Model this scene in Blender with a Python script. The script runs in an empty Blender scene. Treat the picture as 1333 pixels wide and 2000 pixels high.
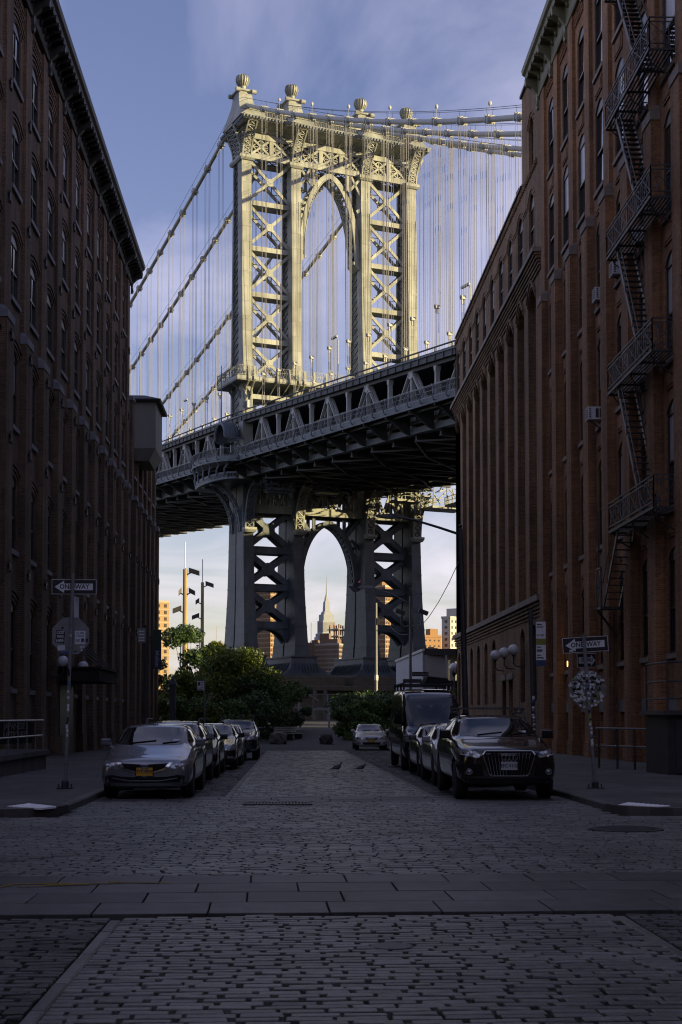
import bpy, bmesh, math, random
import numpy as np
from mathutils import Vector, Matrix
from mathutils.bvhtree import BVHTree
random.seed(7); rng = np.random.default_rng(7)
SC = bpy.context.scene
COL = SC.collection
R = math.radians

# ------------------------------------------------------------------ camera, sky, sun, exposure
cam_d = bpy.data.cameras.new('camera')
cam_d.sensor_fit = 'VERTICAL'; cam_d.sensor_height = 36.0; cam_d.sensor_width = 24.0
cam_d.lens = 50.0; cam_d.shift_y = 0.1385
cam_d.clip_start = 0.2; cam_d.clip_end = 20000
cam = bpy.data.objects.new('camera', cam_d); COL.objects.link(cam)
cam.location = (0, 0, 1.6)
cam.rotation_euler = (R(90 + 2.494), 0, R(-1.988))
SC.camera = cam

SUN_X, SUN_Y, SUN_EL = 0.975, -0.22, R(8.4)
world = bpy.data.worlds.new('World'); SC.world = world; world.use_nodes = True
wn, wl = world.node_tree.nodes, world.node_tree.links
wn.clear()
w_out = wn.new('ShaderNodeOutputWorld'); w_bg = wn.new('ShaderNodeBackground')
w_sky = wn.new('ShaderNodeTexSky'); w_sky.sky_type = 'NISHITA'; w_sky.sun_disc = False
w_sky.sun_elevation = SUN_EL; w_sky.sun_rotation = math.atan2(SUN_X, SUN_Y)
w_sky.air_density = 1.0; w_sky.dust_density = 0.6; w_sky.ozone_density = 1.6
w_tc = wn.new('ShaderNodeTexCoord')
# thin streaky cloud over the whole dome
w_sep = wn.new('ShaderNodeSeparateXYZ'); wl.new(w_tc.outputs['Generated'], w_sep.inputs[0])
def wmath(op, a, b=None):
    n = wn.new('ShaderNodeMath'); n.operation = op
    for i, v in enumerate((a, b)):
        if v is None: continue
        if isinstance(v, (int, float)): n.inputs[i].default_value = v
        else: wl.new(v, n.inputs[i])
    return n.outputs[0]
zc = wmath('ADD', wmath('MAXIMUM', w_sep.outputs[2], 0.0), 0.06)
cu, cv = wmath('DIVIDE', w_sep.outputs[0], zc), wmath('DIVIDE', w_sep.outputs[1], zc)
w_cmb = wn.new('ShaderNodeCombineXYZ')
wl.new(wmath('ADD', wmath('MULTIPLY', cu, 1.25), wmath('MULTIPLY', cv, -0.30)), w_cmb.inputs[0])
wl.new(wmath('ADD', wmath('MULTIPLY', cv, 0.62), wmath('MULTIPLY', cu, 0.40)), w_cmb.inputs[1])
w_no = wn.new('ShaderNodeTexNoise'); w_no.inputs['Scale'].default_value = 0.75
w_no.inputs['Detail'].default_value = 7; w_no.inputs['Roughness'].default_value = 0.55
w_no.inputs['Distortion'].default_value = 0.9
wl.new(w_cmb.outputs[0], w_no.inputs['Vector'])
w_rmp = wn.new('ShaderNodeValToRGB')
w_rmp.color_ramp.elements[0].position = 0.42; w_rmp.color_ramp.elements[0].color = (0, 0, 0, 1)
w_rmp.color_ramp.elements[1].position = 0.74; w_rmp.color_ramp.elements[1].color = (1, 1, 1, 1)
wl.new(w_no.outputs['Fac'], w_rmp.inputs[0])
w_tint = wn.new('ShaderNodeMixRGB'); w_tint.blend_type = 'MULTIPLY'; wl.new(wmath('MINIMUM', wmath('ADD', .35, wmath('MULTIPLY', wmath('MAXIMUM', w_sep.outputs[2], 0.0), 3.2)), 1.0), w_tint.inputs[0])
w_tint.inputs[2].default_value = (1.05, 0.83, 1.07, 1)
wl.new(w_sky.outputs[0], w_tint.inputs[1])
w_mix = wn.new('ShaderNodeMixRGB'); w_mix.inputs[2].default_value = (4.2, 3.9, 4.7, 1)
veil = wmath('POWER', wmath('SUBTRACT', 1.0, wmath('MINIMUM', wmath('MAXIMUM', w_sep.outputs[2], 0.0), 1.0)), 9.0)
wl.new(wmath('MINIMUM', wmath('ADD', wmath('MULTIPLY', w_rmp.outputs[0], 0.74), wmath('MULTIPLY', veil, wmath('ADD', 0.45, wmath('MULTIPLY', w_rmp.outputs[0], 0.4)))), 0.9), w_mix.inputs[0])
wl.new(w_tint.outputs[0], w_mix.inputs[1])
w_low = wn.new('ShaderNodeMixRGB'); w_low.inputs[1].default_value = (5.1, 4.8, 6.1, 1); w_low.inputs[2].default_value = (3.45, 3.22, 2.72, 1)
wl.new(wmath('POWER', wmath('SUBTRACT', 1.0, wmath('MINIMUM', wmath('MAXIMUM', w_sep.outputs[2], 0.0), 1.0)), 7.0), w_low.inputs[0])
wl.new(w_low.outputs[0], w_mix.inputs[2])
wl.new(w_mix.outputs[0], w_bg.inputs['Color'])
w_bg.inputs['Strength'].default_value = 0.085
wl.new(w_bg.outputs[0], w_out.inputs['Surface'])

sun_d = bpy.data.lights.new('sun', 'SUN'); sun_d.energy = 5.0; sun_d.angle = R(0.5); sun_d.color = (1.0, 0.79, 0.38)
sun = bpy.data.objects.new('sun', sun_d); COL.objects.link(sun)
_h = math.cos(SUN_EL) / math.hypot(SUN_X, SUN_Y)
sun.rotation_euler = Vector((SUN_X * _h, SUN_Y * _h, math.sin(SUN_EL))).to_track_quat('Z', 'Y').to_euler()

SC.view_settings.view_transform = 'Standard'; SC.view_settings.look = 'None'
SC.view_settings.exposure = 1.30; SC.view_settings.gamma = 1.0
SC.view_settings.use_curve_mapping = False
SC.cycles.filter_width = 1.15; SC.cycles.max_bounces = 6; SC.cycles.diffuse_bounces = 3; SC.cycles.glossy_bounces = 3
SC.cycles.use_adaptive_sampling = True; SC.cycles.caustics_reflective = False; SC.cycles.caustics_refractive = False

# ------------------------------------------------------------------ materials
MATS = {}
def _nodes(name):
    m = bpy.data.materials.new(name); m.use_nodes = True
    nt = m.node_tree; b = nt.nodes['Principled BSDF']
    MATS[name] = m
    return m, nt.nodes, nt.links, b
def rgb(c): return (c[0], c[1], c[2], 1)
def mat(name, col, rough=0.6, metal=0.0, var=0.25, scale=4.0, bump=0.0, bscale=40.0, coat=0.0, emit=None, estr=0.0, spec=0.5, streak=False, island=0.0, ior=1.5, stain=0.0):
    m, n, l, b = _nodes(name)
    b.inputs['Roughness'].default_value = rough; b.inputs['Metallic'].default_value = metal
    b.inputs['Coat Weight'].default_value = coat; b.inputs['Coat Roughness'].default_value = 0.03
    b.inputs['IOR'].default_value = ior
    b.inputs['Specular IOR Level'].default_value = spec
    if emit:
        b.inputs['Emission Color'].default_value = rgb(emit); b.inputs['Emission Strength'].default_value = estr
    geo = n.new('ShaderNodeNewGeometry')
    src = geo.outputs['Position']
    if streak:
        mp = n.new('ShaderNodeMapping'); mp.inputs['Scale'].default_value = (1, 1, 0.12); l.new(src, mp.inputs[0]); src = mp.outputs[0]
    if var > 0:
        no = n.new('ShaderNodeTexNoise'); no.inputs['Scale'].default_value = scale; no.inputs['Detail'].default_value = 5
        no.inputs['Roughness'].default_value = 0.65
        l.new(src, no.inputs['Vector'])
        rp = n.new('ShaderNodeValToRGB')
        rp.color_ramp.elements[0].position = 0.3; rp.color_ramp.elements[1].position = 0.72
        rp.color_ramp.elements[0].color = rgb([c * (1 - var) for c in col]); rp.color_ramp.elements[1].color = rgb([min(1, c * (1 + var)) for c in col])
        l.new(no.outputs['Fac'], rp.inputs[0]); out = rp.outputs[0]
        if island > 0:
            mx = n.new('ShaderNodeHueSaturation'); l.new(out, mx.inputs['Color'])
            mr = n.new('ShaderNodeMapRange'); mr.inputs['To Min'].default_value = 1 - island; mr.inputs['To Max'].default_value = 1 + island
            l.new(geo.outputs['Random Per Island'], mr.inputs['Value']); 
            oi = n.new('ShaderNodeObjectInfo'); ad = n.new('ShaderNodeMath'); ad.operation = 'ADD'
            fr = n.new('ShaderNodeMath'); fr.operation = 'FRACT'
            l.new(geo.outputs['Random Per Island'], ad.inputs[0]); l.new(oi.outputs['Random'], ad.inputs[1]); l.new(ad.outputs[0], fr.inputs[0])
            l.new(fr.outputs[0], mr.inputs['Value']); l.new(mr.outputs[0], mx.inputs['Value']); out = mx.outputs[0]
        if stain > 0:
            ns = n.new('ShaderNodeTexNoise'); ns.inputs['Scale'].default_value = .45; ns.inputs['Detail'].default_value = 6; ns.inputs['Roughness'].default_value = .62
            l.new(geo.outputs['Position'], ns.inputs['Vector'])
            ms = n.new('ShaderNodeMapRange'); ms.inputs['From Min'].default_value = .35; ms.inputs['From Max'].default_value = .62; ms.inputs['To Min'].default_value = 1 - stain; ms.inputs['To Max'].default_value = 1 + stain * .35
            l.new(ns.outputs['Fac'], ms.inputs['Value']); h2 = n.new('ShaderNodeHueSaturation'); l.new(out, h2.inputs['Color']); l.new(ms.outputs[0], h2.inputs['Value']); out = h2.outputs[0]
        l.new(out, b.inputs['Base Color'])
    else:
        b.inputs['Base Color'].default_value = rgb(col)
    if bump > 0:
        nb = n.new('ShaderNodeTexNoise'); nb.inputs['Scale'].default_value = bscale; nb.inputs['Detail'].default_value = 4
        l.new(geo.outputs['Position'], nb.inputs['Vector'])
        bp = n.new('ShaderNodeBump'); bp.inputs['Strength'].default_value = bump; bp.inputs['Distance'].default_value = 0.02
        l.new(nb.outputs['Fac'], bp.inputs['Height']); l.new(bp.outputs[0], b.inputs['Normal'])
    return m
def brick(name, c1, c2, mortar, bw=0.21, rh=0.073, mort=0.012, patch=0.35, rough=0.85):
    m, n, l, b = _nodes(name)
    geo = n.new('ShaderNodeNewGeometry'); sp = n.new('ShaderNodeSeparateXYZ'); l.new(geo.outputs['Position'], sp.inputs[0])
    ad = n.new('ShaderNodeMath'); ad.operation = 'ADD'; l.new(sp.outputs[0], ad.inputs[0]); l.new(sp.outputs[1], ad.inputs[1])
    cb = n.new('ShaderNodeCombineXYZ'); l.new(ad.outputs[0], cb.inputs[0]); l.new(sp.outputs[2], cb.inputs[1])
    t = n.new('ShaderNodeTexBrick'); t.inputs['Scale'].default_value = 1.0
    t.inputs['Brick Width'].default_value = bw; t.inputs['Row Height'].default_value = rh
    t.inputs['Mortar Size'].default_value = mort; t.inputs['Mortar Smooth'].default_value = 0.2; t.inputs['Bias'].default_value = 0.0
    t.inputs['Color1'].default_value = rgb(c1); t.inputs['Color2'].default_value = rgb(c2); t.inputs['Mortar'].default_value = rgb(mortar)
    l.new(cb.outputs[0], t.inputs['Vector'])
    no = n.new('ShaderNodeTexNoise'); no.inputs['Scale'].default_value = 0.55; no.inputs['Detail'].default_value = 6; no.inputs['Roughness'].default_value = 0.7
    l.new(geo.outputs['Position'], no.inputs['Vector'])
    mr = n.new('ShaderNodeMapRange'); mr.inputs['From Min'].default_value = 0.3; mr.inputs['From Max'].default_value = 0.7
    mr.inputs['To Min'].default_value = 1 - patch; mr.inputs['To Max'].default_value = 1 + patch
    l.new(no.outputs['Fac'], mr.inputs['Value'])
    hs = n.new('ShaderNodeHueSaturation'); l.new(t.outputs['Color'], hs.inputs['Color']); l.new(mr.outputs[0], hs.inputs['Value'])
    mp = n.new('ShaderNodeMapping'); mp.inputs['Scale'].default_value = (1.3, 1.3, .07); l.new(geo.outputs['Position'], mp.inputs[0])
    n3 = n.new('ShaderNodeTexNoise'); n3.inputs['Scale'].default_value = 1.0; n3.inputs['Detail'].default_value = 6; n3.inputs['Roughness'].default_value = .7; l.new(mp.outputs[0], n3.inputs['Vector'])
    m3 = n.new('ShaderNodeMapRange'); m3.inputs['From Min'].default_value = .38; m3.inputs['From Max'].default_value = .6; m3.inputs['To Min'].default_value = .55; m3.inputs['To Max'].default_value = 1.08; l.new(n3.outputs['Fac'], m3.inputs['Value'])
    h3 = n.new('ShaderNodeHueSaturation'); l.new(hs.outputs[0], h3.inputs['Color']); l.new(m3.outputs[0], h3.inputs['Value'])
    l.new(h3.outputs[0], b.inputs['Base Color'])
    b.inputs['Roughness'].default_value = rough
    bp = n.new('ShaderNodeBump'); bp.inputs['Strength'].default_value = 0.6; bp.inputs['Distance'].default_value = 0.012; bp.invert = True
    l.new(t.outputs['Fac'], bp.inputs['Height']); l.new(bp.outputs[0], b.inputs['Normal'])
    return m

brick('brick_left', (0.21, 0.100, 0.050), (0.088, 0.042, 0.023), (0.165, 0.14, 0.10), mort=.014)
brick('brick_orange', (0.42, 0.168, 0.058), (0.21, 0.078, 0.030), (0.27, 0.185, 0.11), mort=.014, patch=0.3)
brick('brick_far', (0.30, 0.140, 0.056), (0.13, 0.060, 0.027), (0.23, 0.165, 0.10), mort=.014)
mat('bluestone', (0.20, 0.205, 0.225), 0.7, var=0.25, scale=3, bump=0.2)
mat('brownstone', (0.24, 0.20, 0.17), 0.8, var=0.25, scale=2, bump=0.2)
mat('cornice_black', (0.030, 0.030, 0.034), 0.5, var=0.3)
mat('cornice_green', (0.17, 0.165, 0.105), 0.55, var=0.25, scale=1.5, streak=True)
mat('frame_dark', (0.018, 0.020, 0.024), 0.35, var=0.1)
mat('frame_white', (0.55, 0.55, 0.53), 0.5, var=0.1)
mat('glass', (0.010, 0.012, 0.015), 0.03, var=0.0, spec=0.8, ior=2.3)
mat('pane_sky_tone', (0.42, 0.42, 0.44), 0.25, var=0.1, spec=0.8, ior=1.8)  # pale upper panes, bright sky reflection put into the base colour
mat('glass_car', (0.006, 0.007, 0.009), 0.02, var=0.0, spec=0.9)
mat('iron', (0.035, 0.033, 0.036), 0.55, var=0.3)
mat('iron_light', (0.065, 0.062, 0.066), 0.5, var=0.3)
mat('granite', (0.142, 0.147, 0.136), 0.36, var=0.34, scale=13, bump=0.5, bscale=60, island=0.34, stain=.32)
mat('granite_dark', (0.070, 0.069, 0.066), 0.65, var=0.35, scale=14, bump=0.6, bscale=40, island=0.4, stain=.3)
mat('slab', (0.080, 0.079, 0.077), 0.5, var=0.35, scale=4, bump=0.3, bscale=50, island=0.28, stain=.4)
mat('joint', (0.018, 0.018, 0.019), 0.9, var=0.4, scale=6, bump=0.5)
mat('asphalt', (0.042, 0.042, 0.042), 0.8, var=0.25, scale=2, bump=0.4, bscale=90, stain=.3)
mat('concrete', (0.082, 0.081, 0.079), 0.7, var=0.32, scale=1.3, bump=0.2, island=0.16, stain=.38)
mat('concrete_wall', (0.08, 0.078, 0.076), 0.85, var=0.35, scale=1.5, streak=True)
mat('white_paint', (0.85, 0.86, 0.88), 0.6, var=0.06, scale=12)
mat('soil', (0.03, 0.03, 0.022), 0.95, var=0.3, scale=2, bump=0.4)
mat('water', (0.02, 0.03, 0.035), 0.08, var=0.1, bump=0.2, bscale=0.6)
def steel(name, col, rust=(0.20, 0.10, 0.045), ramt=.35):
    m, n, l, b = _nodes(name)
    geo = n.new('ShaderNodeNewGeometry'); sp = n.new('ShaderNodeSeparateXYZ'); l.new(geo.outputs['Position'], sp.inputs[0])
    ad = n.new('ShaderNodeMath'); ad.operation = 'ADD'; l.new(sp.outputs[0], ad.inputs[0]); l.new(sp.outputs[1], ad.inputs[1])
    cb = n.new('ShaderNodeCombineXYZ'); l.new(ad.outputs[0], cb.inputs[0]); l.new(sp.outputs[2], cb.inputs[1])
    t = n.new('ShaderNodeTexBrick'); t.inputs['Scale'].default_value = 1.0; t.inputs['Brick Width'].default_value = 1.15; t.inputs['Row Height'].default_value = 2.3; t.inputs['Mortar Size'].default_value = .03; t.inputs['Mortar Smooth'].default_value = .3
    t.inputs['Color1'].default_value = rgb([c * 1.12 for c in col]); t.inputs['Color2'].default_value = rgb([c * .80 for c in col]); t.inputs['Mortar'].default_value = rgb([c * .55 for c in col])
    l.new(cb.outputs[0], t.inputs['Vector'])
    mp = n.new('ShaderNodeMapping'); mp.inputs['Scale'].default_value = (1.6, 1.6, .16); l.new(geo.outputs['Position'], mp.inputs[0])
    no = n.new('ShaderNodeTexNoise'); no.inputs['Scale'].default_value = .9; no.inputs['Detail'].default_value = 7; no.inputs['Roughness'].default_value = .7; l.new(mp.outputs[0], no.inputs['Vector'])
    rp = n.new('ShaderNodeValToRGB'); rp.color_ramp.elements[0].position = .54; rp.color_ramp.elements[0].color = (0, 0, 0, 1); rp.color_ramp.elements[1].position = .74; rp.color_ramp.elements[1].color = (ramt, ramt, ramt, 1); l.new(no.outputs['Fac'], rp.inputs[0])
    mx = n.new('ShaderNodeMixRGB'); l.new(rp.outputs[0], mx.inputs[0]); l.new(t.outputs['Color'], mx.inputs[1]); mx.inputs[2].default_value = rgb(rust)
    n2 = n.new('ShaderNodeTexNoise'); n2.inputs['Scale'].default_value = .35; n2.inputs['Detail'].default_value = 5; l.new(geo.outputs['Position'], n2.inputs['Vector'])
    mr = n.new('ShaderNodeMapRange'); mr.inputs['From Min'].default_value = .3; mr.inputs['From Max'].default_value = .7; mr.inputs['To Min'].default_value = .72; mr.inputs['To Max'].default_value = 1.22; l.new(n2.outputs['Fac'], mr.inputs['Value'])
    hs = n.new('ShaderNodeHueSaturation'); l.new(mx.outputs[0], hs.inputs['Color']); l.new(mr.outputs[0], hs.inputs['Value']); l.new(hs.outputs[0], b.inputs['Base Color']); b.inputs['Roughness'].default_value = .55
steel('steel', (0.245, 0.262, 0.25))
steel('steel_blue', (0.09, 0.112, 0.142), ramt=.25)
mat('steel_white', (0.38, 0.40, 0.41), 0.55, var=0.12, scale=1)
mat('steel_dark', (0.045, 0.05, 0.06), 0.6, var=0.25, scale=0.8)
mat('cable_paint', (0.35, 0.365, 0.365), 0.5, var=0.06, scale=1)
mat('rope', (0.26, 0.26, 0.26), 0.6, var=0.1)
steel('steel_leg_shaded', (0.066, 0.080, 0.094), (.09, .05, .025), .6)  # tower steel below the deck, its shade put into the colour
mat('granite_pier', (0.115, 0.095, 0.07), 0.85, var=0.3, scale=1.2, bump=0.4, island=0.2)

# ------------------------------------------------------------------ mesh helpers
class MB:
    """collects boxes, beams, tubes and polygons and links them as ONE mesh object"""
    def __init__(s, tf=None): s.v, s.f, s.tf = [], [], tf
    def add(s, vs, fs):
        o = len(s.v); s.v += [tuple(p) for p in vs]; s.f += [tuple(i + o for i in f) for f in fs]; return s
    def hexa(s, a, b):
        """two quads (4 pts each) joined"""
        return s.add(list(a) + list(b), [(3, 2, 1, 0), (4, 5, 6, 7), (0, 1, 5, 4), (1, 2, 6, 5), (2, 3, 7, 6), (3, 0, 4, 7)])
    def box(s, x0, x1, y0, y1, z0, z1):
        return s.hexa([(x0, y0, z0), (x1, y0, z0), (x1, y1, z0), (x0, y1, z0)], [(x0, y0, z1), (x1, y0, z1), (x1, y1, z1), (x0, y1, z1)])
    def beam(s, p, q, w, h, up=(0, 0, 1)):
        p, q = Vector(p), Vector(q); d = (q - p).normalized(); up = Vector(up)
        a = d.cross(up)
        if a.length < 1e-4: a = d.cross(Vector((1, 0, 0)))
        a.normalize(); b = a.cross(d).normalized(); a *= w / 2; b *= h / 2
        return s.hexa([p - a - b, p + a - b, p + a + b, p - a + b], [q - a - b, q + a - b, q + a + b, q - a + b])
    def tube(s, pts, r, n=8, cap=True):
        pts = [Vector(p) for p in pts]; rs = r if isinstance(r, (list, tuple)) else [r] * len(pts)
        vs, fs = [], []; prev = None
        for i, p in enumerate(pts):
            d = (pts[min(i + 1, len(pts) - 1)] - pts[max(i - 1, 0)]).normalized()
            a = prev if prev is not None else (Vector((0, 0, 1)) if abs(d.z) < 0.9 else Vector((1, 0, 0)))
            a = a - d * a.dot(d)
            if a.length < 1e-5: a = d.orthogonal()
            a.normalize(); prev = a; b = d.cross(a)
            for k in range(n):
                t = 2 * math.pi * k / n; vs.append(p + (a * math.cos(t) + b * math.sin(t)) * rs[i])
        for i in range(len(pts) - 1):
            for k in range(n):
                k2 = (k + 1) % n; fs.append((i * n + k, i * n + k2, (i + 1) * n + k2, (i + 1) * n + k))
        if cap: fs += [tuple(range(n - 1, -1, -1)), tuple((len(pts) - 1) * n + k for k in range(n))]
        return s.add(vs, fs)
    def lathe(s, prof, c=(0, 0, 0), n=16):
        vs, fs = [], []
        for r, z in prof:
            for k in range(n):
                t = 2 * math.pi * k / n; vs.append((c[0] + r * math.cos(t), c[1] + r * math.sin(t), c[2] + z))
        for i in range(len(prof) - 1):
            for k in range(n):
                k2 = (k + 1) % n; fs.append((i * n + k, i * n + k2, (i + 1) * n + k2, (i + 1) * n + k))
        fs += [tuple(range(n - 1, -1, -1)), tuple((len(prof) - 1) * n + k for k in range(n))]
        return s.add(vs, fs)
    def loft(s, rings, cap=True):
        n = len(rings[0]); vs = [p for r in rings for p in r]; fs = []
        for i in range(len(rings) - 1):
            for k in range(n):
                k2 = (k + 1) % n; fs.append((i * n + k, i * n + k2, (i + 1) * n + k2, (i + 1) * n + k))
        if cap: fs += [tuple(range(n - 1, -1, -1)), tuple((len(rings) - 1) * n + k for k in range(n))]
        return s.add(vs, fs)
    def prism(s, poly, d):
        """polygon of 3D points pushed along vector d"""
        d = Vector(d); return s.loft([[Vector(p) for p in poly], [Vector(p) + d for p in poly]])
    def rects(s, lst):
        """loft of axis rectangles (x0,x1,y0,y1,z)"""
        return s.loft([[(a, c, z), (b, c, z), (b, d, z), (a, d, z)] for a, b, c, d, z in lst])
    def ball(s, c, r, n=14, m=8, sz=1.0):
        return s.lathe([(max(1e-3, r * math.sin(math.pi * i / m)), -r * sz * math.cos(math.pi * i / m)) for i in range(m + 1)], c, n)
    def mesh(s, name, m, smooth=False):
        me = bpy.data.meshes.new(name)
        v = [s.tf(p) for p in s.v] if s.tf else s.v
        me.from_pydata(v, [], s.f)
        me.materials.append(MATS[m] if isinstance(m, str) else m)
        if smooth: me.polygons.foreach_set('use_smooth', [True] * len(me.polygons))
        me.update(); return me
    def build(s, name, m, parent=None, smooth=False):
        return link(name, s.mesh(name, m, smooth), parent)
def link(name, me, parent=None, loc=None):
    o = bpy.data.objects.new(name, me); COL.objects.link(o)
    if parent is not None: o.parent = parent
    if loc is not None: o.location = loc
    return o
def tag(o, label=None, cat=None, group=None, kind=None):
    if label: o['label'] = label
    if cat: o['category'] = cat
    if group: o['group'] = group
    if kind: o['kind'] = kind
    return o
def thing(name, label, cat, loc=(0, 0, 0), rz=0.0, group=None):
    o = bpy.data.objects.new(name, None); COL.objects.link(o); o.empty_display_size = 0.2
    o.location = loc; o.rotation_euler = (0, 0, rz)
    return tag(o, label, cat, group)
def text(s, size, parent, loc, rot, m, name='lettering', ext=0.002, align='CENTER', sx=1.0):
    c = bpy.data.curves.new(name, 'FONT'); c.body = s; c.size = size; c.extrude = ext; c.align_x = align; c.align_y = 'CENTER'; c.resolution_u = 2; c.offset = size * .022
    tmp = bpy.data.objects.new(name, c); COL.objects.link(tmp)
    dg = bpy.context.evaluated_depsgraph_get(); me = bpy.data.meshes.new_from_object(tmp.evaluated_get(dg), depsgraph=dg)
    bpy.data.objects.remove(tmp); bpy.data.curves.remove(c)
    me.name = name; me.materials.clear(); me.materials.append(MATS[m]); o = link(name, me, parent)
    o.location = loc; o.rotation_euler = rot; o.scale = (sx, 1, 1); return o
def gz(y):
    """height of the street along its length"""
    if y < 28: return 0.0
    if y < 100: return -0.006 * (y - 28)
    if y < 140: return -0.432 + 1.43 * (y - 100) / 40
    if y < 200: return 1.0
    return 1.0
# ------------------------------------------------------------------ ground, river, street
def strip(x0, x1, ys, dz, step=None):
    b = MB(); ys = list(ys)
    vs = []
    for y in ys: vs += [(x0, y, gz(y) + dz), (x1, y, gz(y) + dz)]
    return b.add(vs, [(2 * i, 2 * i + 1, 2 * i + 3, 2 * i + 2) for i in range(len(ys) - 1)])
YS = [-60, 0, 28, 60, 100, 105, 110, 118, 126, 134, 140, 200, 245]
g = MB(); vs = []
prof = [(y, gz(y) - 0.10) for y in YS] + [(252, -5), (880, -5), (895, -0.6), (12000, -0.6)]
for y, z in prof: vs += [(-5000, y, z), (5000, y, z)]
g.add(vs, [(2 * i, 2 * i + 1, 2 * i + 3, 2 * i + 2) for i in range(len(prof) - 1)])
tag(g.build('ground', 'soil'), kind='structure')
tag(MB().add([(-5000, 246, -2.5), (5000, 246, -2.5), (5000, 894, -2.5), (-5000, 894, -2.5)], [(0, 1, 2, 3)]).build('river', 'water'), kind='structure')

street = tag(strip(-3.9, 5.5, [-20, 28, 60, 78.2], -0.045).build('street', 'joint'), 'cobbled street of worn granite blocks running down to the bridge', kind='structure')
cross = tag(MB().add([(-60, 11.0, -0.041), (60, 11.0, -0.041), (60, 23.8, -0.041), (-60, 23.8, -0.041)], [(0, 1, 2, 3)]).build('cross_street', 'joint'), kind='structure')
tag(strip(-60, 60, [78.1, 100, 101.2], -0.012).build('road', 'asphalt'), 'dark asphalt road crossing the foot of the street', kind='structure')
tag(strip(-1.6, 4.6, [101.2, 105, 110, 118, 126, 134, 140, 150], -0.02).build('path', 'asphalt'), 'asphalt path rising between the bushes', kind='structure')

# granite setts: a chamfered, slightly crowned block
def sett_verts(lx, ly, h, ch, jit):
    a, b = lx / 2, ly / 2
    j = lambda: random.uniform(-jit, jit)
    cor = [(-a, -b), (a, -b), (a, b), (-a, b)]
    ring = [[(x + j() * 0.4, y + j() * 0.4) for x, y in cor]]
    base = ring[0]
    out = [(x, y, -h) for x, y in base] + [(x, y, -ch * 0.9) for x, y in base] + [(x * (1 - 2 * ch / lx), y * (1 - 2 * ch / ly), j() * 0.25) for x, y in base]
    fs = [(0, 1, 5, 4), (1, 2, 6, 5), (2, 3, 7, 6), (3, 0, 4, 7), (4, 5, 9, 8), (5, 6, 10, 9), (6, 7, 11, 10), (7, 4, 8, 11), (8, 9, 10, 11)]
    return out, fs
def sett_rows(x0, x1, y0, y1, lx, ly, gx, gy, rot=0.0, cut=None):
    """list of (x, y, half_scale) centres in running rows"""
    res = []; y = y0 + ly / 2; k = 0
    while y < y1:
        x = x0; first = True
        while x < x1 - 0.06:
            l = lx * random.uniform(0.92, 1.09)
            if first: l *= (.5 if k % 2 else 1.0) * random.uniform(.75, 1.0); first = False
            if x + l > x1 - 0.07: l = x1 - x
            cx, cy = x + l / 2, y + random.uniform(-0.005, 0.005)
            yy = cy + rot * cx
            if cut is None or cut(cx, yy): res.append((cx, yy, l))
            x += l + gx * random.uniform(0.5, 1.6)
        y += ly + gy; k += 1
    return res
def sett_batch(rows, ly, name, m, parent, dz=0.0, one_each=None, jit=0.010, ch=0.006):
    """first the one_each nearest as objects of their own, then the rest as one mesh"""
    rows = sorted(rows, key=lambda r: r[1])
    # only those inside the view first
    if one_each:
        vis = [r for r in rows if abs(r[0] - 0.035 * r[1]) < 0.245 * r[1] + 0.1 and r[1] > 7.2]
        first = vis[:one_each]; ids = set(id(r) for r in first); rest = [r for r in rows if id(r) not in ids]
        protos = []
        for k in range(8):
            v, f = sett_verts(0.25, ly, 0.05, ch, jit); b = MB().add(v, f); protos.append(b.mesh(name, m))
        for r in first:
            o = link(name, random.choice(protos), parent, (r[0], r[1], gz(r[1]) + dz + random.uniform(-0.004, 0.003)))
            o.scale = (r[2] / 0.25, 1, 1); o.rotation_euler = (random.uniform(-.008, .008), random.uniform(-.01, .01), random.uniform(-.01, .01))
    else: rest = rows
    if not rest: return
    b = MB()
    for x, y, l in rest:
        v, f = sett_verts(l, ly, 0.05, ch, jit); z = gz(y) + dz + random.uniform(-0.004, 0.003)
        tx, ty = random.uniform(-.01, .01), random.uniform(-.01, .01)
        b.add([(x + p[0], y + p[1], z + p[2] + p[0] * ty + p[1] * tx) for p in v], f)
    o = b.build(name + 's', m, parent); o['kind'] = 'stuff'
# foreground lane, between granite strips
LX0, LX1 = -1.33, 2.58
sett_batch(sett_rows(LX0 + 0.005, LX1 + 0.002, 5.2, 11.55, 0.25, 0.084, 0.028, 0.019, rot=0.022, cut=lambda x, y: y < 11.52 + 0.02 * x), 0.084, 'cobble', 'granite', street, one_each=290)
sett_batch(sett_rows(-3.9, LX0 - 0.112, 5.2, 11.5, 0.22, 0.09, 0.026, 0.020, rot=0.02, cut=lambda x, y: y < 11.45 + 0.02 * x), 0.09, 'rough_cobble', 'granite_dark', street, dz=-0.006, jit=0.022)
sett_batch(sett_rows(LX1 + 0.118, 5.4, 5.2, 11.7, 0.22, 0.09, 0.026, 0.020, rot=0.02, cut=lambda x, y: y < 11.45 + 0.02 * x), 0.09, 'rough_cobble', 'granite_dark', street, dz=-0.006, jit=0.022)
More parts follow.
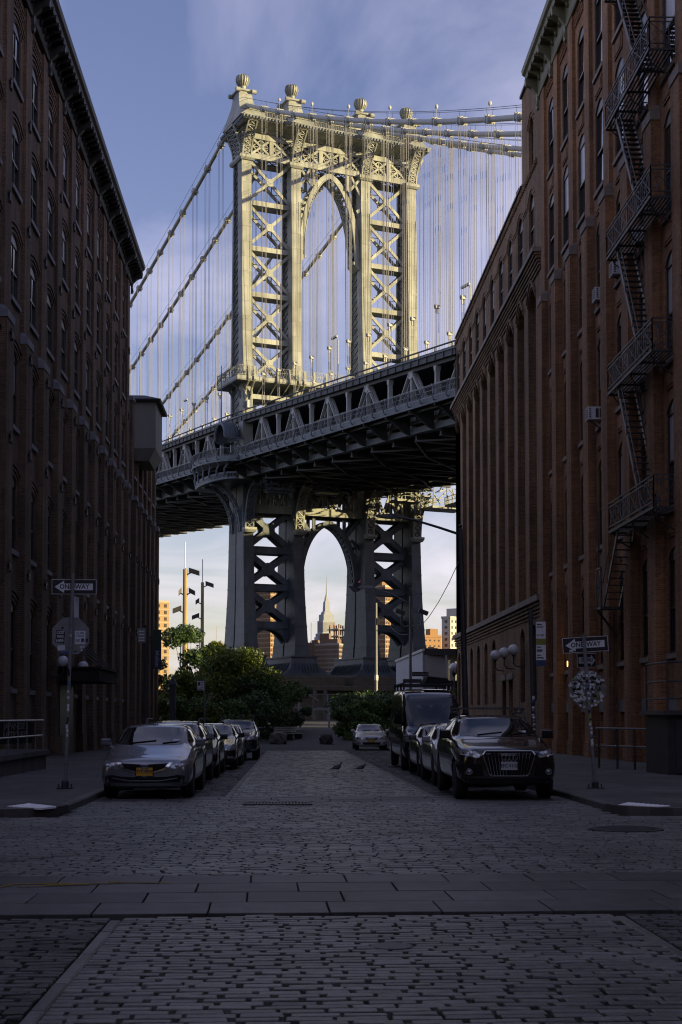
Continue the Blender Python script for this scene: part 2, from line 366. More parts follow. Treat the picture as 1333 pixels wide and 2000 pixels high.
# the crossing, and the lane beyond it
sett_batch(sett_rows(-9, 11, 13.9, 24.2, 0.25, 0.086, 0.030, 0.020, rot=0.012, cut=lambda x, y: y > 14.42 + 0.02 * x and (y < 22.62 or -3.6 < x < 5.2)), 0.086, 'crossing_cobble', 'granite', cross, jit=0.009)
sett_batch(sett_rows(-3.8, 5.35, 24.2, 26.7, 0.25, 0.086, 0.030, 0.020), 0.086, 'crossing_cobble', 'granite', street, jit=0.009)
sett_batch(sett_rows(-1.195, 2.745, 28.35, 78, 0.24, 0.15, 0.022, 0.026), 0.15, 'lane_cobble', 'granite', street, jit=0.02)
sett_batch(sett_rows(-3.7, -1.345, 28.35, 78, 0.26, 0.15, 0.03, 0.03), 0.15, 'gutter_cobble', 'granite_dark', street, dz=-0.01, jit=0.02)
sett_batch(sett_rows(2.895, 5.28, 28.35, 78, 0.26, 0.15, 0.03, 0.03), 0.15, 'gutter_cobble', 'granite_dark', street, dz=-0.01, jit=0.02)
# granite edge strips: long narrow stones
def block(lx, ly, h, name, m, parent, loc, rz=0.0, ch=0.012):
    v, f = sett_verts(lx, ly, h, ch, 0.006); b = MB().add(v, f)
    o = b.build(name, m, parent); o.location = loc; o.rotation_euler = (0, 0, rz); return o
y = 5.2
while y < 11.3:
    l = random.uniform(0.75, 1.15)
    if y + l > 11.3: l = 11.35 - y
    if l > 0.2:
        block(0.09, l - 0.012, 0.06, 'edge_stone', 'granite', street, (LX0 - 0.055, y + l / 2, -0.009))
        block(0.09, l - 0.012, 0.06, 'edge_stone', 'granite', street, (LX1 + 0.06, y + l / 2 + 0.1, -0.009))
    y += l
y = 28.4
while y < 77.6:
    l = random.uniform(0.9, 1.3)
    block(0.13, l - 0.02, 0.06, 'edge_stone', 'slab', street, (-1.27, y + l / 2, gz(y) - 0.008))
    block(0.13, l - 0.02, 0.06, 'edge_stone', 'slab', street, (2.82, y + l / 2, gz(y) - 0.008))
    y += l
# slab crossings: four courses in front, three behind the crossing
for row in range(4):
    x = -4.2 + row * 0.47 - 1.2
    yc = 11.62 + 0.36 + row * 0.695
    while x < 6.2:
        l = random.uniform(.82, 1.0)
        block(l - 0.014, 0.672, 0.08, 'paving_slab', 'slab', cross, (x + l / 2, yc + 0.02 * (x + l / 2), random.uniform(0, 0.004)), 0.02, .005)
        x += l
for row in range(3):
    x = -3.85 + row * 0.4
    block(row * 0.4 - 0.02 if row else 0.3, 0.5, 0.08, 'paving_slab', 'slab', street, (-3.85 + (row * 0.2 if row else 0.0), 27.0 + row * 0.54, 0)) if row else None
    while x < 5.3:
        l = min(random.uniform(.85, 1.1), 5.42 - x)
        if l > 0.25: block(l - 0.02, 0.50, 0.08, 'paving_slab', 'slab', street, (x + l / 2, 27.0 + row * 0.54, random.uniform(0, 0.005)))
        x += l
# yellow utility marks sprayed on the slabs, an iron patch, grate and cover
mat('yellow_paint', (0.30, 0.20, 0.03), 0.8, var=0.4, scale=30)
yp = MB()
for p, q in [((-2.95, 12.95), (-2.62, 13.55)), ((-2.70, 13.62), (-2.10, 13.66)), ((-2.3, 13.55), (-1.6, 13.72)), ((-1.75, 13.78), (-1.15, 13.66)), ((-2.55, 13.42), (-1.9, 13.60))]:
    yp.beam((p[0], p[1], 0.0125), (q[0], q[1], 0.0125), 0.03, 0.004)
yp.build('paint_mark', 'yellow_paint', cross)
def disc(b, c, r, z0, z1, n=28): b.lathe([(r, z0), (r, z1), (r * 0.9, z1 + 0.004), (0.01, z1 + 0.004)], c, n)
mh = thing('manhole_cover', 'round dark iron manhole cover set in the cobbles of the crossing', 'manhole cover', (4.72, 20.0, 0))
b = MB(); disc(b, (0, 0, 0), 0.52, -0.03, 0.012); b.build('frame', 'iron', mh)
b = MB()
for i in range(-4, 5):
    w = math.sqrt(max(0, 0.42 ** 2 - (i * 0.09) ** 2))
    if w > 0.05: b.box(-w, w, i * 0.09 - 0.02, i * 0.09 + 0.02, 0.016, 0.022)
b.build('tread', 'iron_light', mh)
gr = thing('drain_grate', 'long iron drain grate lying in the setts before the far slab crossing', 'drain grate', (-0.25, 25.9, 0.008))
b = MB()
for s in (-1, 1): b.box(-0.62, 0.62, s * 0.30 - 0.03, s * 0.30 + 0.03, -0.03, 0.012); b.box(s * 0.60 - 0.03, s * 0.60 + 0.03, -0.27, 0.27, -0.03, 0.012)
b.build('frame', 'iron', gr)
for i in range(19):
    x = -0.54 + i * 0.06; o = MB().box(-0.017, 0.017, -0.27, 0.27, -0.02, 0.010).build('bar', 'iron_light', gr); o.location = (x, 0, 0); o.rotation_euler = (0, 0, 0)
pt = MB(); disc(pt, (0.70, 9.95, -.008), 0.15, -0.03, 0.010, 20)
tag(pt.build('valve_cover', 'iron_light'), 'small round metal valve cover among the cobbles of the near lane', 'valve cover')

# sidewalks: kerb stones and flags
def sidewalk(xk, xw, sgn, label):
    base = MB()
    ys = [23.9, 28, 60, 104]
    vs = []
    xa = xk + sgn * 0.2
    for y in ys: vs += [(xa, y, gz(y) + 0.08), (xw, y, gz(y) + 0.08)]
    base.add(vs, [(2 * i, 2 * i + 1, 2 * i + 3, 2 * i + 2) for i in range(3)])
    base.add([(xw, 23.9, 0.08), (xw + sgn * 50, 23.9, 0.08), (xw + sgn * 50, 29.8, 0.08), (xw, 29.8, 0.08)], [(0, 1, 2, 3)])
    sw = tag(base.build('sidewalk', 'joint'), label, kind='structure')
    flags = []; W = abs(xw - xa); n = 4; fw = W / n
    far = MB(); proto = {}
    y = 23.95
    while y < 103:
        l = 1.62
        for i in range(n):
            cx = xa + sgn * (i + 0.5) * fw; cy = y + l / 2; z = gz(cy) + 0.12
            if y < 72:
                if 'm' not in proto: v, f = sett_verts(fw - 0.014, l - 0.014, 0.05, 0.006, 0.004); proto['m'] = MB().add(v, f).mesh('flagstone', 'concrete')
                o = link('flagstone', proto['m'], sw, (cx, cy, z + random.uniform(-0.003, 0.003)))
            else: far.box(cx - fw / 2 + .007, cx + fw / 2 - .007, cy - l / 2 + .007, cy + l / 2 - .007, z - 0.05, z)
        y += l
    o = far.build('flagstones', 'concrete', sw); o['kind'] = 'stuff'
    x = xw
    b = MB()
    for k in range(30):
        for j in range(3): b.box(min(x, x + sgn * 1.6) + .007, max(x, x + sgn * 1.6) - .007, 23.95 + j * 1.95 + .007, 25.9 + j * 1.95 - .007, 0.07, 0.12)
        x += sgn * 1.6
    o = b.build('flagstones', 'concrete', sw); o['kind'] = 'stuff'
    # kerb
    y = 23.9
    while y < 102:
        l = 1.7; k = MB().rects([(xk - sgn * 0.0, xk + sgn * 0.19, y + .006, y + l - .006, gz(y) - .05), (xk, xk + sgn * 0.19, y + .006, y + l - .006, gz(y) + .10), (xk + sgn * 0.02, xk + sgn * 0.19, y + .012, y + l - .012, gz(y) + .122)])
        k.build('kerbstone', 'slab', sw); y += l
    # rounded corner and the front run along the cross street
    c = (xk + sgn * 1.2, 23.9); seg = 5
    for i in range(seg):
        a0, a1 = math.pi / 2 * i / seg, math.pi / 2 * (i + 1) / seg
        P = lambda a, r: (c[0] - sgn * r * math.cos(a), c[1] - r * math.sin(a))
        q = [P(a0, 1.2), P(a1, 1.2), P(a1, 1.0), P(a0, 1.0)]
        MB().hexa([(x, y, -.05) for x, y in q], [(x, y, .12) for x, y in q]).build('kerbstone', 'slab', sw)
    fil = [(c[0] - sgn * 1.0 * math.cos(a), c[1] - 1.0 * math.sin(a), 0.119) for a in [math.pi / 2 * i / 8 for i in range(9)]] + [(c[0], 24.1, .119), (xk + sgn * 0.2, 24.1, .119)]
    MB().add(fil, [tuple(range(len(fil)))]).build('corner_flag', 'concrete', sw)
    x = c[0]
    for i in range(28):
        MB().box(min(x, x + sgn * 1.7) + .006, max(x, x + sgn * 1.7) - .006, 22.7, 22.89, -.05, .121).build('kerbstone', 'slab', sw); x += sgn * 1.7
    MB().add([(c[0], 22.9, .1185), (xw + sgn * 48, 22.9, .1185), (xw + sgn * 48, 24.0, .1185), (c[0], 24.0, .1185)], [(0, 1, 2, 3)]).build('margin', 'concrete', sw)
    return sw
SWL = sidewalk(-3.72, -10.25, -1, 'left sidewalk of grey flags below the dark brick warehouse')
SWR = sidewalk(5.3, 12.15, 1, 'right sidewalk of grey flags below the orange brick warehouse')
# white tactile ramps at both corners (domes in rows)
def ramp(q, label):
    t = thing('tactile_panel', label, 'tactile panel', (0, 0, 0), group='white tactile ramps')
    MB().hexa([(x, y, .10) for x, y in q], [(x, y, .130) for x, y in q]).build('panel', 'white_paint', t)
    b = MB()
    for i in range(9):
        for j in range(7):
            u, v = (i + .5) / 9, (j + .5) / 7
            x = (q[0][0] * (1 - u) + q[1][0] * u) * (1 - v) + (q[3][0] * (1 - u) + q[2][0] * u) * v
            y = (q[0][1] * (1 - u) + q[1][1] * u) * (1 - v) + (q[3][1] * (1 - u) + q[2][1] * u) * v
            b.lathe([(.022, 0), (.016, .006), (.004, .008)], (x, y, .130), 6)
    o = b.build('dome', 'white_paint', t); o['kind'] = 'stuff'
ramp([(-4.62, 23.4), (-3.98, 22.92), (-3.82, 23.35), (-4.42, 24.2)], 'white studded ramp panel at the left street corner')
ramp([(5.42, 23.5), (5.95, 22.95), (6.2, 23.15), (5.72, 24.1)], 'white studded ramp panel at the right street corner')

# fallen leaves and scraps along the kerbs and between the setts
mat('litter', (.16, .11, .05), .8, var=.5, scale=8); k = MB(); rl = random.Random(3)
for i in range(420):
    side = rl.random()
    if side < .4: x, y = -3.68 + abs(rl.gauss(0, .25)), rl.uniform(23, 75)
    elif side < .8: x, y = 5.26 - abs(rl.gauss(0, .25)), rl.uniform(23, 75)
    elif side < .9: x, y = rl.uniform(-9, -4), rl.uniform(24, 60)
    else: x, y = rl.uniform(-3, 5), rl.uniform(8, 40)
    z = gz(y) + (.126 if x < -3.75 else .012); a = rl.uniform(0, 6.28); s_ = rl.uniform(.015, .04); c_, d_ = math.cos(a) * s_, math.sin(a) * s_
    k.add([(x - c_, y - d_, z), (x + d_ * .5, y - c_ * .5, z + .008), (x + c_, y + d_, z), (x - d_ * .5, y + c_ * .5, z + .006)], [(0, 1, 2, 3)])
tag(k.build('litter', 'litter'), kind='stuff')
# ------------------------------------------------------------------ brick warehouses
# facade helper: a = along the street, h = up, d = out of the wall towards the street
def left_f(xw): return lambda a, h, d: (xw + d, a, h)
def right_f(xw): return lambda a, h, d: (xw - d, a, h)
ARC = 6
def opening_outline(ac, w, zs, zt, rise):
    a0, a1 = ac - w / 2, ac + w / 2; zsp = zt - rise
    arc = []
    for i in range(ARC + 1):
        t = i / ARC; a = a0 + (a1 - a0) * t
        arc.append((a, zsp + rise * (1 - (2 * t - 1) ** 2)))
    return a0, a1, zsp, arc
def wall_cell(b, F, A0, A1, Z0, Z1, op, d, rec):
    """one panel of wall with an (optionally arched) opening and its reveals"""
    if op is None:
        b.add([F(A0, Z0, d), F(A1, Z0, d), F(A1, Z1, d), F(A0, Z1, d)], [(0, 1, 2, 3)]); return
    ac, w, zs, zt, rise = op
    a0, a1, zsp, arc = opening_outline(ac, w, zs, zt, rise)
    Q = lambda *p: b.add([F(a, h, d) for a, h in p], [tuple(range(len(p)))])
    Q((A0, Z0), (A1, Z0), (A1, zs), (A0, zs))
    Q((A0, zs), (a0, zs), (a0, zsp), (A0, zsp)); Q((a1, zs), (A1, zs), (A1, zsp), (a1, zsp))
    Q((A0, zsp), (a0, zsp), (a0, Z1), (A0, Z1)); Q((a1, zsp), (A1, zsp), (A1, Z1), (a1, Z1))
    for i in range(ARC):
        p, q = arc[i], arc[i + 1]; Q(p, q, (q[0], Z1), (p[0], Z1))
    out = [(a0, zs), (a1, zs)] + [(p[0], p[1]) for p in reversed(arc)]
    n = len(out)
    for i in range(n):
        p, q = out[i], out[(i + 1) % n]
        if abs(p[0] - q[0]) + abs(p[1] - q[1]) < 1e-6: continue
        b.add([F(p[0], p[1], d), F(q[0], q[1], d), F(q[0], q[1], d - rec), F(p[0], p[1], d - rec)], [(0, 1, 2, 3)])
def fbox(b, F, a0, a1, h0, h1, d0, d1):
    return b.hexa([F(a0, h0, d0), F(a1, h0, d0), F(a1, h0, d1), F(a0, h0, d1)], [F(a0, h1, d0), F(a1, h1, d0), F(a1, h1, d1), F(a0, h1, d1)])
_WM = {}; WR = random.Random(5)
def window(F, parent, ac, w, zs, zt, rise, d, key, sill='bluestone', frame='frame_dark', split=0.5, mullion=True, hood=None, hood_m=None, open_top=0.0):
    """window part (frame with bars) > pane, sill, arch; meshes shared between alike windows"""
    side = F(0, 0, 1)[0] - F(0, 0, 0)[0]
    k = (key, round(w, 2), round(zt - zs, 2), round(rise, 2), side > 0)
    G = lambda a, h, dd: (dd * side, a, h)
    H = zt - zs; hs = H - rise; fw = 0.07
    if k not in _WM:
        b = MB()
        a0, a1, zsp, arc = opening_outline(0, w, 0, H, rise)
        fbox(b, G, a0, a0 + fw, 0, hs, -.06, .03); fbox(b, G, a1 - fw, a1, 0, hs, -.06, .03)
        fbox(b, G, a0, a1, 0, fw * 1.3, -.06, .04)
        if rise > 0.05:
            for i in range(ARC):
                p, q = arc[i], arc[i + 1]
                b.hexa([G(p[0], hs - 0.10, -.06), G(q[0], hs - 0.10, -.06), G(q[0], q[1], -.06), G(p[0], p[1], -.06)], [G(p[0], hs - 0.10, .03), G(q[0], hs - 0.10, .03), G(q[0], q[1], .03), G(p[0], p[1], .03)])
        else: fbox(b, G, a0, a1, hs - fw, hs, -.06, .03)
        mz = hs * split
        fbox(b, G, a0 + fw, a1 - fw, mz - .04, mz + .04, -.05, .025)
        if mullion:
            fbox(b, G, -.022, .022, fw, hs - fw, -.05, .02)
        me = b.mesh('window', frame)
        # two panes: the lower one set further back, each tilted a touch like old sashes
        PV = []
        for t, mm in ((.006, 'glass'), (.018, 'glass'), (-.012, 'glass'), (.004, 'pane_sky_tone')):
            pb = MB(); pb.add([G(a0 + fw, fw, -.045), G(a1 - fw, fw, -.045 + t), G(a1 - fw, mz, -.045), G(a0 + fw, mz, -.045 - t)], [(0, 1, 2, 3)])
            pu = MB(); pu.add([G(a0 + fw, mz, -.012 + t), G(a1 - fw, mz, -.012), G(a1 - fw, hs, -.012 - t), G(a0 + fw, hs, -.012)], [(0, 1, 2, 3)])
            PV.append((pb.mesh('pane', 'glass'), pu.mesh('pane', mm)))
        sb = MB(); fbox(sb, G, a0 - .12, a1 + .12, -.17, -.002, -.02, .17)
        hb = None
        if hood:
            hb = MB()
            for j in range(hood):
                dz = 0.05 + j * 0.17; dep = .025 + .022 * j
                for i in range(ARC):
                    p, q = arc[i], arc[i + 1]; ex = 1 + (dz + .1) * 2 / w
                    hb.hexa([G(p[0] * ex, p[1] + dz, -d - .02), G(q[0] * ex, q[1] + dz, -d - .02), G(q[0] * ex, q[1] + dz + .1, -d - .02), G(p[0] * ex, p[1] + dz + .1, -d - .02)],
                            [G(p[0] * ex, p[1] + dz, dep - d), G(q[0] * ex, q[1] + dz, dep - d), G(q[0] * ex, q[1] + dz + .1, dep - d), G(p[0] * ex, p[1] + dz + .1, dep - d)])
            hb = hb.mesh('arch_moulding', hood_m)
        _WM[k] = (me, PV, sb.mesh('sill', sill), hb)
    me, pm, sm, hm = _WM[k]
    o = link('window', me, parent, F(ac, zs, d))
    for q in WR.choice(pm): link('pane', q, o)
    s = link('sill', sm, o)
    if hm: link('arch_moulding', hm, o)
    return o

# ---------------- left: dark red warehouse with black bracketed cornice
XL = -10.3
F = left_f(XL)
LB = thing('brick_warehouse', 'tall dark red brick warehouse with black bracketed cornice lining the left side of the street', 'warehouse', (0, 0, 0))
PIT = 3.74; YA = 52.5
bays = [YA + PIT * k for k in range(-6, 10)]
floorsL = [(2.6, 5.8), (7.7, 10.45), (12.3, 15.1), (16.95, 19.4), (21.1, 23.5), (25.0, 27.4)]
cellz = [0.0, 6.6, 11.25, 15.9, 20.15, 24.15, 28.0]
Y0, Y1 = bays[0] - PIT / 2 - 0.4, 89.4
wall = MB()
DOORBAY = 2   # the canopied entrance
for bi, ac in enumerate(bays):
    for fi, (zs, zt) in enumerate(floorsL):
        rise = 0.26
        w = 1.55
        wall_cell(wall, F, ac - PIT / 2, ac + PIT / 2, cellz[fi] - (0.6 if fi == 0 else 0), cellz[fi + 1], (ac, w, zs, zt, rise), 0.0, 0.13)
        window(F, LB, ac, w, zs, zt, rise, -0.07, 'L%d' % fi, hood=3, hood_m='brick_left')
fbox(wall, F, Y0, Y1, 28.0, 28.9, -0.3, 0.0)
fbox(wall, F, bays[-1] + PIT / 2, Y1, -0.6, 28.0, -0.3, 0.0)
fbox(wall, F, Y0, bays[0] - PIT / 2, -0.6, 28.0, -0.3, 0.0)
# body behind the facade
wall.box(XL - 26, XL - 0.32, Y0, Y1, -0.6, 28.85)
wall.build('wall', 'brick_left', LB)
for bi in range(len(bays) + 1):
    ac = bays[0] - PIT / 2 + bi * PIT
    p = MB()
    hw = 0.62
    fbox(p, F, ac - hw, ac + hw, -0.6, 15.7, -.02, 0.25); fbox(p, F, ac - hw - .06, ac + hw + .06, -0.6, 0.75, -.01, 0.31)
    fbox(p, F, ac - hw + .04, ac + hw - .04, 15.7, 28.7, -.02, 0.13)
    po = p.build('pier', 'brick_left', LB)
    c = MB(); c.loft([[F(ac - hw - .05, 15.68, 0.0), F(ac + hw + .05, 15.68, 0.0), F(ac + hw + .05, 15.68, .28), F(ac - hw - .05, 15.68, .28)],
                      [F(ac - hw - .05, 16.0, 0.0), F(ac + hw + .05, 16.0, 0.0), F(ac + hw + .05, 15.96, .28), F(ac - hw - .05, 15.96, .28)],
                      [F(ac - hw, 16.12, 0.0), F(ac + hw, 16.12, 0.0), F(ac + hw, 16.1, .15), F(ac - hw, 16.1, .15)]])
    c.build('pier_cap', 'bluestone', po)
    # star-shaped tie-rod anchors at the floor lines
    for z, dd in ((6.9, .26), (11.5, .26), (15.2, .26), (20.2, .14), (24.3, .14)):
        a = MB(); side = 1
        pts = []
        for i in range(10):
            r = .24 if i % 2 == 0 else .11; t = math.pi * 2 * i / 10 + math.pi / 2
            pts.append(F(ac + r * math.cos(t), z + r * math.sin(t), dd))
        a.prism(pts, (.07, 0, 0)); a.build('anchor_plate', 'iron', po)
# diamond brick panels under the cornice
for ac in bays:
    d = MB()
    for i in range(8):
        for j in range(3):
            a = ac - 0.98 + i * 0.28 + (0.14 if j % 2 else 0); z = 28.02 + j * 0.2
            d.prism([F(a - .09, z, 0), F(a, z - .09, 0), F(a + .09, z, 0), F(a, z + .09, 0)], (.06, 0, 0))
    d.build('brick_panel', 'brick_left', LB)
def cornice(F, parent, y0, y1, zb, zt, proj, m, pitch, sgn, small):
    b = MB()
    prof = [(zb, 0.0), (zb, .18), (zb + .10, .24), (zb + .16, .20), (zb + .30, .20), (zt - .50, .24), (zt - .48, proj - .22), (zt - .30, proj - .16), (zt - .22, proj - .04), (zt - .05, proj), (zt, proj), (zt + .04, 0.0), (zt, -.5), (zb, -.5)]
    b.loft([[F(y0, z, d) for z, d in prof], [F(y1, z, d) for z, d in prof]])
    co = b.build('cornice', m, parent)
    # scroll brackets: big ones at the piers, small modillions between
    def br(w, h, pr):
        k = MB(); s = F(0, 0, 1)[0] - F(0, 0, 0)[0]
        pts = [(0, 0), (0.10, 0.02), (.16, .12 * h), (.10, .30 * h), (.14, .5 * h), (pr * .55, .70 * h), (pr * .95, .78 * h), (pr, h), (0, h)]
        k.loft([[(d * s, -w / 2, z) for d, z in pts], [(d * s, w / 2, z) for d, z in pts]]); return k
    big = br(.26, zt - .50 - zb + .55, proj - .26).mesh('bracket', m); sm = br(.15, .42, proj - .30).mesh('modillion', m)
    y = y0 + .15
    n = max(1, round((y1 - y0) / pitch)); st = (y1 - y0 - .4) / n
    for i in range(n + 1):
        yy = y0 + .2 + i * st; link('bracket', big, co, F(yy, zb - .55, .12))
        if i < n:
            for j in range(1, small + 1): link('modillion', sm, co, F(yy + st * j / (small + 1), zt - .50 - .42, .2))
    return co
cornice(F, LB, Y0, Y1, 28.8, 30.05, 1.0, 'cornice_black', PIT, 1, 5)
MB().rects([(XL - 26, XL - .4, Y0 + .1, Y1 - .1, 28.86), (XL - 26, XL - .4, Y0 + .1, Y1 - .1, 29.3)]).build('roof', 'asphalt', LB)
# doorway under the canopy
b = MB(); fbox(b, F, 61.9, 65.6, 0.0 - .2, 2.95, -.2, .30); b.build('doorway', 'cornice_black', LB)

# lower rear wing
LW = thing('warehouse_wing', 'lower brick wing of the left warehouse with close-set piers and a stepped top', 'warehouse', (0, 0, 0))
w = MB(); w.box(XL - 26, XL, 89.45, 105.4, -0.8, 20.6); w.build('wall', 'brick_left', LW)
steps = [21.6, 21.3, 20.9, 20.6, 20.6, 20.6]
for i in range(6):
    a = 90.3 + i * 2.95; p = MB()
    fbox(p, F, a - .55, a + .55, -0.8, 15.2, -.02, .45); fbox(p, F, a - .5, a + .5, 15.2, steps[i], -.03, .2)
    po = p.build('pier', 'brick_left', LW)
    c = MB(); fbox(c, F, a - .6, a + .6, 15.2, 15.5, -.03, .5); fbox(c, F, a - .6, a + .6, steps[i], steps[i] + .25, -.4, .26); c.build('pier_cap', 'bluestone', po)
    for z in (6.9, 11.5, 15.0):
        MB().prism([F(a + (.24 if k % 2 == 0 else .11) * math.cos(math.pi * k / 5), z + (.24 if k % 2 == 0 else .11) * math.sin(math.pi * k / 5), .46) for k in range(10)], (.07, 0, 0)).build('anchor_plate', 'iron', po)
for i in range(5):
    a = 91.8 + i * 2.95
    for fi, (zs, zt) in enumerate([(2.4, 5.4), (7.5, 10.3), (12.2, 14.8), (17.0, 19.2)]):
        b = MB(); fbox(b, F, a - .6, a + .6, zs, zt, .002, .05); wo = b.build('window', 'frame_dark', LW)
        b = MB(); fbox(b, F, a - .5, a + .5, zs + .1, zt - .1, .05, .056); b.build('pane', 'glass', wo)
        b = MB(); fbox(b, F, a - .75, a + .75, zs - .17, zs, .0, .22); b.build('sill', 'bluestone', wo)
# sheet-metal hoist shed hanging off the wing
mat('shed_metal', (0.25, 0.24, 0.225), 0.6, var=0.12, scale=0.7, streak=True)
HS = thing('hoist_shed', 'grey sheet metal hoist shed hanging out over the street from the left wing', 'hoist shed', (0, 0, 0))
MB().rects([(XL - 2.6, -9.3, 92.4, 96.2, 18.2), (XL - 2.6, -8.85, 92.0, 96.5, 18.95), (XL - 2.6, -8.85, 92.0, 96.5, 22.0)]).build('body', 'shed_metal', HS)
MB().rects([(XL - 2.9, -8.55, 91.7, 96.8, 22.0), (XL - 2.9, -8.5, 91.65, 96.85, 22.12), (XL - 2.7, -9.6, 92.2, 96.3, 22.45)]).build('roof', 'steel_dark', HS)

# ---------------- right near: orange brick warehouse with greenish cornice
XR = 12.2
F = right_f(XR)
RB = thing('brick_warehouse', 'tall orange brick warehouse with green metal cornice and fire escape on the right side', 'warehouse', (0, 0, 0))
PR = 3.45
bays = [65.55 - PR * k for k in range(11)]
floorsR = [(3.6, 7.0), (8.3, 11.75), (13.1, 16.6), (17.85, 21.25), (22.53, 26.1), (27.26, 30.7)]
cellz = [2.7, 7.7, 12.2, 17.0, 21.75, 26.5, 31.2]
Y0, Y1 = bays[-1] - PR / 2 - .3, 68.35
wall = MB()
for bi, ac in enumerate(bays):
    for fi, (zs, zt) in enumerate(floorsR):
        w = 1.5; rise = .32
        wall_cell(wall, F, ac - PR / 2, ac + PR / 2, cellz[fi], cellz[fi + 1], (ac, w, zs, zt, rise), 0.0, 0.15)
        window(F, RB, ac, w, zs, zt, rise, -0.08, 'R%d' % fi, sill='brownstone', mullion=False, split=.48)
    # recessed spandrel panels under the sills
    for fi, (zs, zt) in enumerate(floorsR[1:]):
        s = MB(); fbox(s, F, ac - .62, ac + .62, zs - .95, zs - .35, .002, .05); fbox(s, F, ac - .50, ac + .50, zs - .86, zs - .44, .05, .075)
        s.build('brick_panel', 'brick_orange', RB)
    # basement opening with a pale lintel
    wall_cell(wall, F, ac - PR / 2, ac + PR / 2, -.5, 2.7, (ac, 1.3, .15, 1.75, 0.0), 0.0, 0.3)
    b = MB(); fbox(b, F, ac - .65, ac + .65, .15, 1.75, -.28, -.24); b.build('basement_door', 'frame_dark', RB)
    b = MB(); fbox(b, F, ac - .8, ac + .8, 1.75, 2.2, -.02, .03); b.build('lintel', 'bluestone', RB)
fbox(wall, F, Y0, Y1, 31.2, 32.6, -.3, 0.0)
fbox(wall, F, bays[0] + PR / 2, Y1, -.5, 31.2, -.3, 0); fbox(wall, F, Y0, bays[-1] - PR / 2, -.5, 31.2, -.3, 0)
wall.box(XR + .32, XR + 24, Y0, Y1, -.5, 32.5)
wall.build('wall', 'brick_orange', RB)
for bi in range(len(bays) + 1):
    ac = bays[0] + PR / 2 - bi * PR; hw = .52; p = MB()
    fbox(p, F, ac - hw, ac + hw, -.5, 21.4, -.02, .30); fbox(p, F, ac - hw - .06, ac + hw + .06, -.5, .55, -.01, .36)
    fbox(p, F, ac - hw + .04, ac + hw - .04, 21.4, 31.9, -.02, .14)
    po = p.build('pier', 'brick_orange', RB)
    c = MB(); c.loft([[F(ac - hw - .04, 21.38, 0), F(ac + hw + .04, 21.38, 0), F(ac + hw + .04, 21.38, .34), F(ac - hw - .04, 21.38, .34)],
                      [F(ac - hw - .04, 21.75, 0), F(ac + hw + .04, 21.75, 0), F(ac + hw + .04, 21.72, .34), F(ac - hw - .04, 21.72, .34)],
                      [F(ac - hw, 21.9, 0), F(ac + hw, 21.9, 0), F(ac + hw, 21.88, .16), F(ac - hw, 21.88, .16)]])
    c.build('pier_cap', 'brownstone', po)
for ac in bays:
    d = MB()
    for i in range(9):
        for j in range(4):
            a = ac - 0.95 + i * 0.24 + (0.12 if j % 2 else 0); z = 31.25 + j * 0.16
            d.prism([F(a - .08, z, 0), F(a, z - .08, 0), F(a + .08, z, 0), F(a, z + .08, 0)], (-.07, 0, 0))
    d.build('brick_panel', 'brick_orange', RB)
cornice(F, RB, Y0, Y1, 31.85, 33.3, .95, 'cornice_green', PR, -1, 3)
MB().rects([(XR + .5, XR + 24, Y0, Y1 - .1, 32.5), (XR + .5, XR + 24, Y0, Y1 - .1, 33.0)]).build('roof', 'asphalt', RB)
# lit lamp over the side door
mat('lamp_glow', (1, .8, .4), .4, var=0, emit=(1.0, .66, .22), estr=5.0)
LP = thing('wall_lamp', 'small lit amber wall lamp over the doorway beyond the right sign pole', 'wall lamp', F(61.6, 3.75, .1))
MB().box(-.10, 0.1, -.09, .09, .24, .28).build('cap', 'iron', LP); MB().lathe([(.09, 0), (.10, .2), (.06, .24)], (0, 0, 0), 10).build('shade', 'lamp_glow', LP)

# window air conditioners
mat('ac_white', (0.62, 0.62, 0.66), 0.5, var=.08)
def air_con(a, z, d, label, w=.62, h=.5, dep=.62):
    t = thing('air_conditioner', label, 'air conditioner', F(a, z, d - dep / 2), group='window air conditioners')
    MB().box(-dep / 2, dep / 2, -w / 2, w / 2, 0, h).build('case', 'ac_white', t)
    for k in range(2):
        MB().box(-dep * .02 + k * .16, -dep * .02 + k * .16 + .12, -w / 2 - .012, -w / 2 + .01, .07, h - .07).build('grille', 'iron', t)
    v = MB()
    for i in range(5): v.box(-dep / 2 + .05, -dep / 2 + .12, -w / 2 - .01, -w / 2 + .01, .06 + i * .085, .11 + i * .085)
    v.build('vent', 'iron', t)
    b = MB()
    for i in range(8): b.box(-dep / 2 - .012, -dep / 2, -w / 2 + .05, w / 2 - .05, .05 + i * .055, .08 + i * .055)
    b.build('coil_guard', 'iron_light', t)
    MB().beam((dep / 2, 0, -.35), (-dep * .3, 0, 0), .04, .04).build('brace', 'iron', t)
air_con(55.15, 13.2, .62, 'large white air conditioner jutting from a window left of the fire escape')
air_con(55.15, 17.95, .30, 'white air conditioner high on the orange wall left of the fire escape')
air_con(51.9, 17.95, .35, 'white air conditioner behind the foot of the upper fire escape stair')
air_con(48.25, 17.95, .35, 'white air conditioner half hidden behind the railing of the middle escape landing')
air_con(48.25, 13.2, .35, 'white air conditioner just above the lower escape landing')

# ---------------- right far: darker brick loft with corbelled arches
RF = thing('brick_loft', 'long brown brick loft building with tall arched recesses beyond the orange warehouse', 'loft building', (0, 0, 0))
PF = 3.55
bays = [71.55 - .35 + PF * k for k in range(10)]
Y0, Y1 = 68.42, 104.3
wall = MB()
LED, BELT = 24.45, 7.4
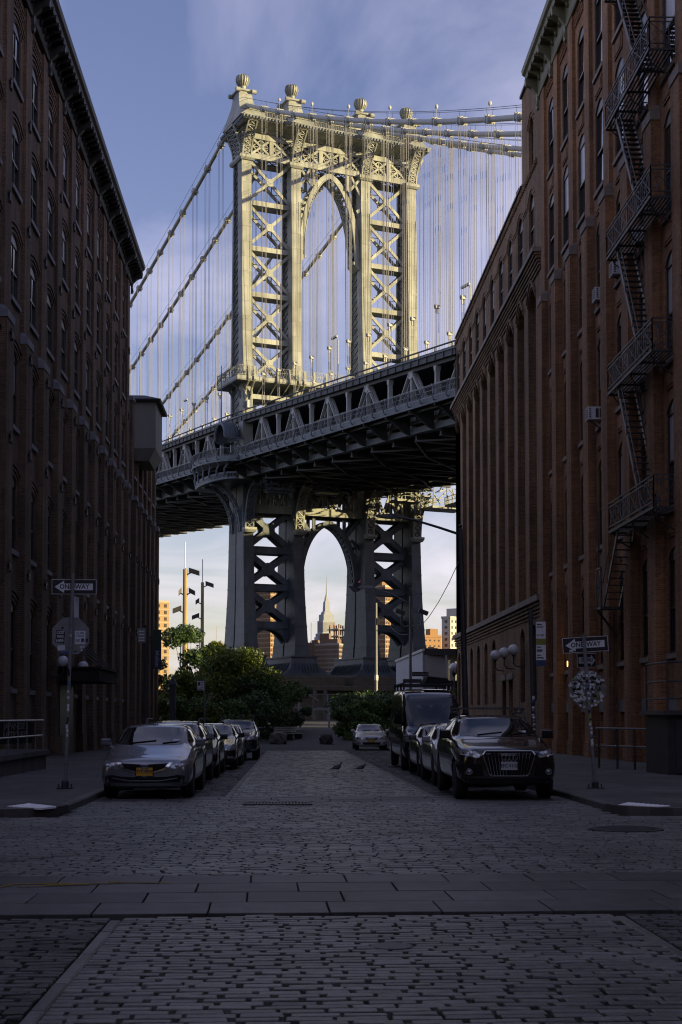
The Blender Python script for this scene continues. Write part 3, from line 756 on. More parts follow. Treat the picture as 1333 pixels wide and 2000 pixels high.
# ground storey
for bi, ac in enumerate(bays):
    if bi in (2, 3):
        wall_cell(wall, F, ac - PF / 2, ac + PF / 2, -.8, BELT, (ac + (.55 if bi == 2 else -.55), 1.5, -.1, 3.6, 0.1), 0, .35)
        b = MB(); aa = ac + (.55 if bi == 2 else -.55); fbox(b, F, aa - .72, aa + .72, -.3, 3.0, -.34, -.28); b.build('door', 'frame_dark', RF)
        b = MB(); fbox(b, F, aa - .95, aa + .95, 3.62, 3.95, -.02, .10); b.build('lintel', 'brownstone', RF)
    else:
        wall_cell(wall, F, ac - PF / 2, ac + PF / 2, -.8, BELT, (ac, 1.45, 2.3, 6.2, .42), 0, .28)
        window(F, RF, ac, 1.45, 2.3, 6.2, .42, -.22, 'F0', sill='brownstone', mullion=True, split=.5)
    # tall recess: back wall with four windows, arch at the top
    a0, a1, zsp, arc = opening_outline(ac, 2.3, BELT, 23.3, .8)
    QW = lambda *p: wall.add([F(a, h, 0) for a, h in p], [tuple(range(len(p)))])
    QW((ac - PF / 2, BELT), (a0, BELT), (a0, zsp), (ac - PF / 2, zsp)); QW((a1, BELT), (ac + PF / 2, BELT), (ac + PF / 2, zsp), (a1, zsp))
    QW((ac - PF / 2, zsp), (a0, zsp), (a0, LED), (ac - PF / 2, LED)); QW((a1, zsp), (ac + PF / 2, zsp), (ac + PF / 2, LED), (a1, LED))
    for i in range(ARC): p, q = arc[i], arc[i + 1]; QW(p, q, (q[0], LED), (p[0], LED))
    out = [(a0, BELT), (a1, BELT)] + list(reversed(arc))
    for i in range(len(out)):
        p, q = out[i], out[(i + 1) % len(out)]
        if abs(p[0] - q[0]) + abs(p[1] - q[1]) > 1e-6: wall.add([F(*p, 0), F(*q, 0), F(*q, -.55), F(*p, -.55)], [(0, 1, 2, 3)])
    zz = [BELT, 11.3, 15.2, 19.1, 23.4]
    for fi in range(4):
        zs = zz[fi] + .75; zt = zz[fi + 1] - .45
        wall_cell(wall, F, ac - 1.1, ac + 1.1, zz[fi], zz[fi + 1], (ac, 1.3, zs, zt, .22), -.55, .2)
        window(F, RF, ac, 1.3, zs, zt, .22, -.70, 'F1', sill='brownstone', mullion=False)
    # top storey with arched windows and wavy hood course
    wall_cell(wall, F, ac - PF / 2, ac + PF / 2, LED, 29.0, (ac, 1.65, 25.4, 28.2, .55), 0, .2)
    window(F, RF, ac, 1.65, 25.4, 28.2, .55, -.13, 'F2', sill='brownstone', mullion=True, hood=2, hood_m='brick_far')
    hb = MB()
    # corbel hood over the recess arch
    for i in range(ARC):
        p, q = arc[i], arc[i + 1]
        for j, dd in ((0, .06), (1, .12)):
            z = .10 + j * .2
            hb.hexa([F(p[0], p[1] + z, 0), F(q[0], q[1] + z, 0), F(q[0], q[1] + z + .16, 0), F(p[0], p[1] + z + .16, 0)], [F(p[0], p[1] + z, dd), F(q[0], q[1] + z, dd), F(q[0], q[1] + z + .16, dd), F(p[0], p[1] + z + .16, dd)])
    hb.build('arch_moulding', 'brick_far', RF)
# taller first bay
ac = bays[0]
T1 = 74.0
wall_cell(wall, F, ac - 1.6, ac + 1.6, 29.0, 33.6, (ac, 1.35, 29.5, 32.2, .5), 0, .28)
window(F, RF, ac, 1.35, 29.5, 32.2, .5, -.2, 'F2', sill='brownstone', mullion=True, hood=2, hood_m='brick_far')
e0, e1 = bays[0] - PF / 2, bays[-1] + PF / 2
fbox(wall, F, Y0, e0, -.8, 33.6, -.4, 0); fbox(wall, F, e1, Y1, -.8, 29.0, -.4, 0)
fbox(wall, F, Y0, ac - 1.6, 29, 33.6, -.4, -.001); fbox(wall, F, ac + 1.6, T1, 29, 33.6, -.4, -.001)
fbox(wall, F, Y0, T1, 33.6, 34.4, -.4, 0)
fbox(wall, F, T1, Y1, 29.0, 29.6, -.4, 0)
wall.box(XR + .85, XR + 22, Y0, Y1, -.8, 29.3); wall.box(XR + .4, XR + 10, Y0, T1, 29.3, 34.2)
wall.box(XR + .3, XR + .9, Y1 - .5, Y1, -.8, 29.3)
wall.build('wall', 'brick_far', RF)
# ledge of corbelled courses under the top storey and the belt course
b = MB()
for j in range(5): fbox(b, F, Y0, Y1 + .1, 23.55 + j * .16, 23.55 + j * .16 + .12, -.1, .08 + .065 * j)
b.build('corbel_course', 'brick_far', RF)
b = MB()
for ac in bays:          # string course linking the hoods, and dentils under the coping
    for j in range(2): fbox(b, F, ac + .98, ac + PF - .98, 27.72 + j * .17, 27.82 + j * .17, -.02, .03 + .02 * j)
b.build('string_course', 'brick_far', RF)['kind'] = 'stuff'
b = MB()
for ac in bays:
    for j in range(9): fbox(b, F, ac - PF / 2 + j * .39 + .05, ac - PF / 2 + j * .39 + .22, 29.15, 29.45, -.02, .09)
b.build('dentils', 'brick_far', RF)['kind'] = 'stuff'
b = MB(); fbox(b, F, Y0 - .02, Y1 + .4, 24.35, 24.58, -.1, .45); b.build('ledge', 'brownstone', RF)
b = MB(); fbox(b, F, Y0, Y1 + .3, 7.2, 7.5, -.1, .34); b.build('belt_course', 'brownstone', RF)
b = MB()
for j in range(4): fbox(b, F, Y0, Y1 + .05, 6.5 + j * .17, 6.62 + j * .17, -.1, .05 + .06 * j)
b.build('corbel_course', 'brick_far', RF)
b = MB(); fbox(b, F, T1, Y1, 29.6, 29.72, -.45, .12); fbox(b, F, Y0, T1 + .05, 34.4, 34.55, -.45, .12); b.build('coping', 'cornice_black', RF)
for y, z0, h in ((77.6, 29.6, 1.2), (90.5, 29.6, .9), (83.8, 29.6, .5)):
    b = MB(); fbox(b, F, y - .45, y + .45, z0, z0 + h, -.9, -.3); b.build('chimney', 'cornice_black', RF)
b = MB(); pts = [F(T1 + .3 + i * 1.5, 30.25 + random.uniform(-.1, .12), -.2) for i in range(20)]
b.tube(pts, .035, 5)
for p in pts[::2]: b.tube([(p[0], p[1], 29.6), p], .02, 5)
b.build('roof_rail', 'iron', RF)
# three globe lamps on stems above the doors
mat('globe_glass', (0.72, 0.72, 0.76), 0.25, var=.03)
for y, lab in ((74.6, 'white globe lamp rightmost of the three above the paired doors'), (77.9, 'white globe lamp in the middle of the three above the paired doors'), (81.3, 'white globe lamp leftmost of the three above the paired doors')):
    t = thing('globe_lamp', lab, 'globe lamp', F(y, 4.72, .5), group='globe lamps over the loft doors')
    MB().tube([(.5, 0, -.55), (.12, 0, -.5), (0, 0, -.35), (0, 0, .06)], .035, 8).build('stem', 'iron', t)
    MB().lathe([(.05, 0), (.11, .06), (.10, .10)], (0, 0, 0), 12).build('fitter', 'iron', t)
    MB().ball((0, 0, .36), .29, 18, 12).build('globe', 'globe_glass', t, True)

# brick blocks to the east, out of the frame, that shade the foot of the tower
def plain_block(name, label, x0, x1, y0, y1, h, m, rows, cols):
    t = thing(name, label, 'warehouse', (0, 0, 0))
    MB().box(x0, x1, y0, y1, -.6, h).build('wall', m, t)
    w = MB()
    for r in range(rows):
        for c in range(cols):
            a = y0 + (c + .5) * (y1 - y0) / cols; z = 3 + r * (h - 4) / rows
            w.box(x0 - .03, x0 + .05, a - .8, a + .8, z, z + 2.2)
    o = w.build('windows', 'frame_dark', t); o['kind'] = 'stuff'
    MB().box(x0 - .4, x1 + .2, y0 - .2, y1 + .2, h, h + .5).build('coping', 'brownstone', t)
plain_block('brick_warehouse', 'plain brown brick block east of the bridge approach, hidden behind the loft building', 76, 130, 132, 226, 40.8, 'brick_far', 8, 22)
plain_block('brick_warehouse', 'tall plain brick block behind the orange warehouse, east of the street', 42, 70, 18, 101, 43.0, 'brick_far', 8, 18)
def corner_block(label, x0, x1, y0, y1, h, m, face):
    """blocks round the crossing, behind and beside the camera"""
    t = thing('corner_building', label, 'warehouse', (0, 0, 0))
    MB().box(x0, x1, y0, y1, -.2, h).build('wall', m, t)
    w = MB()
    for z in np.arange(3, h - 3, 4.4):
        if 'x' in face:
            xs = x1 if face == 'x+' else x0
            for y in np.arange(y0 + 2, y1 - 1, 3.6): w.box(xs - .04, xs + .04, y - .7, y + .7, z, z + 2.5)
        else:
            ys = y1 if face == 'y+' else y0
            for x in np.arange(x0 + 2, x1 - 1, 3.6): w.box(x - .7, x + .7, ys - .04, ys + .04, z, z + 2.5)
    o = w.build('windows', 'frame_dark', t); o['kind'] = 'stuff'
    MB().box(x0 - .3, x1 + .3, y0 - .3, y1 + .3, h, h + .6).build('coping', 'brownstone', t)
corner_block('dark brick corner building across the cross street, left of the camera', -46, -10.3, -70, 8.5, 23, 'brick_left', 'x+')
corner_block('dark brick corner building across the cross street, right of the camera', 12.2, 46, -70, 8.5, 23, 'brick_far', 'x-')
corner_block('brick building closing the street far behind the camera', -10, 12, -110, -72, 24, 'brick_left', 'y+')
corner_block('brick building closing the cross street to the west', -110, -75, -30, 60, 30, 'brick_left', 'x+')
corner_block('brick building closing the cross street to the east', 78, 110, -60, 50, 30, 'brick_far', 'x-')
# fire escape on the orange warehouse
FE = thing('fire_escape', 'black iron fire escape zigzagging down the orange brick front', 'fire escape', (0, 0, 0))
XO, XI, YN, YF = 11.28, 12.02, 43.75, 49.98
LV = [8.15, 13.1, 17.98, 22.73, 27.45]
for li, z in enumerate(LV):
    fl = MB()
    for i in range(7): fl.box(XO + .02 + i * .118, XO + .07 + i * .118, YN, YF, z - .03, z)
    for y in (YN, YN + 1.55, YN + 3.1, YN + 4.65, YF): fl.box(XO, XI + .15, y - .03, y + .03, z - .09, z - .03)
    fl.box(XO - .03, XO + .03, YN, YF, z - .09, z + .01)
    pl = fl.build('platform', 'iron', FE)
    rl = MB()
    def rail(p, q):
        n = max(1, round((Vector(q) - Vector(p)).length / 1.05))
        for hh in (.14, .84, .98): rl.beam((p[0], p[1], p[2] + hh), (q[0], q[1], q[2] + hh), .035, .035)
        for i in range(n + 1):
            t = i / n; a = Vector(p).lerp(Vector(q), t); rl.beam(a, a + Vector((0, 0, .98)), .035, .035, (1, 0, 0))
            if i < n:
                c = Vector(p).lerp(Vector(q), (i + 1) / n); up = Vector((0, 0, .14)); tp = Vector((0, 0, .84))
                rl.beam(a + up, c + tp, .022, .022); rl.beam(a + tp, c + up, .022, .022)
                for k in range(1, 4):
                    e = a.lerp(c, k / 4); rl.beam(e + up, e + tp, .018, .018, (1, 0, 0))
    rail((XO, YN, z), (XO, YF, z)); rail((XO, YN, z), (XI + .1, YN, z)); rail((XO, YF, z), (XI + .1, YF, z))
    rl.build('railing', 'iron_light', pl)
    bk = MB()
    for y in (YN + .4, (YN + YF) / 2, YF - .4):
        bk.tube([(XO + .05, y, z - .08), (XO + .2, y, z - .35), (XI + .1, y, z - .75)], .025, 6)
    bk.build('bracket', 'iron', pl)
def stair(z1, z0, ya, yb, name='stair'):
    """from (ya, z1) down to (yb, z0)"""
    x0, x1 = XO + .10, XO + .68; s = MB()
    for x in (x0, x1): s.beam((x, ya, z1), (x, yb, z0), .04, .16)
    st = s.build(name, 'iron_light', FE)
    n = round((z1 - z0) / .24)
    tread = MB().box(x0, x1, -.09, .09, -.015, .015).mesh('tread', 'iron')
    for i in range(1, n):
        t = i / n; link('tread', tread, st, (0, ya + (yb - ya) * t, z1 + (z0 - z1) * t))
    h = MB()
    for x in (x0 - .03, x1 + .03):
        h.tube([(x, ya, z1 + .85), (x, yb, z0 + .85)], .018, 6)
        for t in (.1, .4, .7): y = ya + (yb - ya) * t; zz = z1 + (z0 - z1) * t; h.tube([(x, y, zz), (x, y, zz + .85)], .012, 5)
    h.build('handrail', 'iron_light', st)
for li in range(1, 5): stair(LV[li], LV[li - 1], 48.9, 45.6)
stair(32.2, LV[4], 48.9, 45.6)
stair(LV[0], 5.6, 49.0, 51.4, 'drop_stair')
dl = MB(); dl.box(XO, XI, 51.4, 52.2, 5.5, 5.58); dl.beam((XO, 52.2, 5.55), (XI + .1, 52.6, 4.6), .06, .06)
for y in (51.45, 52.15):
    dl.beam((XO, y, 5.5), (XO, y, 7.0), .05, .05, (1, 0, 0))
dl.beam((XO, 51.45, 7.0), (XO, 52.15, 7.0), .05, .05); dl.beam((XO, 51.5, 5.6), (XO, 52.1, 6.95), .03, .03); dl.beam((XO, 52.1, 5.6), (XO, 51.5, 6.95), .03, .03)
dl.tube([(XO + .1, 52.2, 7.0), (XO + .1, 52.2, 9.2)], .03, 6); dl.tube([(XI, 52.6, 0.2), (XI, 52.6, 5.5)], .03, 6)
dl.build('drop_landing', 'iron_light', FE)
# ------------------------------------------------------------------ suspension bridge
PH = R(23.0)
BR = thing('suspension_bridge', 'grey steel suspension bridge with a tall four legged tower crossing the end of the street', 'bridge', (-7.71, 215.3, 0), PH)
BT = lambda p: (p[0], -p[1], p[2])          # bridge frame: u across, v towards the near shore, z up
def B(): return MB(BT)
LEG = [0.0, 8.2, 20.15, 28.4]
def lerp_t(x, xs, ys): return float(np.interp(x, xs, ys))
def hd(z): return lerp_t(z, [7.5, 10, 13, 20, 29, 37, 55, 81, 95], [5.0, 4.6, 4.2, 3.5, 3.05, 2.9, 2.55, 1.93, 1.9])
def hw(z): return lerp_t(z, [9, 10, 13, 17, 22, 30, 95], [1.4, 1.3, 1.05, .92, .84, .80, .79])
def zf(v): return 39.95 - .0575 * v          # walkway fascia top
def zu(v): return 47.2 - (.0765 * v if v > 0 else .055 * v)   # upper roadway girder top
def zl(v): return 37.9 - .0600 * v           # lower chord
VMIN, VMAX = -262.0, 118.0

# ---- tower legs
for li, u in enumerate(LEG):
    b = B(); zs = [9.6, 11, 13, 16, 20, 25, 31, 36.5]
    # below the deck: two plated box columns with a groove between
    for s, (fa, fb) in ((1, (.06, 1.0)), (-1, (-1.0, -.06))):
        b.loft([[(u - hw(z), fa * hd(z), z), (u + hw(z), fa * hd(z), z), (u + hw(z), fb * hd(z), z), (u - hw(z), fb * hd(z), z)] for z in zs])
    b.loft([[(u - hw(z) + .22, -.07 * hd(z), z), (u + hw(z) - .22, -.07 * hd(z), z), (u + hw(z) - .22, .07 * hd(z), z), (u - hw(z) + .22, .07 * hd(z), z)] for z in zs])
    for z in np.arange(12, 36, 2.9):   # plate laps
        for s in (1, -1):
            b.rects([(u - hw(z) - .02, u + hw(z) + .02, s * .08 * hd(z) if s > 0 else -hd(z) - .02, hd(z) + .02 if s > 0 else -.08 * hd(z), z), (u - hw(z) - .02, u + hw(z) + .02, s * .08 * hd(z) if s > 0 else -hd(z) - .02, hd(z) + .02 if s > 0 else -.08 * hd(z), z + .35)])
    low = b.build('lower_column', 'steel_leg_shaded', BR)
    b = B()
    zs2 = [36.5, 45, 55, 68, 81, 92.5]
    # above: a wide front column and a narrow back column, laced between
    def col(f0, f1, d0, d1): b.loft([[(u - .79, f0 * hd(z) + d0, z), (u + .79, f0 * hd(z) + d0, z), (u + .79, f1 * hd(z) + d1, z), (u - .79, f1 * hd(z) + d1, z)] for z in zs2])
    col(1, 1, -1.75, 0); col(-1, -1, 0, .45)
    b.loft([[(u - .40, -hd(z) + .3, z), (u + .40, -hd(z) + .3, z), (u + .40, hd(z) - 1.5, z), (u - .40, hd(z) - 1.5, z)] for z in zs2])
    for z in np.arange(40, 86, 7.2):
        b.rects([(u - .81, u + .81, hd(z) - 1.77, hd(z) + .02, z), (u - .81, u + .81, hd(z + .4) - 1.77, hd(z + .4) + .02, z + .4)])
    for s in (-1, 1):   # corner angles and a rib down the front face
        b.beam((u + s * .74, hd(37) + .03, 37), (u + s * .74, hd(81) + .03, 81), .1, .06, (0, 1, 0))
    b.beam((u + .45, hd(37) + .02, 37), (u + .45, hd(81) + .02, 81), .08, .05, (0, 1, 0))
    leg = b.build('tower_leg', 'steel', BR)
    for s in (-1, 1):
        l = B(); z = 37.5; k = 0
        while z < 86.4:
            z2 = min(z + 1.15, 87); p0, p1 = -hd(z) + .42, hd(z) - 1.72; q0, q1 = -hd(z2) + .42, hd(z2) - 1.72; x = u + s * .74
            l.beam((x, p0, z), (x, q1, z2), .05, .16, (1, 0, 0)); l.beam((x, p1, z), (x, q0, z2), .05, .16, (1, 0, 0))
            if k % 2 == 0: l.beam((x, p0, z), (x, p1, z), .05, .16, (1, 0, 0))
            z = z2; k += 1
        o = l.build('lacing', 'steel_blue', leg); o['kind'] = 'stuff'
    # flared foot with ribs
    f = B()
    f.rects([(u - 3.9, u + 3.9, -7.2, 7.2, 7.5), (u - 3.9, u + 3.9, -7.2, 7.2, 7.75), (u - 3.3, u + 3.3, -6.6, 6.6, 8.0), (u - 2.6, u + 2.6, -5.9, 5.9, 8.6), (u - 2.15, u + 2.15, -5.35, 5.35, 9.4), (u - 2.05, u + 2.05, -5.2, 5.2, 10.3), (u - 2.2, u + 2.2, -5.35, 5.35, 10.35), (u - 2.2, u + 2.2, -5.35, 5.35, 10.6)])
    fo = f.build('foot', 'steel_leg_shaded', leg)
    rb = B()
    for k in range(9):
        x = u - 2.0 + k * .5
        for s in (-1, 1):
            rb.prism([(x - .06, s * 5.3, 9.6), (x - .06, s * 7.0, 7.7), (x - .06, s * 6.3, 7.7), (x - .06, s * 5.2, 9.0)], (.12, 0, 0))
    for k in range(11):
        y = -4.5 + k * .9
        for s in (-1, 1): rb.prism([(u + s * 2.15, y - .06, 9.6), (u + s * 3.7, y - .06, 7.7), (u + s * 3.0, y - .06, 7.7), (u + s * 2.05, y - .06, 9.0)], (0, .12, 0))
    o = rb.build('ribs', 'steel_leg_shaded', leg); o['kind'] = 'stuff'
    # ring and curved lattice capital under the cornice
    c = B(); c.rects([(u - 1.0, u + 1.0, -2.15, 2.15, 86.2), (u - 1.2, u + 1.2, -2.4, 2.4, 86.5), (u - 1.2, u + 1.2, -2.4, 2.4, 86.9), (u - .95, u + .95, -2.1, 2.1, 87.1)])
    c.build('capital_ring', 'steel', leg)
    def capital(pt):     # pt(t, w) -> point on the curve, t along 0..1, w across -1..1
        k = B(); N = 7
        P = [[pt(i / N, w) for w in (-1, 1)] for i in range(N + 1)]
        for i in range(N):
            for w in (0, 1): k.beam(P[i][w], P[i + 1][w], .22, .25)
            k.beam(P[i][0], P[i + 1][1], .12, .12); k.beam(P[i][1], P[i + 1][0], .12, .12); k.beam(P[i][0], P[i][1], .14, .14)
            for w, ww in ((0, -1), (1, 1)):
                q0, q1 = pt(i / N, ww, True), pt((i + 1) / N, ww, True); k.beam(P[i][w], q1, .12, .1)
                k.beam(P[i][w], q0, .1, .1)
        k.beam(P[N][0], P[N][1], .3, .3)
        k.build('capital_bracket', 'steel', leg)
    cur = lambda t: (1 - math.cos(t * math.pi / 2.15)) / (1 - math.cos(math.pi / 2.15))
    for s in (1, -1):
        capital(lambda t, w, back=False: (u + w * .68, s * (2.05 + (0 if back else 2.6 * cur(t))), 87.0 + 4.4 * t))
    if li in (0, 3):
        s = -1 if li == 0 else 1
        capital(lambda t, w, back=False: (u + s * (.85 + (0 if back else 1.3 * cur(t))), w * 1.6, 87.0 + 4.4 * t))
    # pedestal and ribbed ball on top
    p = B()
    p.rects([(u - 1.75, u + 1.75, -4.1, 4.1, 92.3), (u - 1.6, u + 1.6, -3.3, 3.3, 93.2), (u - 1.4, u + 1.4, -2.4, 2.4, 94.3), (u - 1.2, u + 1.2, -1.75, 1.75, 95.3), (u - 1.1, u + 1.1, -1.45, 1.45, 96.2), (u - 1.05, u + 1.05, -1.35, 1.35, 97.0), (u - 1.3, u + 1.3, -1.6, 1.6, 97.1), (u - 1.3, u + 1.3, -1.6, 1.6, 97.35), (u - .7, u + .7, -.8, .8, 97.5)])
    for s in (-1, 1):
        for s2 in (-1, 1): p.tube([(u + s * 1.3 - .35, s2 * 1.55, 97.1), (u + s * 1.3 + .35, s2 * 1.55, 97.1)], .34, 10)
    p.build('pedestal', 'steel', leg)
    fn = B(); fn.lathe([(.62, 97.4), (.5, 97.7), (.62, 97.85), (.45, 98.1), (.55, 98.3), (.82, 98.7), (.98, 99.15), (.99, 99.45), (.88, 99.8), (.6, 100.02), (.1, 100.1)], (u, 0, 0), 20)
    fin = fn.build('finial', 'steel', leg, True)
    rb = B()
    for k in range(16):
        t = 2 * math.pi * k / 16
        rb.tube([(u + r * math.cos(t), r * math.sin(t), z) for r, z in [(.58, 98.35), (.87, 98.72), (1.02, 99.15), (1.03, 99.45), (.92, 99.82), (.62, 100.07)]], .055, 5)
    o = rb.build('ribs', 'steel', leg, True); o['kind'] = 'stuff'

# ---- struts and cross braces of the two side bays
BAYS = [(0, 1), (2, 3)]
def xbrace(u0, u1, zb, zt, v, w, th, gus, m, lace=False):
    b = B(); um, zm = (u0 + u1) / 2, (zb + zt) / 2
    for (a, c) in (((u0, zb), (u1, zt)), ((u0, zt), (u1, zb))):
        b.beam((a[0], v, a[1]), (c[0], v, c[1]), th, w, (0, 1, 0)) if False else b.beam((a[0], v, a[1]), (c[0], v, c[1]), w, th, (0, 1, 0))
        n = Vector((c[1] - a[1], 0, -(c[0] - a[0]))).normalized() * (w / 2 + .03)
        for s in (-1, 1):
            b.beam(Vector((a[0], v + th * .35, a[1])) + n * s * .8, Vector((c[0], v + th * .35, c[1])) + n * s * .8, .07, .09, (0, 1, 0))
    g = gus
    b.prism([(um - g, v - th / 2 - .04, zm - g * .35), (um - g * .35, v - th / 2 - .04, zm - g), (um + g * .35, v - th / 2 - .04, zm - g), (um + g, v - th / 2 - .04, zm - g * .35), (um + g, v - th / 2 - .04, zm + g * .35), (um + g * .35, v - th / 2 - .04, zm + g), (um - g * .35, v - th / 2 - .04, zm + g), (um - g, v - th / 2 - .04, zm + g * .35)], (0, th + .08, 0))
    return b.build('cross_brace', m, BR)
for a, c in BAYS:
    u0, u1 = LEG[a] + .7, LEG[c] - .7
    for zt in (80.45, 73.4, 66.3, 59.2):
        b = B(); d = 1.35
        b.box(u0 - .15, u1 + .15, d - .75, d - .15, zt - .75, zt); b.box(u0 - .15, u1 + .15, -d + .15, -d + .75, zt - .75, zt); b.box(u0, u1, -d + .75, d - .75, zt - .74, zt - .62)
        b.build('strut', 'steel', BR)
    for zb, zt in ((80.5, 86.65), (73.45, 79.7), (66.35, 72.65), (59.25, 65.55), (52.5, 58.45)):
        d = 1.0
        xbrace(u0, u1, zb, zt, d, .42, .28, .58, 'steel'); xbrace(u0, u1, zb, zt, -d, .42, .28, .58, 'steel')
        # lacing between the front and the back planes along each diagonal
        l = B(); N = 9
        for (p, q) in (((u0, zt), (u1, zb)), ((u0, zb), (u1, zt))):
            for i in range(N):
                t0, t1 = i / N, (i + 1) / N
                P = lambda t, v: (p[0] + (q[0] - p[0]) * t, v, p[1] + (q[1] - p[1]) * t)
                l.beam(P(t0, d if i % 2 else -d), P(t1, -d if i % 2 else d), .14, .10)
        o = l.build('lacing', 'steel', BR); o['kind'] = 'stuff'
    # heavier work below the deck
    for zt, h in ((27.24, 1.0), (21.54, .95), (15.85, 1.0)):
        b = B(); d = 1.75
        b.box(u0 - .2, u1 + .2, d - 1.3, d - .3, zt - h, zt); b.box(u0 - .2, u1 + .2, -d + .3, -d + 1.3, zt - h, zt)
        for s in (-1, 1):
            vv = s * (d - .26) if s > 0 else -d + .26
            b.box(u0 - .2, u1 + .2, vv - .05, vv + .05, zt - .16, zt + .03); b.box(u0 - .2, u1 + .2, vv - .05, vv + .05, zt - h - .03, zt - h + .13)
        b.build('strut', 'steel_blue', BR)
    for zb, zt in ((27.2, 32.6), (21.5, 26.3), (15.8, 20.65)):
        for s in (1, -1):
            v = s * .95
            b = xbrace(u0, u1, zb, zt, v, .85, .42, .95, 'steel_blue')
            # rounded gussets in the corners
            k = B()
            for (cu, su) in ((u0, 1), (u1, -1)):
                for (cz, sz) in ((zb, 1), (zt, -1)):
                    rr = 1.25; cxu, czz = cu + su * rr * 1.0, cz + sz * rr * 1.35
                    poly = [(cu, v - .15, cz), (cu + su * rr, v - .15, cz)]
                    for i in range(1, 6):
                        t = i / 6 * math.pi / 2; poly.append((cu + su * rr * (1 - math.sin(t) * .92), v - .15, cz + sz * rr * 1.35 * (1 - math.cos(t) * .92)))
                    poly.append((cu, v - .15, cz + sz * rr * 1.35)); k.prism(poly, (0, .3, 0))
            o = k.build('gussets', 'steel_blue', b); o['kind'] = 'stuff'
    for s in (1, -1):   # low arched bracket above the foot
        d = 1.3; b = B(); poly_t = []; poly_b = []
        for i in range(13):
            t = i / 12; x = u0 + (u1 - u0) * t
            poly_b.append((x, s * d, 14.7 - 2.6 * abs(2 * t - 1) ** 2.2)); poly_t.append((x, s * d, 14.9))
        for i in range(12): b.prism([poly_b[i], poly_b[i + 1], poly_t[i + 1], poly_t[i]], (0, -s * .6, 0))
        b.build('arched_bracket', 'steel_blue', BR)
# deep portal girder under the deck, over all three bays
for (a, c) in ((0, 1), (1, 2), (2, 3)):
    b = B(); u0, u1 = LEG[a] + .7, LEG[c] - .7
    for s in (1, -1): v = s * 2.0; b.box(u0, u1, v - .3, v + .3, 32.3, 33.5)
    n = 3 if a != 1 else 4
    for i in range(n):
        x0, x1 = u0 + (u1 - u0) * i / n, u0 + (u1 - u0) * (i + 1) / n
        for s in (1, -1):
            v = s * 2.0; b.beam((x0, v, 33.4), ((x0 + x1) / 2, v, 36.4), .35, .3, (0, 1, 0)); b.beam(((x0 + x1) / 2, v, 36.4), (x1, v, 33.4), .35, .3, (0, 1, 0)); b.beam(((x0 + x1) / 2, v, 33.4), ((x0 + x1) / 2, v, 36.6), .4, .3, (0, 1, 0))
    b.build('portal_girder', 'steel', BR)
# ---- pointed arches of the middle bay
def arch(zsp, zap, v, name, m, thick=.8):
    ul, ur = LEG[1] + .78, LEG[2] - .78; um = (ul + ur) / 2
    th = R(84); a = (um - ul) / (1 - math.cos(th)); bb = (zap - zsp) / math.sin(th)
    def side(s):
        ou, inn = [], []
        for i in range(15):
            t = th * i / 14; x = ul + a * (1 - math.cos(t)); z = zsp + bb * math.sin(t)
            nx, nz = math.cos(t) / a, -math.sin(t) / bb * 0 - 0  # inward offset below
            tx, tz = a * math.sin(t), bb * math.cos(t); L = math.hypot(tx, tz)
            ix, iz = x + tz / L * thick, z - tx / L * thick
            f = (lambda q: q) if s > 0 else (lambda q: 2 * um - q)
            ou.append((f(x), z)); inn.append((f(min(ix, um)), iz))
        return ou, inn
    b = B(); half = 1.75 if v else 1.75
    vv = v
    for v0 in (-vv - .45, vv):
      b = B()
      for s in (1, -1):
        ou, inn = side(s)
        for i in range(14):
            if True:
                b.prism([(ou[i][0], v0, ou[i][1]), (ou[i + 1][0], v0, ou[i + 1][1]), (inn[i + 1][0], v0, inn[i + 1][1]), (inn[i][0], v0, inn[i][1])], (0, .45, 0))
      o = b.build(name, m, BR)
    l = B()
    for s in (1, -1):
        ou, inn = side(s)
        for i in range(14):
            p, q = inn[i], inn[i + 1]
            l.beam((p[0], -vv, p[1]), (q[0], vv, q[1]), .12, .16); l.beam((p[0], vv, p[1]), (q[0], -vv, q[1]), .12, .16); l.beam((p[0], vv, p[1]), (p[0], -vv, p[1]), .16, .16)
            # rims that catch the light
            for v0 in (vv + .45, -vv - .45): l.beam((p[0], v0, p[1]), (q[0], v0, q[1]), .12, .10)
    lo = l.build('lacing', m, o); lo['kind'] = 'stuff'
    # small corbels at the springing
    k = B()
    for s in (1, -1):
        x = ul if s > 0 else ur
        k.rects([(min(x, x + s * .2), max(x, x + s * .2), -vv, vv + .5, zsp - 1.1), (min(x, x + s * 1.1), max(x, x + s * 1.1), -vv, vv + .5, zsp - .25), (min(x, x + s * 1.1), max(x, x + s * 1.1), -vv, vv + .5, zsp + .1)])
    k.build('corbel', m, o)
    return side
side = arch(73.0, 86.6, 1.0, 'pointed_arch', 'steel')
um = (LEG[1] + LEG[2]) / 2
for s in (1, -1):    # spandrel bars
    for v in (1.6, -1.6):
        b = B()
        b.beam((um + s * 2.9, v, 84.2), (um + s * 2.9, v, 86.7), .45, .3, (0, 1, 0)); b.beam((um + s * 5.2, v, 86.5), (um + s * 3.1, v, 84.0), .4, .3, (0, 1, 0))
        b.beam((um + s * 5.2, v, 81.5), (um + s * 4.5, v, 81.0), .5, .3, (0, 1, 0)); b.beam((um + s * 5.3, v, 83.4), (um + s * 3.6, v, 86.5), .35, .3, (0, 1, 0))
        b.build('spandrel_bar', 'steel', BR)
arch(22.2, 31.9, .6, 'pointed_arch', 'steel_blue')
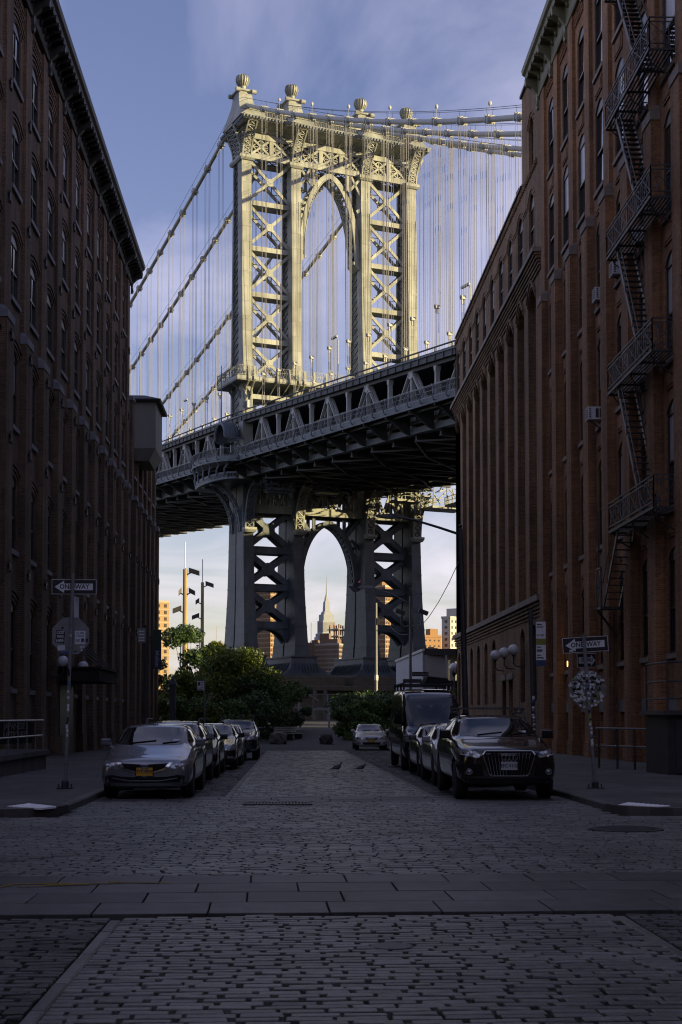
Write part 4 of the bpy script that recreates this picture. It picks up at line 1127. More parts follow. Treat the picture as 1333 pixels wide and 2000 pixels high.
for s in (1, -1):
    for v in (1.1, -1.1):
        b = B(); b.beam((um + s * 2.6, v, 30.3), (um + s * 2.6, v, 32.3), .5, .3, (0, 1, 0)); b.beam((um + s * 5.2, v, 32.2), (um + s * 3.0, v, 29.6), .6, .3, (0, 1, 0)); b.beam((um + s * 5.4, v, 27.6), (um + s * 3.8, v, 29.0), .5, .3, (0, 1, 0))
        b.build('spandrel_bar', 'steel_blue', BR)
# ---- frieze of crossed panels and the cornice
for (a, c, n) in ((0, 1, 2), (1, 2, 3), (2, 3, 2)):
    u0, u1 = LEG[a] + .75, LEG[c] - .75
    for s in (1, -1):
        v = s * 1.7
        ch = B(); ch.box(u0, u1, v - .25, v + .25, 86.65, 87.5); ch.box(u0, u1, v - .25, v + .25, 89.75, 90.65); ch.build('frieze_chord', 'steel', BR)
        for i in range(n):
            x0, x1 = u0 + (u1 - u0) * i / n, u0 + (u1 - u0) * (i + 1) / n
            f = B(); e = .28
            if i > 0: f.box(x0 - .33, x0 + .33, v - .2, v + .2, 87.5, 89.75)
            for (p, q) in (((x0 + e, 87.5), (x1 - e, 89.75)), ((x0 + e, 89.75), (x1 - e, 87.5))): f.beam((p[0], v, p[1]), (q[0], v, q[1]), .34, .25, (0, 1, 0))
            xm, zm = (x0 + x1) / 2, 88.62
            for (p, q) in (((xm, 87.5), (xm, 89.75)), ((x0 + e, zm), (x1 - e, zm)), ((x0 + e, zm), (xm, 89.75)), ((x0 + e, zm), (xm, 87.5)), ((x1 - e, zm), (xm, 89.75)), ((x1 - e, zm), (xm, 87.5))):
                f.beam((p[0], v - .05 * s, p[1]), (q[0], v - .05 * s, q[1]), .14, .14, (0, 1, 0))
            f.build('frieze_panel', 'steel', BR)
cu0, cu1 = LEG[0], LEG[3]
b = B()
pr = [(90.7, .85, 2.0), (91.1, .9, 2.6), (91.15, 1.35, 4.2), (91.35, 1.6, 5.0), (91.95, 1.75, 5.25), (92.0, 1.45, 4.6), (92.35, 1.3, 4.3), (92.4, 1.25, 4.0), (93.6, .95, 2.9), (93.65, 1.1, 3.1), (93.95, 1.1, 3.1), (94.0, .6, 2.2)]
b.rects([(cu0 - a, cu1 + a, -d, d, z) for z, a, d in pr]); b.build('cornice', 'steel', BR)
dn = B()
x = cu0 - 1.3
while x < cu1 + 1.3:
    dn.box(x, x + .22, 5.0, 5.3, 91.42, 91.85); dn.box(x, x + .22, -5.3, -5.0, 91.42, 91.85); x += .52
y = -4.9
while y < 4.9:
    dn.box(cu0 - 1.8, cu0 - 1.6, y, y + .22, 91.42, 91.85); y += .52
o = dn.build('dentils', 'steel_blue', BR); o['kind'] = 'stuff'
gl = B()
for a, c in ((0, 1), (1, 2), (2, 3)):
    x = LEG[a] + 2.4
    while x < LEG[c] - 2.2:
        gl.add([(x, 3.98, 92.48), (x + .17, 3.98, 92.48), (x + .45, 3.0, 93.55), (x + .28, 3.0, 93.55)], [(0, 1, 2, 3)]); gl.v[-4:] = [(p[0], p[1] + .03, p[2] + .03) for p in gl.v[-4:]]; x += .42
o = gl.build('slots', 'steel_dark', BR); o['kind'] = 'stuff'
for s in (1, -1):   # modillions below the cornice
    for a, c in ((0, 1), (1, 2), (2, 3)):
        n = 3 if a != 1 else 5
        for i in range(1, n):
            x = LEG[a] + (LEG[c] - LEG[a]) * i / n
            B().prism([(x - .12, s * 1.9, 90.5), (x - .12, s * 4.1, 91.2), (x - .12, s * 1.9, 91.2)], (.24, 0, 0)).build('modillion', 'steel', BR)
# ---- inspection platform round the tower
b = B(); b.rects([(-2.3, 30.7, -4.3, 4.3, 51.75), (-2.4, 30.8, -4.4, 4.4, 51.95), (-2.4, 30.8, -4.4, 4.4, 52.45), (-2.3, 30.7, -4.3, 4.3, 52.5)])
plat = b.build('platform', 'steel', BR)
def railing(parent, p, q, m, h=1.5, step=1.6, diag=True, name='railing'):
    k = B(); p, q = Vector(p), Vector(q); n = max(1, round((q - p).length / step))
    for hh in (.12, h * .55, h): k.beam(p + Vector((0, 0, hh)), q + Vector((0, 0, hh)), .06, .06)
    for i in range(n + 1):
        a = p.lerp(q, i / n); k.beam(a, a + Vector((0, 0, h)), .10, .10, (1, 0, 0))
        if i < n and diag:
            c = p.lerp(q, (i + 1) / n)
            for j in range(4):
                e0, e1 = a.lerp(c, j / 4), a.lerp(c, (j + 1) / 4)
                k.beam(e0 + Vector((0, 0, .12)), e1 + Vector((0, 0, h)), .03, .03); k.beam(e0 + Vector((0, 0, h)), e1 + Vector((0, 0, .12)), .03, .03)
    return k.build(name, m, parent)
railing(plat, (-2.3, 4.3, 52.5), (30.7, 4.3, 52.5), 'steel'); railing(plat, (-2.3, -4.3, 52.5), (-2.3, 4.3, 52.5), 'steel_blue'); railing(plat, (-2.3, -4.3, 52.5), (30.7, -4.3, 52.5), 'steel')
for u in LEG:
    for dx in (-.45, .45):
        k = B(); k.tube([(u + dx, 2.7, 49.3), (u + dx, 2.85, 50.3), (u + dx, 3.3, 51.2), (u + dx, 4.2, 51.8)], .19, 6); k.prism([(u + dx - .2, 4.42, 51.8), (u + dx - .2, 4.62, 52.0), (u + dx - .2, 4.42, 54.0)], (.4, 0, 0)); k.build('bracket', 'steel', plat)
for s in (1, -1):
    k = B(); k.tube([(-.8, s * 1.6, 49.6), (-1.0, s * 1.6, 50.6), (-1.5, s * 1.6, 51.3), (-2.3, s * 1.6, 51.8)], .16, 6); k.build('bracket', 'steel_blue', plat)
for a, c in ((0, 1), (2, 3), (1, 2)):
    n = 4 if a != 1 else 6
    for i in range(1, n):
        x = LEG[a] + (LEG[c] - LEG[a]) * i / n
        k = B(); k.beam((x, 1.2, 50.4), (x, 4.2, 51.8), .12, .16, (1, 0, 0)); k.prism([(x - .12, 4.42, 51.7), (x - .12, 4.66, 51.9), (x - .12, 4.42, 54.0)], (.24, 0, 0)); k.build('bracket', 'steel', plat)
    k = B(); k.box(LEG[a] + .8, LEG[c] - .8, -2.3, 2.3, 49.7, 50.0); k.box(LEG[a] + .8, LEG[c] - .8, 2.3, 2.5, 49.5, 50.2); k.build('strut', 'steel', BR)

# ---- main cables, bands, hand ropes and suspenders
def zc_(v): return 95.6 - .485 * v + .0009 * v * v if v >= 0 else 95.3 - .275 * -v + .0004 * v * v
KR = [9.0 + 5.85 * k for k in range(18)]; KL = [-9.5 - 6.3 * k for k in range(39)]
band = B(); band.tube([(0, -.55, 0), (0, -.18, 0), (0, .18, 0), (0, .55, 0)], [.40, .46, .46, .40], 12)
for s in (-.3, .3): band.box(-.5, .5, s - .07, s + .07, -.42, .42)
band_me = band.mesh('cable_band', 'cable_paint')
def sus_mesh(h, sock):
    k = B()
    for du in (-.36, .36):
        for dv in (-.24, .24): k.tube([(du, dv, 0), (du * .75, dv, -(h - sock))], .029, 5, False)
    for du in (-.13, .13): k.tube([(du, 0, -(h - sock)), (du, 0, -h)], .045, 6, False)
    return k
SK = B()
SK.ball((-.22, 0, .1), .21, 8, 6); SK.ball((.22, 0, .1), .21, 8, 6); SK.box(-.28, .28, -.2, .2, -.16, .10); SK.tube([(-.13, 0, -.7), (-.13, 0, -.1)], .10, 6); SK.tube([(.13, 0, -.7), (.13, 0, -.1)], .10, 6)
sock_me = SK.mesh('rope_socket', 'cable_paint')
for ci, u in enumerate(LEG):
    vs = [VMIN + (0 - VMIN) * i / 46 for i in range(47)] + [1.5 + (VMAX - 1.5) * i / 24 for i in range(25)]
    k = B(); k.tube([(u, v, zc_(v)) for v in vs], .31, 12)
    cab = k.build('main_cable', 'cable_paint', BR, True)
    hr = B()
    for s in (-.42, .42):
        hr.tube([(u + s, v, zc_(v) + 1.15) for v in vs], .028, 4, False)
        for v in KR + KL: hr.tube([(u + s * .7, v, zc_(v) + .3), (u + s, v, zc_(v) + 1.2)], .022, 4, False)
    hr.build('hand_rope', 'steel_dark', cab)
    for v in KR + KL:
        o = link('cable_band', band_me, cab, BT((u, v, zc_(v))))
        sl = (zc_(v + .5) - zc_(v - .5)); o.rotation_euler = (-math.atan(sl), 0, 0)
        zbot = zu(v) - 2.6; zsk = 52.1 - (.072 * v if v > 0 else .05 * v) + random.uniform(-.25, .25)
        top = zc_(v) - .3
        if zsk > top - 2: zsk = zbot + (top - zbot) * .35
        h = top - zbot; sock = zsk - zbot
        so = sus_mesh(h, sock).build('suspender', 'rope', BR); so.location = BT((u, v, top))
        link('rope_socket', sock_me, so, (0, 0, -(h - sock)))
# cable lamps on short poles
for v in KR[1::2]:
    k = B(); k.tube([(0, v, zc_(v) + .3), (0, v, zc_(v) + 1.5)], .03, 5); k.ball((0, v, zc_(v) + 1.75), .2, 8, 6, 1.4); k.build('cable_lamp', 'steel_white', BR)

# ---- deck
NV = [VMIN + 5.85 * k for k in range(int((VMAX - VMIN) / 5.85) + 1)]
off = (9.0 - NV[0]) % 5.85; NV = [v + off for v in NV if v + off < VMAX]
def vstrip(name, m, u0, u1, zfun, z0, z1, parent=BR, vs=None):
    vs = vs or [VMIN, -100, -20, 0, 40, VMAX]
    b = B(); b.loft([[(u0, v, zfun(v) + z0), (u1, v, zfun(v) + z0), (u1, v, zfun(v) + z1), (u0, v, zfun(v) + z1)] for v in vs]); return b.build(name, m, parent)
UW = -3.8; UE = 32.2
vstrip('fascia_beam', 'steel_blue', UW, UW + .25, zf, -.75, 0); vstrip('fascia_beam', 'steel_blue', UE - .25, UE, zf, -.75, 0)
vstrip('walkway', 'steel_dark', UW + .25, -.5, zf, -.45, -.25); vstrip('walkway', 'steel_dark', 28.9, UE - .25, zf, -.45, -.25)
vstrip('lower_roadway', 'steel_dark', -.5, 28.9, zl, .75, 1.15)
vstrip('upper_roadway', 'steel_dark', -.65, 9.2, zu, -.75, -.25); vstrip('upper_roadway', 'steel_dark', 19.2, 29.0, zu, -.75, -.25)
for ug, m in ((-.85, 'steel_blue'), (9.2, 'steel_dark'), (18.9, 'steel_dark'), (29.0, 'steel_dark')):
    g = vstrip('upper_girder', 'steel_dark' , ug, ug + .22, zu, -1.0, 0)
    st = B()
    v = VMIN + 1
    while v < VMAX:
        st.box(ug - .10, ug, v - .06, v + .06, zu(v) - .98, zu(v) - .02); v += 1.95
    o = st.build('stiffeners', 'steel_dark', g); o['kind'] = 'stuff'
    if ug in (-.85, 29.0):
        f = B(); f.loft([[(ug - .12, v, zu(v) + .40), (ug + .1, v, zu(v) + .40), (ug + .1, v, zu(v) + .52), (ug - .12, v, zu(v) + .52)] for v in [VMIN, -100, -20, 0, 40, VMAX]])
        v = VMIN + 1
        while v < VMAX: f.box(ug - .06, ug + .06, v - .07, v + .07, zu(v), zu(v) + .45); v += 3.9
        f.build('upper_railing', 'steel_dark', g)
        c = vstrip('cable_duct', 'steel_blue', ug - .16, ug - .02, zu, -.35, -.15, g)
for ug in (9.4, 18.8):  # opaque sheets added inside the deck to keep low sun off the trusses
    b = B(); b.loft([[(ug, v, zl(v) + 1.1), (ug + .12, v, zl(v) + 1.1), (ug + .12, v, zu(v) - .8), (ug, v, zu(v) - .8)] for v in [VMIN, -100, -20, 0, 40, VMAX]]); b.build('sun_blocker', 'steel_dark', BR)
# stiffening trusses in the four cable planes
PAIRS = [v for i, v in enumerate(NV)]
i0 = min(range(len(NV)), key=lambda i: abs(NV[i] - 9.0)) % 2
for ti, u in enumerate(LEG):
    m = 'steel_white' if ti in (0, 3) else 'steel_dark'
    ub = u + .15
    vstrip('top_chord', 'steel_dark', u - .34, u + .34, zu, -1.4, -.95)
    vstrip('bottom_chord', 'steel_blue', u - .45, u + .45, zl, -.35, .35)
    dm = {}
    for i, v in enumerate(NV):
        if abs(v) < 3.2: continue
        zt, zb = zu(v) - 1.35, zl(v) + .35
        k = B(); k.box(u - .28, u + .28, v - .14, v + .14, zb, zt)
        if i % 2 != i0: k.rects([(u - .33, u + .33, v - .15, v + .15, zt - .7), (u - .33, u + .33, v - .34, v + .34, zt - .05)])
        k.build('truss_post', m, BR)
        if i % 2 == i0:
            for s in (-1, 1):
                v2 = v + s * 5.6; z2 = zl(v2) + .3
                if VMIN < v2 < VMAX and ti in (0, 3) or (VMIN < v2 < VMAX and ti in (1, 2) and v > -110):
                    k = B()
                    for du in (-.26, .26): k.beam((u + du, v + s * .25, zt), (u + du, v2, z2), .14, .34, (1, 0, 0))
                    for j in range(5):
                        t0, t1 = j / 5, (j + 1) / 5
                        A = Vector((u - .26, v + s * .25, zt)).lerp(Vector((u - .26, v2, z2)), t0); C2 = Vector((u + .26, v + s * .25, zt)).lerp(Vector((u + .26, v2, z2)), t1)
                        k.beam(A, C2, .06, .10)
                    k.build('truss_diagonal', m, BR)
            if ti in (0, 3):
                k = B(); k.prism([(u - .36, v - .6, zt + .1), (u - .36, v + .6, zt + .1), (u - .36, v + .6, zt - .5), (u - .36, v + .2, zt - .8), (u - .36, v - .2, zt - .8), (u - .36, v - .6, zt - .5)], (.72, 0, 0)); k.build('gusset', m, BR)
# floor beams with curved cantilever brackets
for v in NV:
    z = zl(v)
    k = B(); k.box(.4, 28.0, v - .18, v + .18, z - .9, z + .74); k.box(.4, 28.0, v - .35, v + .35, z - 1.0, z - .88)
    k.build('floor_beam', 'steel_dark', BR)
    for s, ub in ((-1, 0.0), (1, 28.4)):
        tip = UW + .2 if s < 0 else UE - .2; ed = ub + s * .46
        poly = [(ed, v - .1, z - .3)]
        for i in range(1, 9):
            t = i / 8; poly.append((ed + (tip - ed) * t, v - .1, z - .3 + (zf(v) - .9 - z + .3) * (0.5 - .5 * math.cos(math.pi * t))))
        poly += [(tip, v - .1, zf(v) - .45), (ed, v - .1, zf(v) - .45)]
        k = B(); k.prism(poly, (0, .2, 0))
        for i in range(8): k.beam(Vector(poly[i]) + Vector((0, .1, 0)), Vector(poly[i + 1]) + Vector((0, .1, 0)), .34, .10)
        k.build('cantilever_bracket', 'steel_dark', BR)
# stringers, pipes and bottom laterals seen from below
for u in (2.2, 4.6, 6.4, 10.6, 13.0, 15.3, 17.6, 22.3, 24.4, 26.5): vstrip('stringer', 'steel_dark', u - .14, u + .14, zl, .1, .76)
for u in (-2.6, -1.7, 30.0): vstrip('utility_pipe', 'steel_blue', u - .12, u + .12, zf, -.95, -.7)
for i in range(len(NV) - 2):
    if i % 2 == 0:
        v0, v1 = NV[i], NV[i + 2]
        for ua, uc in ((.3, 8.2), (8.2, 20.15), (20.15, 28.1)):
            k = B(); k.beam((ua, v0, zl(v0) - 1.0), (uc, v1, zl(v1) - 1.0), .22, .2); k.beam((uc, v0, zl(v0) - 1.02), (ua, v1, zl(v1) - 1.02), .22, .2); k.build('lateral_brace', 'steel_dark', BR)
# walkway railing: posts, rails, close bars; white inner fence
def walk_rail(u, v0, v1, s, uf=None, name='railing'):
    uf = uf or (lambda v: u)
    n = int((v1 - v0) / 2.92); k = B()
    seg = [v0 + (v1 - v0) * i / max(1, int((v1 - v0) / 1.46)) for i in range(max(1, int((v1 - v0) / 1.46)) + 1)]
    for h in (.15, 1.15):
        for a, c in zip(seg, seg[1:]): k.beam((uf(a), a, zf(a) + h), (uf(c), c, zf(c) + h), .08, .08)
    ro = k.build(name, 'steel_blue', BR)
    bars = B(); v = v0
    while v < v1:
        bars.beam((uf(v), v, zf(v) + .12), (uf(v), v, zf(v) + 1.15), .035, .035, (1, 0, 0)); v += .19
    o = bars.build('bars', 'steel_dark', ro); o['kind'] = 'stuff'
    po = B().tube([(0, 0, -.5), (.22 * s, 0, -.42), (.30 * s, 0, -.1), (.16 * s, 0, .45), (.05 * s, 0, .9), (.0, 0, 1.2)], .085, 6).mesh('rail_post', 'steel_blue')
    for i in range(n + 1):
        v = v0 + (v1 - v0) * i / max(1, n); link('rail_post', po, ro, BT((uf(v), v, zf(v))))
walk_rail(UW, VMIN, -9.0, -1); walk_rail(UW, 9.2, VMAX, -1); walk_rail(UE, VMIN, VMAX, 1)
k = B()
for h in (1.0, 1.65, 2.3):
    for a, c in ((VMIN, -100), (-100, -9), (6.5, 40), (40, VMAX)): k.beam((-1.15, a, zf(a) + h), (-1.15, c, zf(c) + h), .05, .05)
fo = k.build('inner_fence', 'steel_white', BR)
po = B().tube([(0, 0, 0), (0, 0, 1.4), (-.06, 0, 1.9), (-.2, 0, 2.35)], .05, 5).mesh('fence_post', 'steel_white')
v = VMIN + 1
while v < VMAX:
    if not -9 < v < 6.5: link('fence_post', po, fo, BT((-1.15, v, zf(v))))
    v += 1.95
# curved overlook round the near leg
HB = 8.8
def ub(v): return UW - 2.75 * math.sqrt(max(0, 1 - (v / HB) ** 2))
bv = [-HB + 2 * HB * i / 20 for i in range(21)]
k = B()
for i in range(20):
    a, c = bv[i], bv[i + 1]
    k.hexa([(ub(a), a, zf(a) - .8), (ub(c), c, zf(c) - .8), (UW + .2, c, zf(c) - .8), (UW + .2, a, zf(a) - .8)], [(ub(a), a, zf(a) + .02), (ub(c), c, zf(c) + .02), (UW + .2, c, zf(c) + .02), (UW + .2, a, zf(a) + .02)])
ov = k.build('overlook', 'steel_blue', BR)
walk_rail(UW, -HB, HB, -1, ub)
k = B(); sc = .86
for i in range(20):
    a, c = bv[i] * sc, bv[i + 1] * sc; fa, fc = UW + (ub(bv[i]) - UW) * sc, UW + (ub(bv[i + 1]) - UW) * sc
    for z0, z1 in ((36.25, 36.55), (37.05, 37.3)): k.hexa([(fa, a, z0), (fc, c, z0), (fc + .3, c, z0), (fa + .3, a, z0)], [(fa, a, z1), (fc, c, z1), (fc + .3, c, z1), (fa + .3, a, z1)])
    for j in range(3): t = j / 3; k.box(fa + (fc - fa) * t, fa + (fc - fa) * t + .15, a + (c - a) * t - .1, a + (c - a) * t + .1, 36.5, 37.1)
k.add([(UW + (ub(v) - UW) * sc, v * sc, 36.3) for v in bv] + [(0, HB * sc, 36.3), (0, -HB * sc, 36.3)], [tuple(range(23))])
k.build('lower_gallery', 'steel_blue', ov)
for v in (-7.2, -5.0, -2.5, 0.2, 2.9, 5.4, 7.4):
    k = B(); x1 = ub(v) + .1; x0 = UW + (ub(v) - UW) * sc - .02
    k.tube([(x0, v * sc, 36.9), (x0 - .05, v * .9, 37.8), (x1 + .35, v * .97, 38.4), (x1, v, zf(v) - .75)], .16, 6); k.build('bracket', 'steel_blue', ov)
# big curved lattice bracket carrying the overlook, and those on the front of each leg
def big_bracket(pt, m):
    k = B(); N = 9; P = [[pt(i / N, w) for w in (-1, 1)] for i in range(N + 1)]; Q = [[pt(i / N, w, .75) for w in (-1, 1)] for i in range(N + 1)]
    for i in range(N):
        for w in (0, 1):
            k.beam(P[i][w], P[i + 1][w], .22, .16); k.beam(Q[i][w], Q[i + 1][w], .16, .14); k.beam(P[i][w], Q[i + 1][w], .10, .12); k.beam(Q[i][w], P[i][w], .10, .12)
        k.beam(P[i][0], P[i + 1][1], .14, .10); k.beam(P[i][1], P[i + 1][0], .14, .10); k.beam(P[i][0], P[i][1], .14, .12)
    k.beam(P[N][0], P[N][1], .3, .2)
    return k.build('curved_bracket', m, BR)
def quarter(t): return 1 - math.cos(t * math.pi / 2)
for v in (-1.6, 1.6):
    big_bracket(lambda t, w, inn=0: (-.95 - inn * 0 - (4.4 - inn * .2) * quarter(t) + inn * (.55 * (1 - t)), v + w * .42, 29.4 + 6.7 * math.sin(t * math.pi / 2) + inn * t * .8), 'steel_blue')
for i, u in enumerate(LEG):
    big_bracket(lambda t, w, inn=0: (u + w * .62, 3.35 + .15 + 3.4 * quarter(t) + (.0 if not inn else -.0) - inn * .5 * (1 - t), 29.6 + 6.2 * math.sin(t * math.pi / 2) + inn * t * .7), 'steel' if i >= 1 else 'steel_blue')
    k = B(); k.rects([(u - .75, u + .75, 3.2, 3.9, 29.0), (u - .95, u + .95, 3.1, 4.2, 29.4), (u - .95, u + .95, 3.1, 4.2, 29.75)]); k.build('bracket_foot', 'steel', BR)
big_bracket(lambda t, w, inn=0: (28.4 + .9 + 3.0 * quarter(t) - inn * .5 * (1 - t), w * .7 + 1.5, 29.6 + 6.2 * math.sin(t * math.pi / 2) + inn * t * .7), 'steel')
# ribbed hood over the walkway where it passes the near leg
k = B(); NA, NU = 12, 6; ring = []
for j in range(NU + 1):
    t = j / NU; x = -3.55 + 2.75 * t; r = 2.45 * (1 if t < .5 else math.sqrt(max(.05, 1 - ((t - .5) / .62) ** 2)))
    ring.append([(x, .4 + r * math.cos(math.pi * i / NA), 43.35 + r * 1.05 * math.sin(math.pi * i / NA)) for i in range(NA + 1)])
vs = [p for r_ in ring for p in r_]; k.add(vs, [(j * (NA + 1) + i, j * (NA + 1) + i + 1, (j + 1) * (NA + 1) + i + 1, (j + 1) * (NA + 1) + i) for j in range(NU) for i in range(NA)])
hood = k.build('hood', 'steel_blue', BR, True)
k = B(); k.tube([(-3.6, .4 + 2.2 * math.cos(math.pi * i / 16), 43.35 + 2.3 * math.sin(math.pi * i / 16)) for i in range(17)], .24, 8)
k.box(-3.7, -.8, -2.15, -1.95, 43.1, 43.4); k.box(-3.7, -.8, 2.75, 2.95, 43.1, 43.4); k.build('hood_rim', 'steel_blue', hood)
for j in (1, 2, 3, 4):
    B().tube([Vector(p) + Vector((0, 0, .03)) for p in ring[j]], .06, 5).build('rib', 'steel_blue', hood)
for v in (-2.0, 2.85):
    B().tube([(-.85, v, 40.6), (-1.1, v, 41.9), (-1.8, v, 42.8), (-3.4, v, 43.2)], .12, 6).build('bracket', 'steel_blue', hood)
B().tube([(-3.4, .4, 45.8), (-3.4, .4, 46.6), (-3.4, .4, 54.5)], [.16, .10, .05], 8).build('flag_pole', 'steel_blue', hood)
# maintenance platforms slung under the far side of the deck
def cradle(u0, u1, v0, v1, z, m='steel'):
    k = B(); k.box(u0, u1, v0, v1, z, z + .35); o = k.build('maintenance_cradle', m, BR)
    r = B()
    for (p, q) in (((u0, v1), (u1, v1)), ((u1, v0), (u1, v1)), ((u0, v0), (u0, v1))):
        n = max(1, round(math.dist(p, q) / 1.3))
        for h in (.9, 1.5): r.beam((p[0], p[1], z + h), (q[0], q[1], z + h), .07, .07)
        for i in range(n + 1):
            t = i / n; a = (p[0] + (q[0] - p[0]) * t, p[1] + (q[1] - p[1]) * t); r.beam((a[0], a[1], z + .3), (a[0], a[1], z + 1.5), .09, .09, (1, 0, 0))
    r.build('railing', m, o)
    h = B()
    for (a, c) in ((u0 + .3, v1 - .2), (u1 - .3, v1 - .2), (u0 + .3, v0 + .2), (u1 - .3, v0 + .2)):
        h.beam((a, c, z + .2), (a, c, zl(c) - .2), .16, .16, (1, 0, 0))
    h.beam((u0, v1 - .2, z + .3), ((u0 + u1) / 2, v1 - .2, zl(v1) - .3), .16, .16); h.beam((u1, v1 - .2, z + .3), ((u0 + u1) / 2, v1 - .2, zl(v1) - .3), .16, .16)
    h.build('hanger', m, o)
cradle(22.6, 26.6, 5.2, 8.0, 34.6); cradle(29.0, 35.0, 3.5, 7.5, 34.0); cradle(29.5, 36.5, 10.5, 14.0, 33.7); cradle(9.5, 13.0, 6.0, 8.0, 35.1, 'steel_blue')
cradle(1.5, 5.5, 5.2, 8.2, 34.9, 'steel_blue')
k = B()
for i in range(46):
    a = Vector((random.uniform(21, 34), random.uniform(3.5, 26), random.uniform(34.6, 36.6))); d = Vector((random.uniform(-2.2, 2.2), random.uniform(-2, 2), random.uniform(-1.2, 1.2))); k.beam(a, a + d, random.uniform(.07, .16), random.uniform(.07, .16))
o = k.build('scaffold_bars', 'steel', BR); o['kind'] = 'stuff'
# stair tower on the near leg
k = B(); k.beam((1.6, 5.2, 37.6), (1.6, 7.6, 34.6), .9, .15); k.box(1.1, 4.2, 6.9, 8.2, 34.4, 34.6); so = k.build('access_stair', 'steel_blue', BR)
r = B()
for (p, q) in (((1.15, 5.2, 38.6), (1.15, 7.6, 35.6)), ((2.05, 5.2, 38.6), (2.05, 7.6, 35.6)), ((1.1, 8.2, 35.6), (4.2, 8.2, 35.6))): r.beam(p, q, .08, .08); r.beam(Vector(p) - Vector((0, 0, .5)), Vector(q) - Vector((0, 0, .5)), .06, .06)
for t in range(5): r.beam((1.15, 5.2 + t * .6, 38.6 - t * .75), (1.15, 5.2 + t * .6, 37.6 - t * .75), .06, .06, (1, 0, 0)); r.beam((1.1 + t * .75, 8.2, 34.5), (1.1 + t * .75, 8.2, 35.6), .06, .06, (1, 0, 0))
r.build('handrail', 'steel_blue', so)
# lamps along the walkway and the upper road
lampm = B(); lampm.tube([(0, 0, 0), (0, 0, 3.2), (-.2, .5, 3.6), (-.3, 1.1, 3.65)], .06, 6); lampm.box(-.42, -.18, 1.0, 1.7, 3.58, 3.72)
lm = lampm.mesh('walkway_lamp', 'steel_white')
for v in NV[::4]:
    if not -9 < v < 7: link('walkway_lamp', lm, BR, BT((-.95, v + 1.4, zf(v))))
for v in (-34, 28.5, 64): 
    k = B(); k.tube([(3.0, v, zu(v) - .2), (3.0, v, zu(v) + 7.4), (3.0, v - .4, zu(v) + 7.9)], .08, 6); k.box(2.85, 3.15, v - 2.0, v - .3, zu(v) + 7.85, zu(v) + 8.1); k.build('road_lamp', 'steel_white', BR)
# box signs on the legs
k = B(); k.box(-.3, .5, 2.85, 3.3, 47.9, 49.0); k.build('equipment_box', 'steel_white', BR)

# ---- granite pier under the legs
PI = thing('bridge_pier', 'stepped brown granite pier under the feet of the bridge tower', 'bridge pier', (-7.71, 215.3, 0), PH)
for a, c in ((-5.2, 13.4), (15.0, 33.6)):
    B().rects([(a - 2.0, c + (1.3 if c < 20 else 2.0), -11.0, 11.0, -4), (a - 2.0, c + (1.3 if c < 20 else 2.0), -11.0, 11.0, 3.4)]).build('base', 'granite_pier', PI)
    B().rects([(a - .2, c + .2, -8.6, 8.6, 3.4), (a - .2, c + .2, -8.6, 8.6, 5.3), (a - 1.0, c + .8, -9.6, 9.6, 5.35), (a - 1.0, c + .8, -9.6, 9.6, 5.9), (a, c, -8.4, 8.4, 6.1), (a, c, -8.4, 8.4, 7.4), (a + .3, c - .3, -8.0, 8.0, 7.5)]).build('cap', 'granite_pier', PI)
    for row in range(5):      # coursed facing stones
        z0 = -.2 + row * .72; x = a - 2.0 + (0.9 if row % 2 else 0)
        st = B().box(0, 1.74, 0, .14, 0, .68).mesh('stone', 'granite_pier')
        while x + 1.74 < c + 1.4:
            link('stone', st, PI, BT((x, 10.95, z0))); x += 1.8
# ------------------------------------------------------------------ cars
def paint(name, col, rough=.25, metal=.6): mat(name, col, rough, metal, var=.04, scale=2, coat=1.0)
paint('paint_silver', (0.21, 0.22, 0.25)); paint('paint_black', (0.008, 0.008, 0.010), .18, .1); paint('paint_navy', (0.022, 0.025, 0.036), .2, .3)
paint('paint_white', (0.55, 0.56, 0.58), .3, .1); paint('paint_lightsilver', (0.42, 0.43, 0.46)); paint('paint_charcoal', (0.035, 0.036, 0.040), .22, .4)
mat('tyre', (0.015, 0.015, 0.016), .75, var=.2, scale=9)
mat('rim_metal', (0.30, 0.30, 0.32), .35, .9, var=.1); mat('chrome', (0.62, 0.62, 0.64), .12, 1.0, var=0)
mat('lamp_lens', (0.35, 0.36, 0.38), .08, .55, var=.5, scale=34); mat('lamp_clear', (.75, .75, .78), .1, .3, var=.1)
mat('trim_black', (0.008, 0.008, 0.009), .8, var=.1, spec=.2); mat('plate_yellow', (0.55, 0.30, 0.02), .5, var=.1); mat('plate_white', (0.45, 0.46, 0.50), .5, var=.06)
mat('plate_ink', (0.02, 0.02, 0.06), .6, var=0); mat('tail_red', (.18, .008, .008), .15, var=.1)

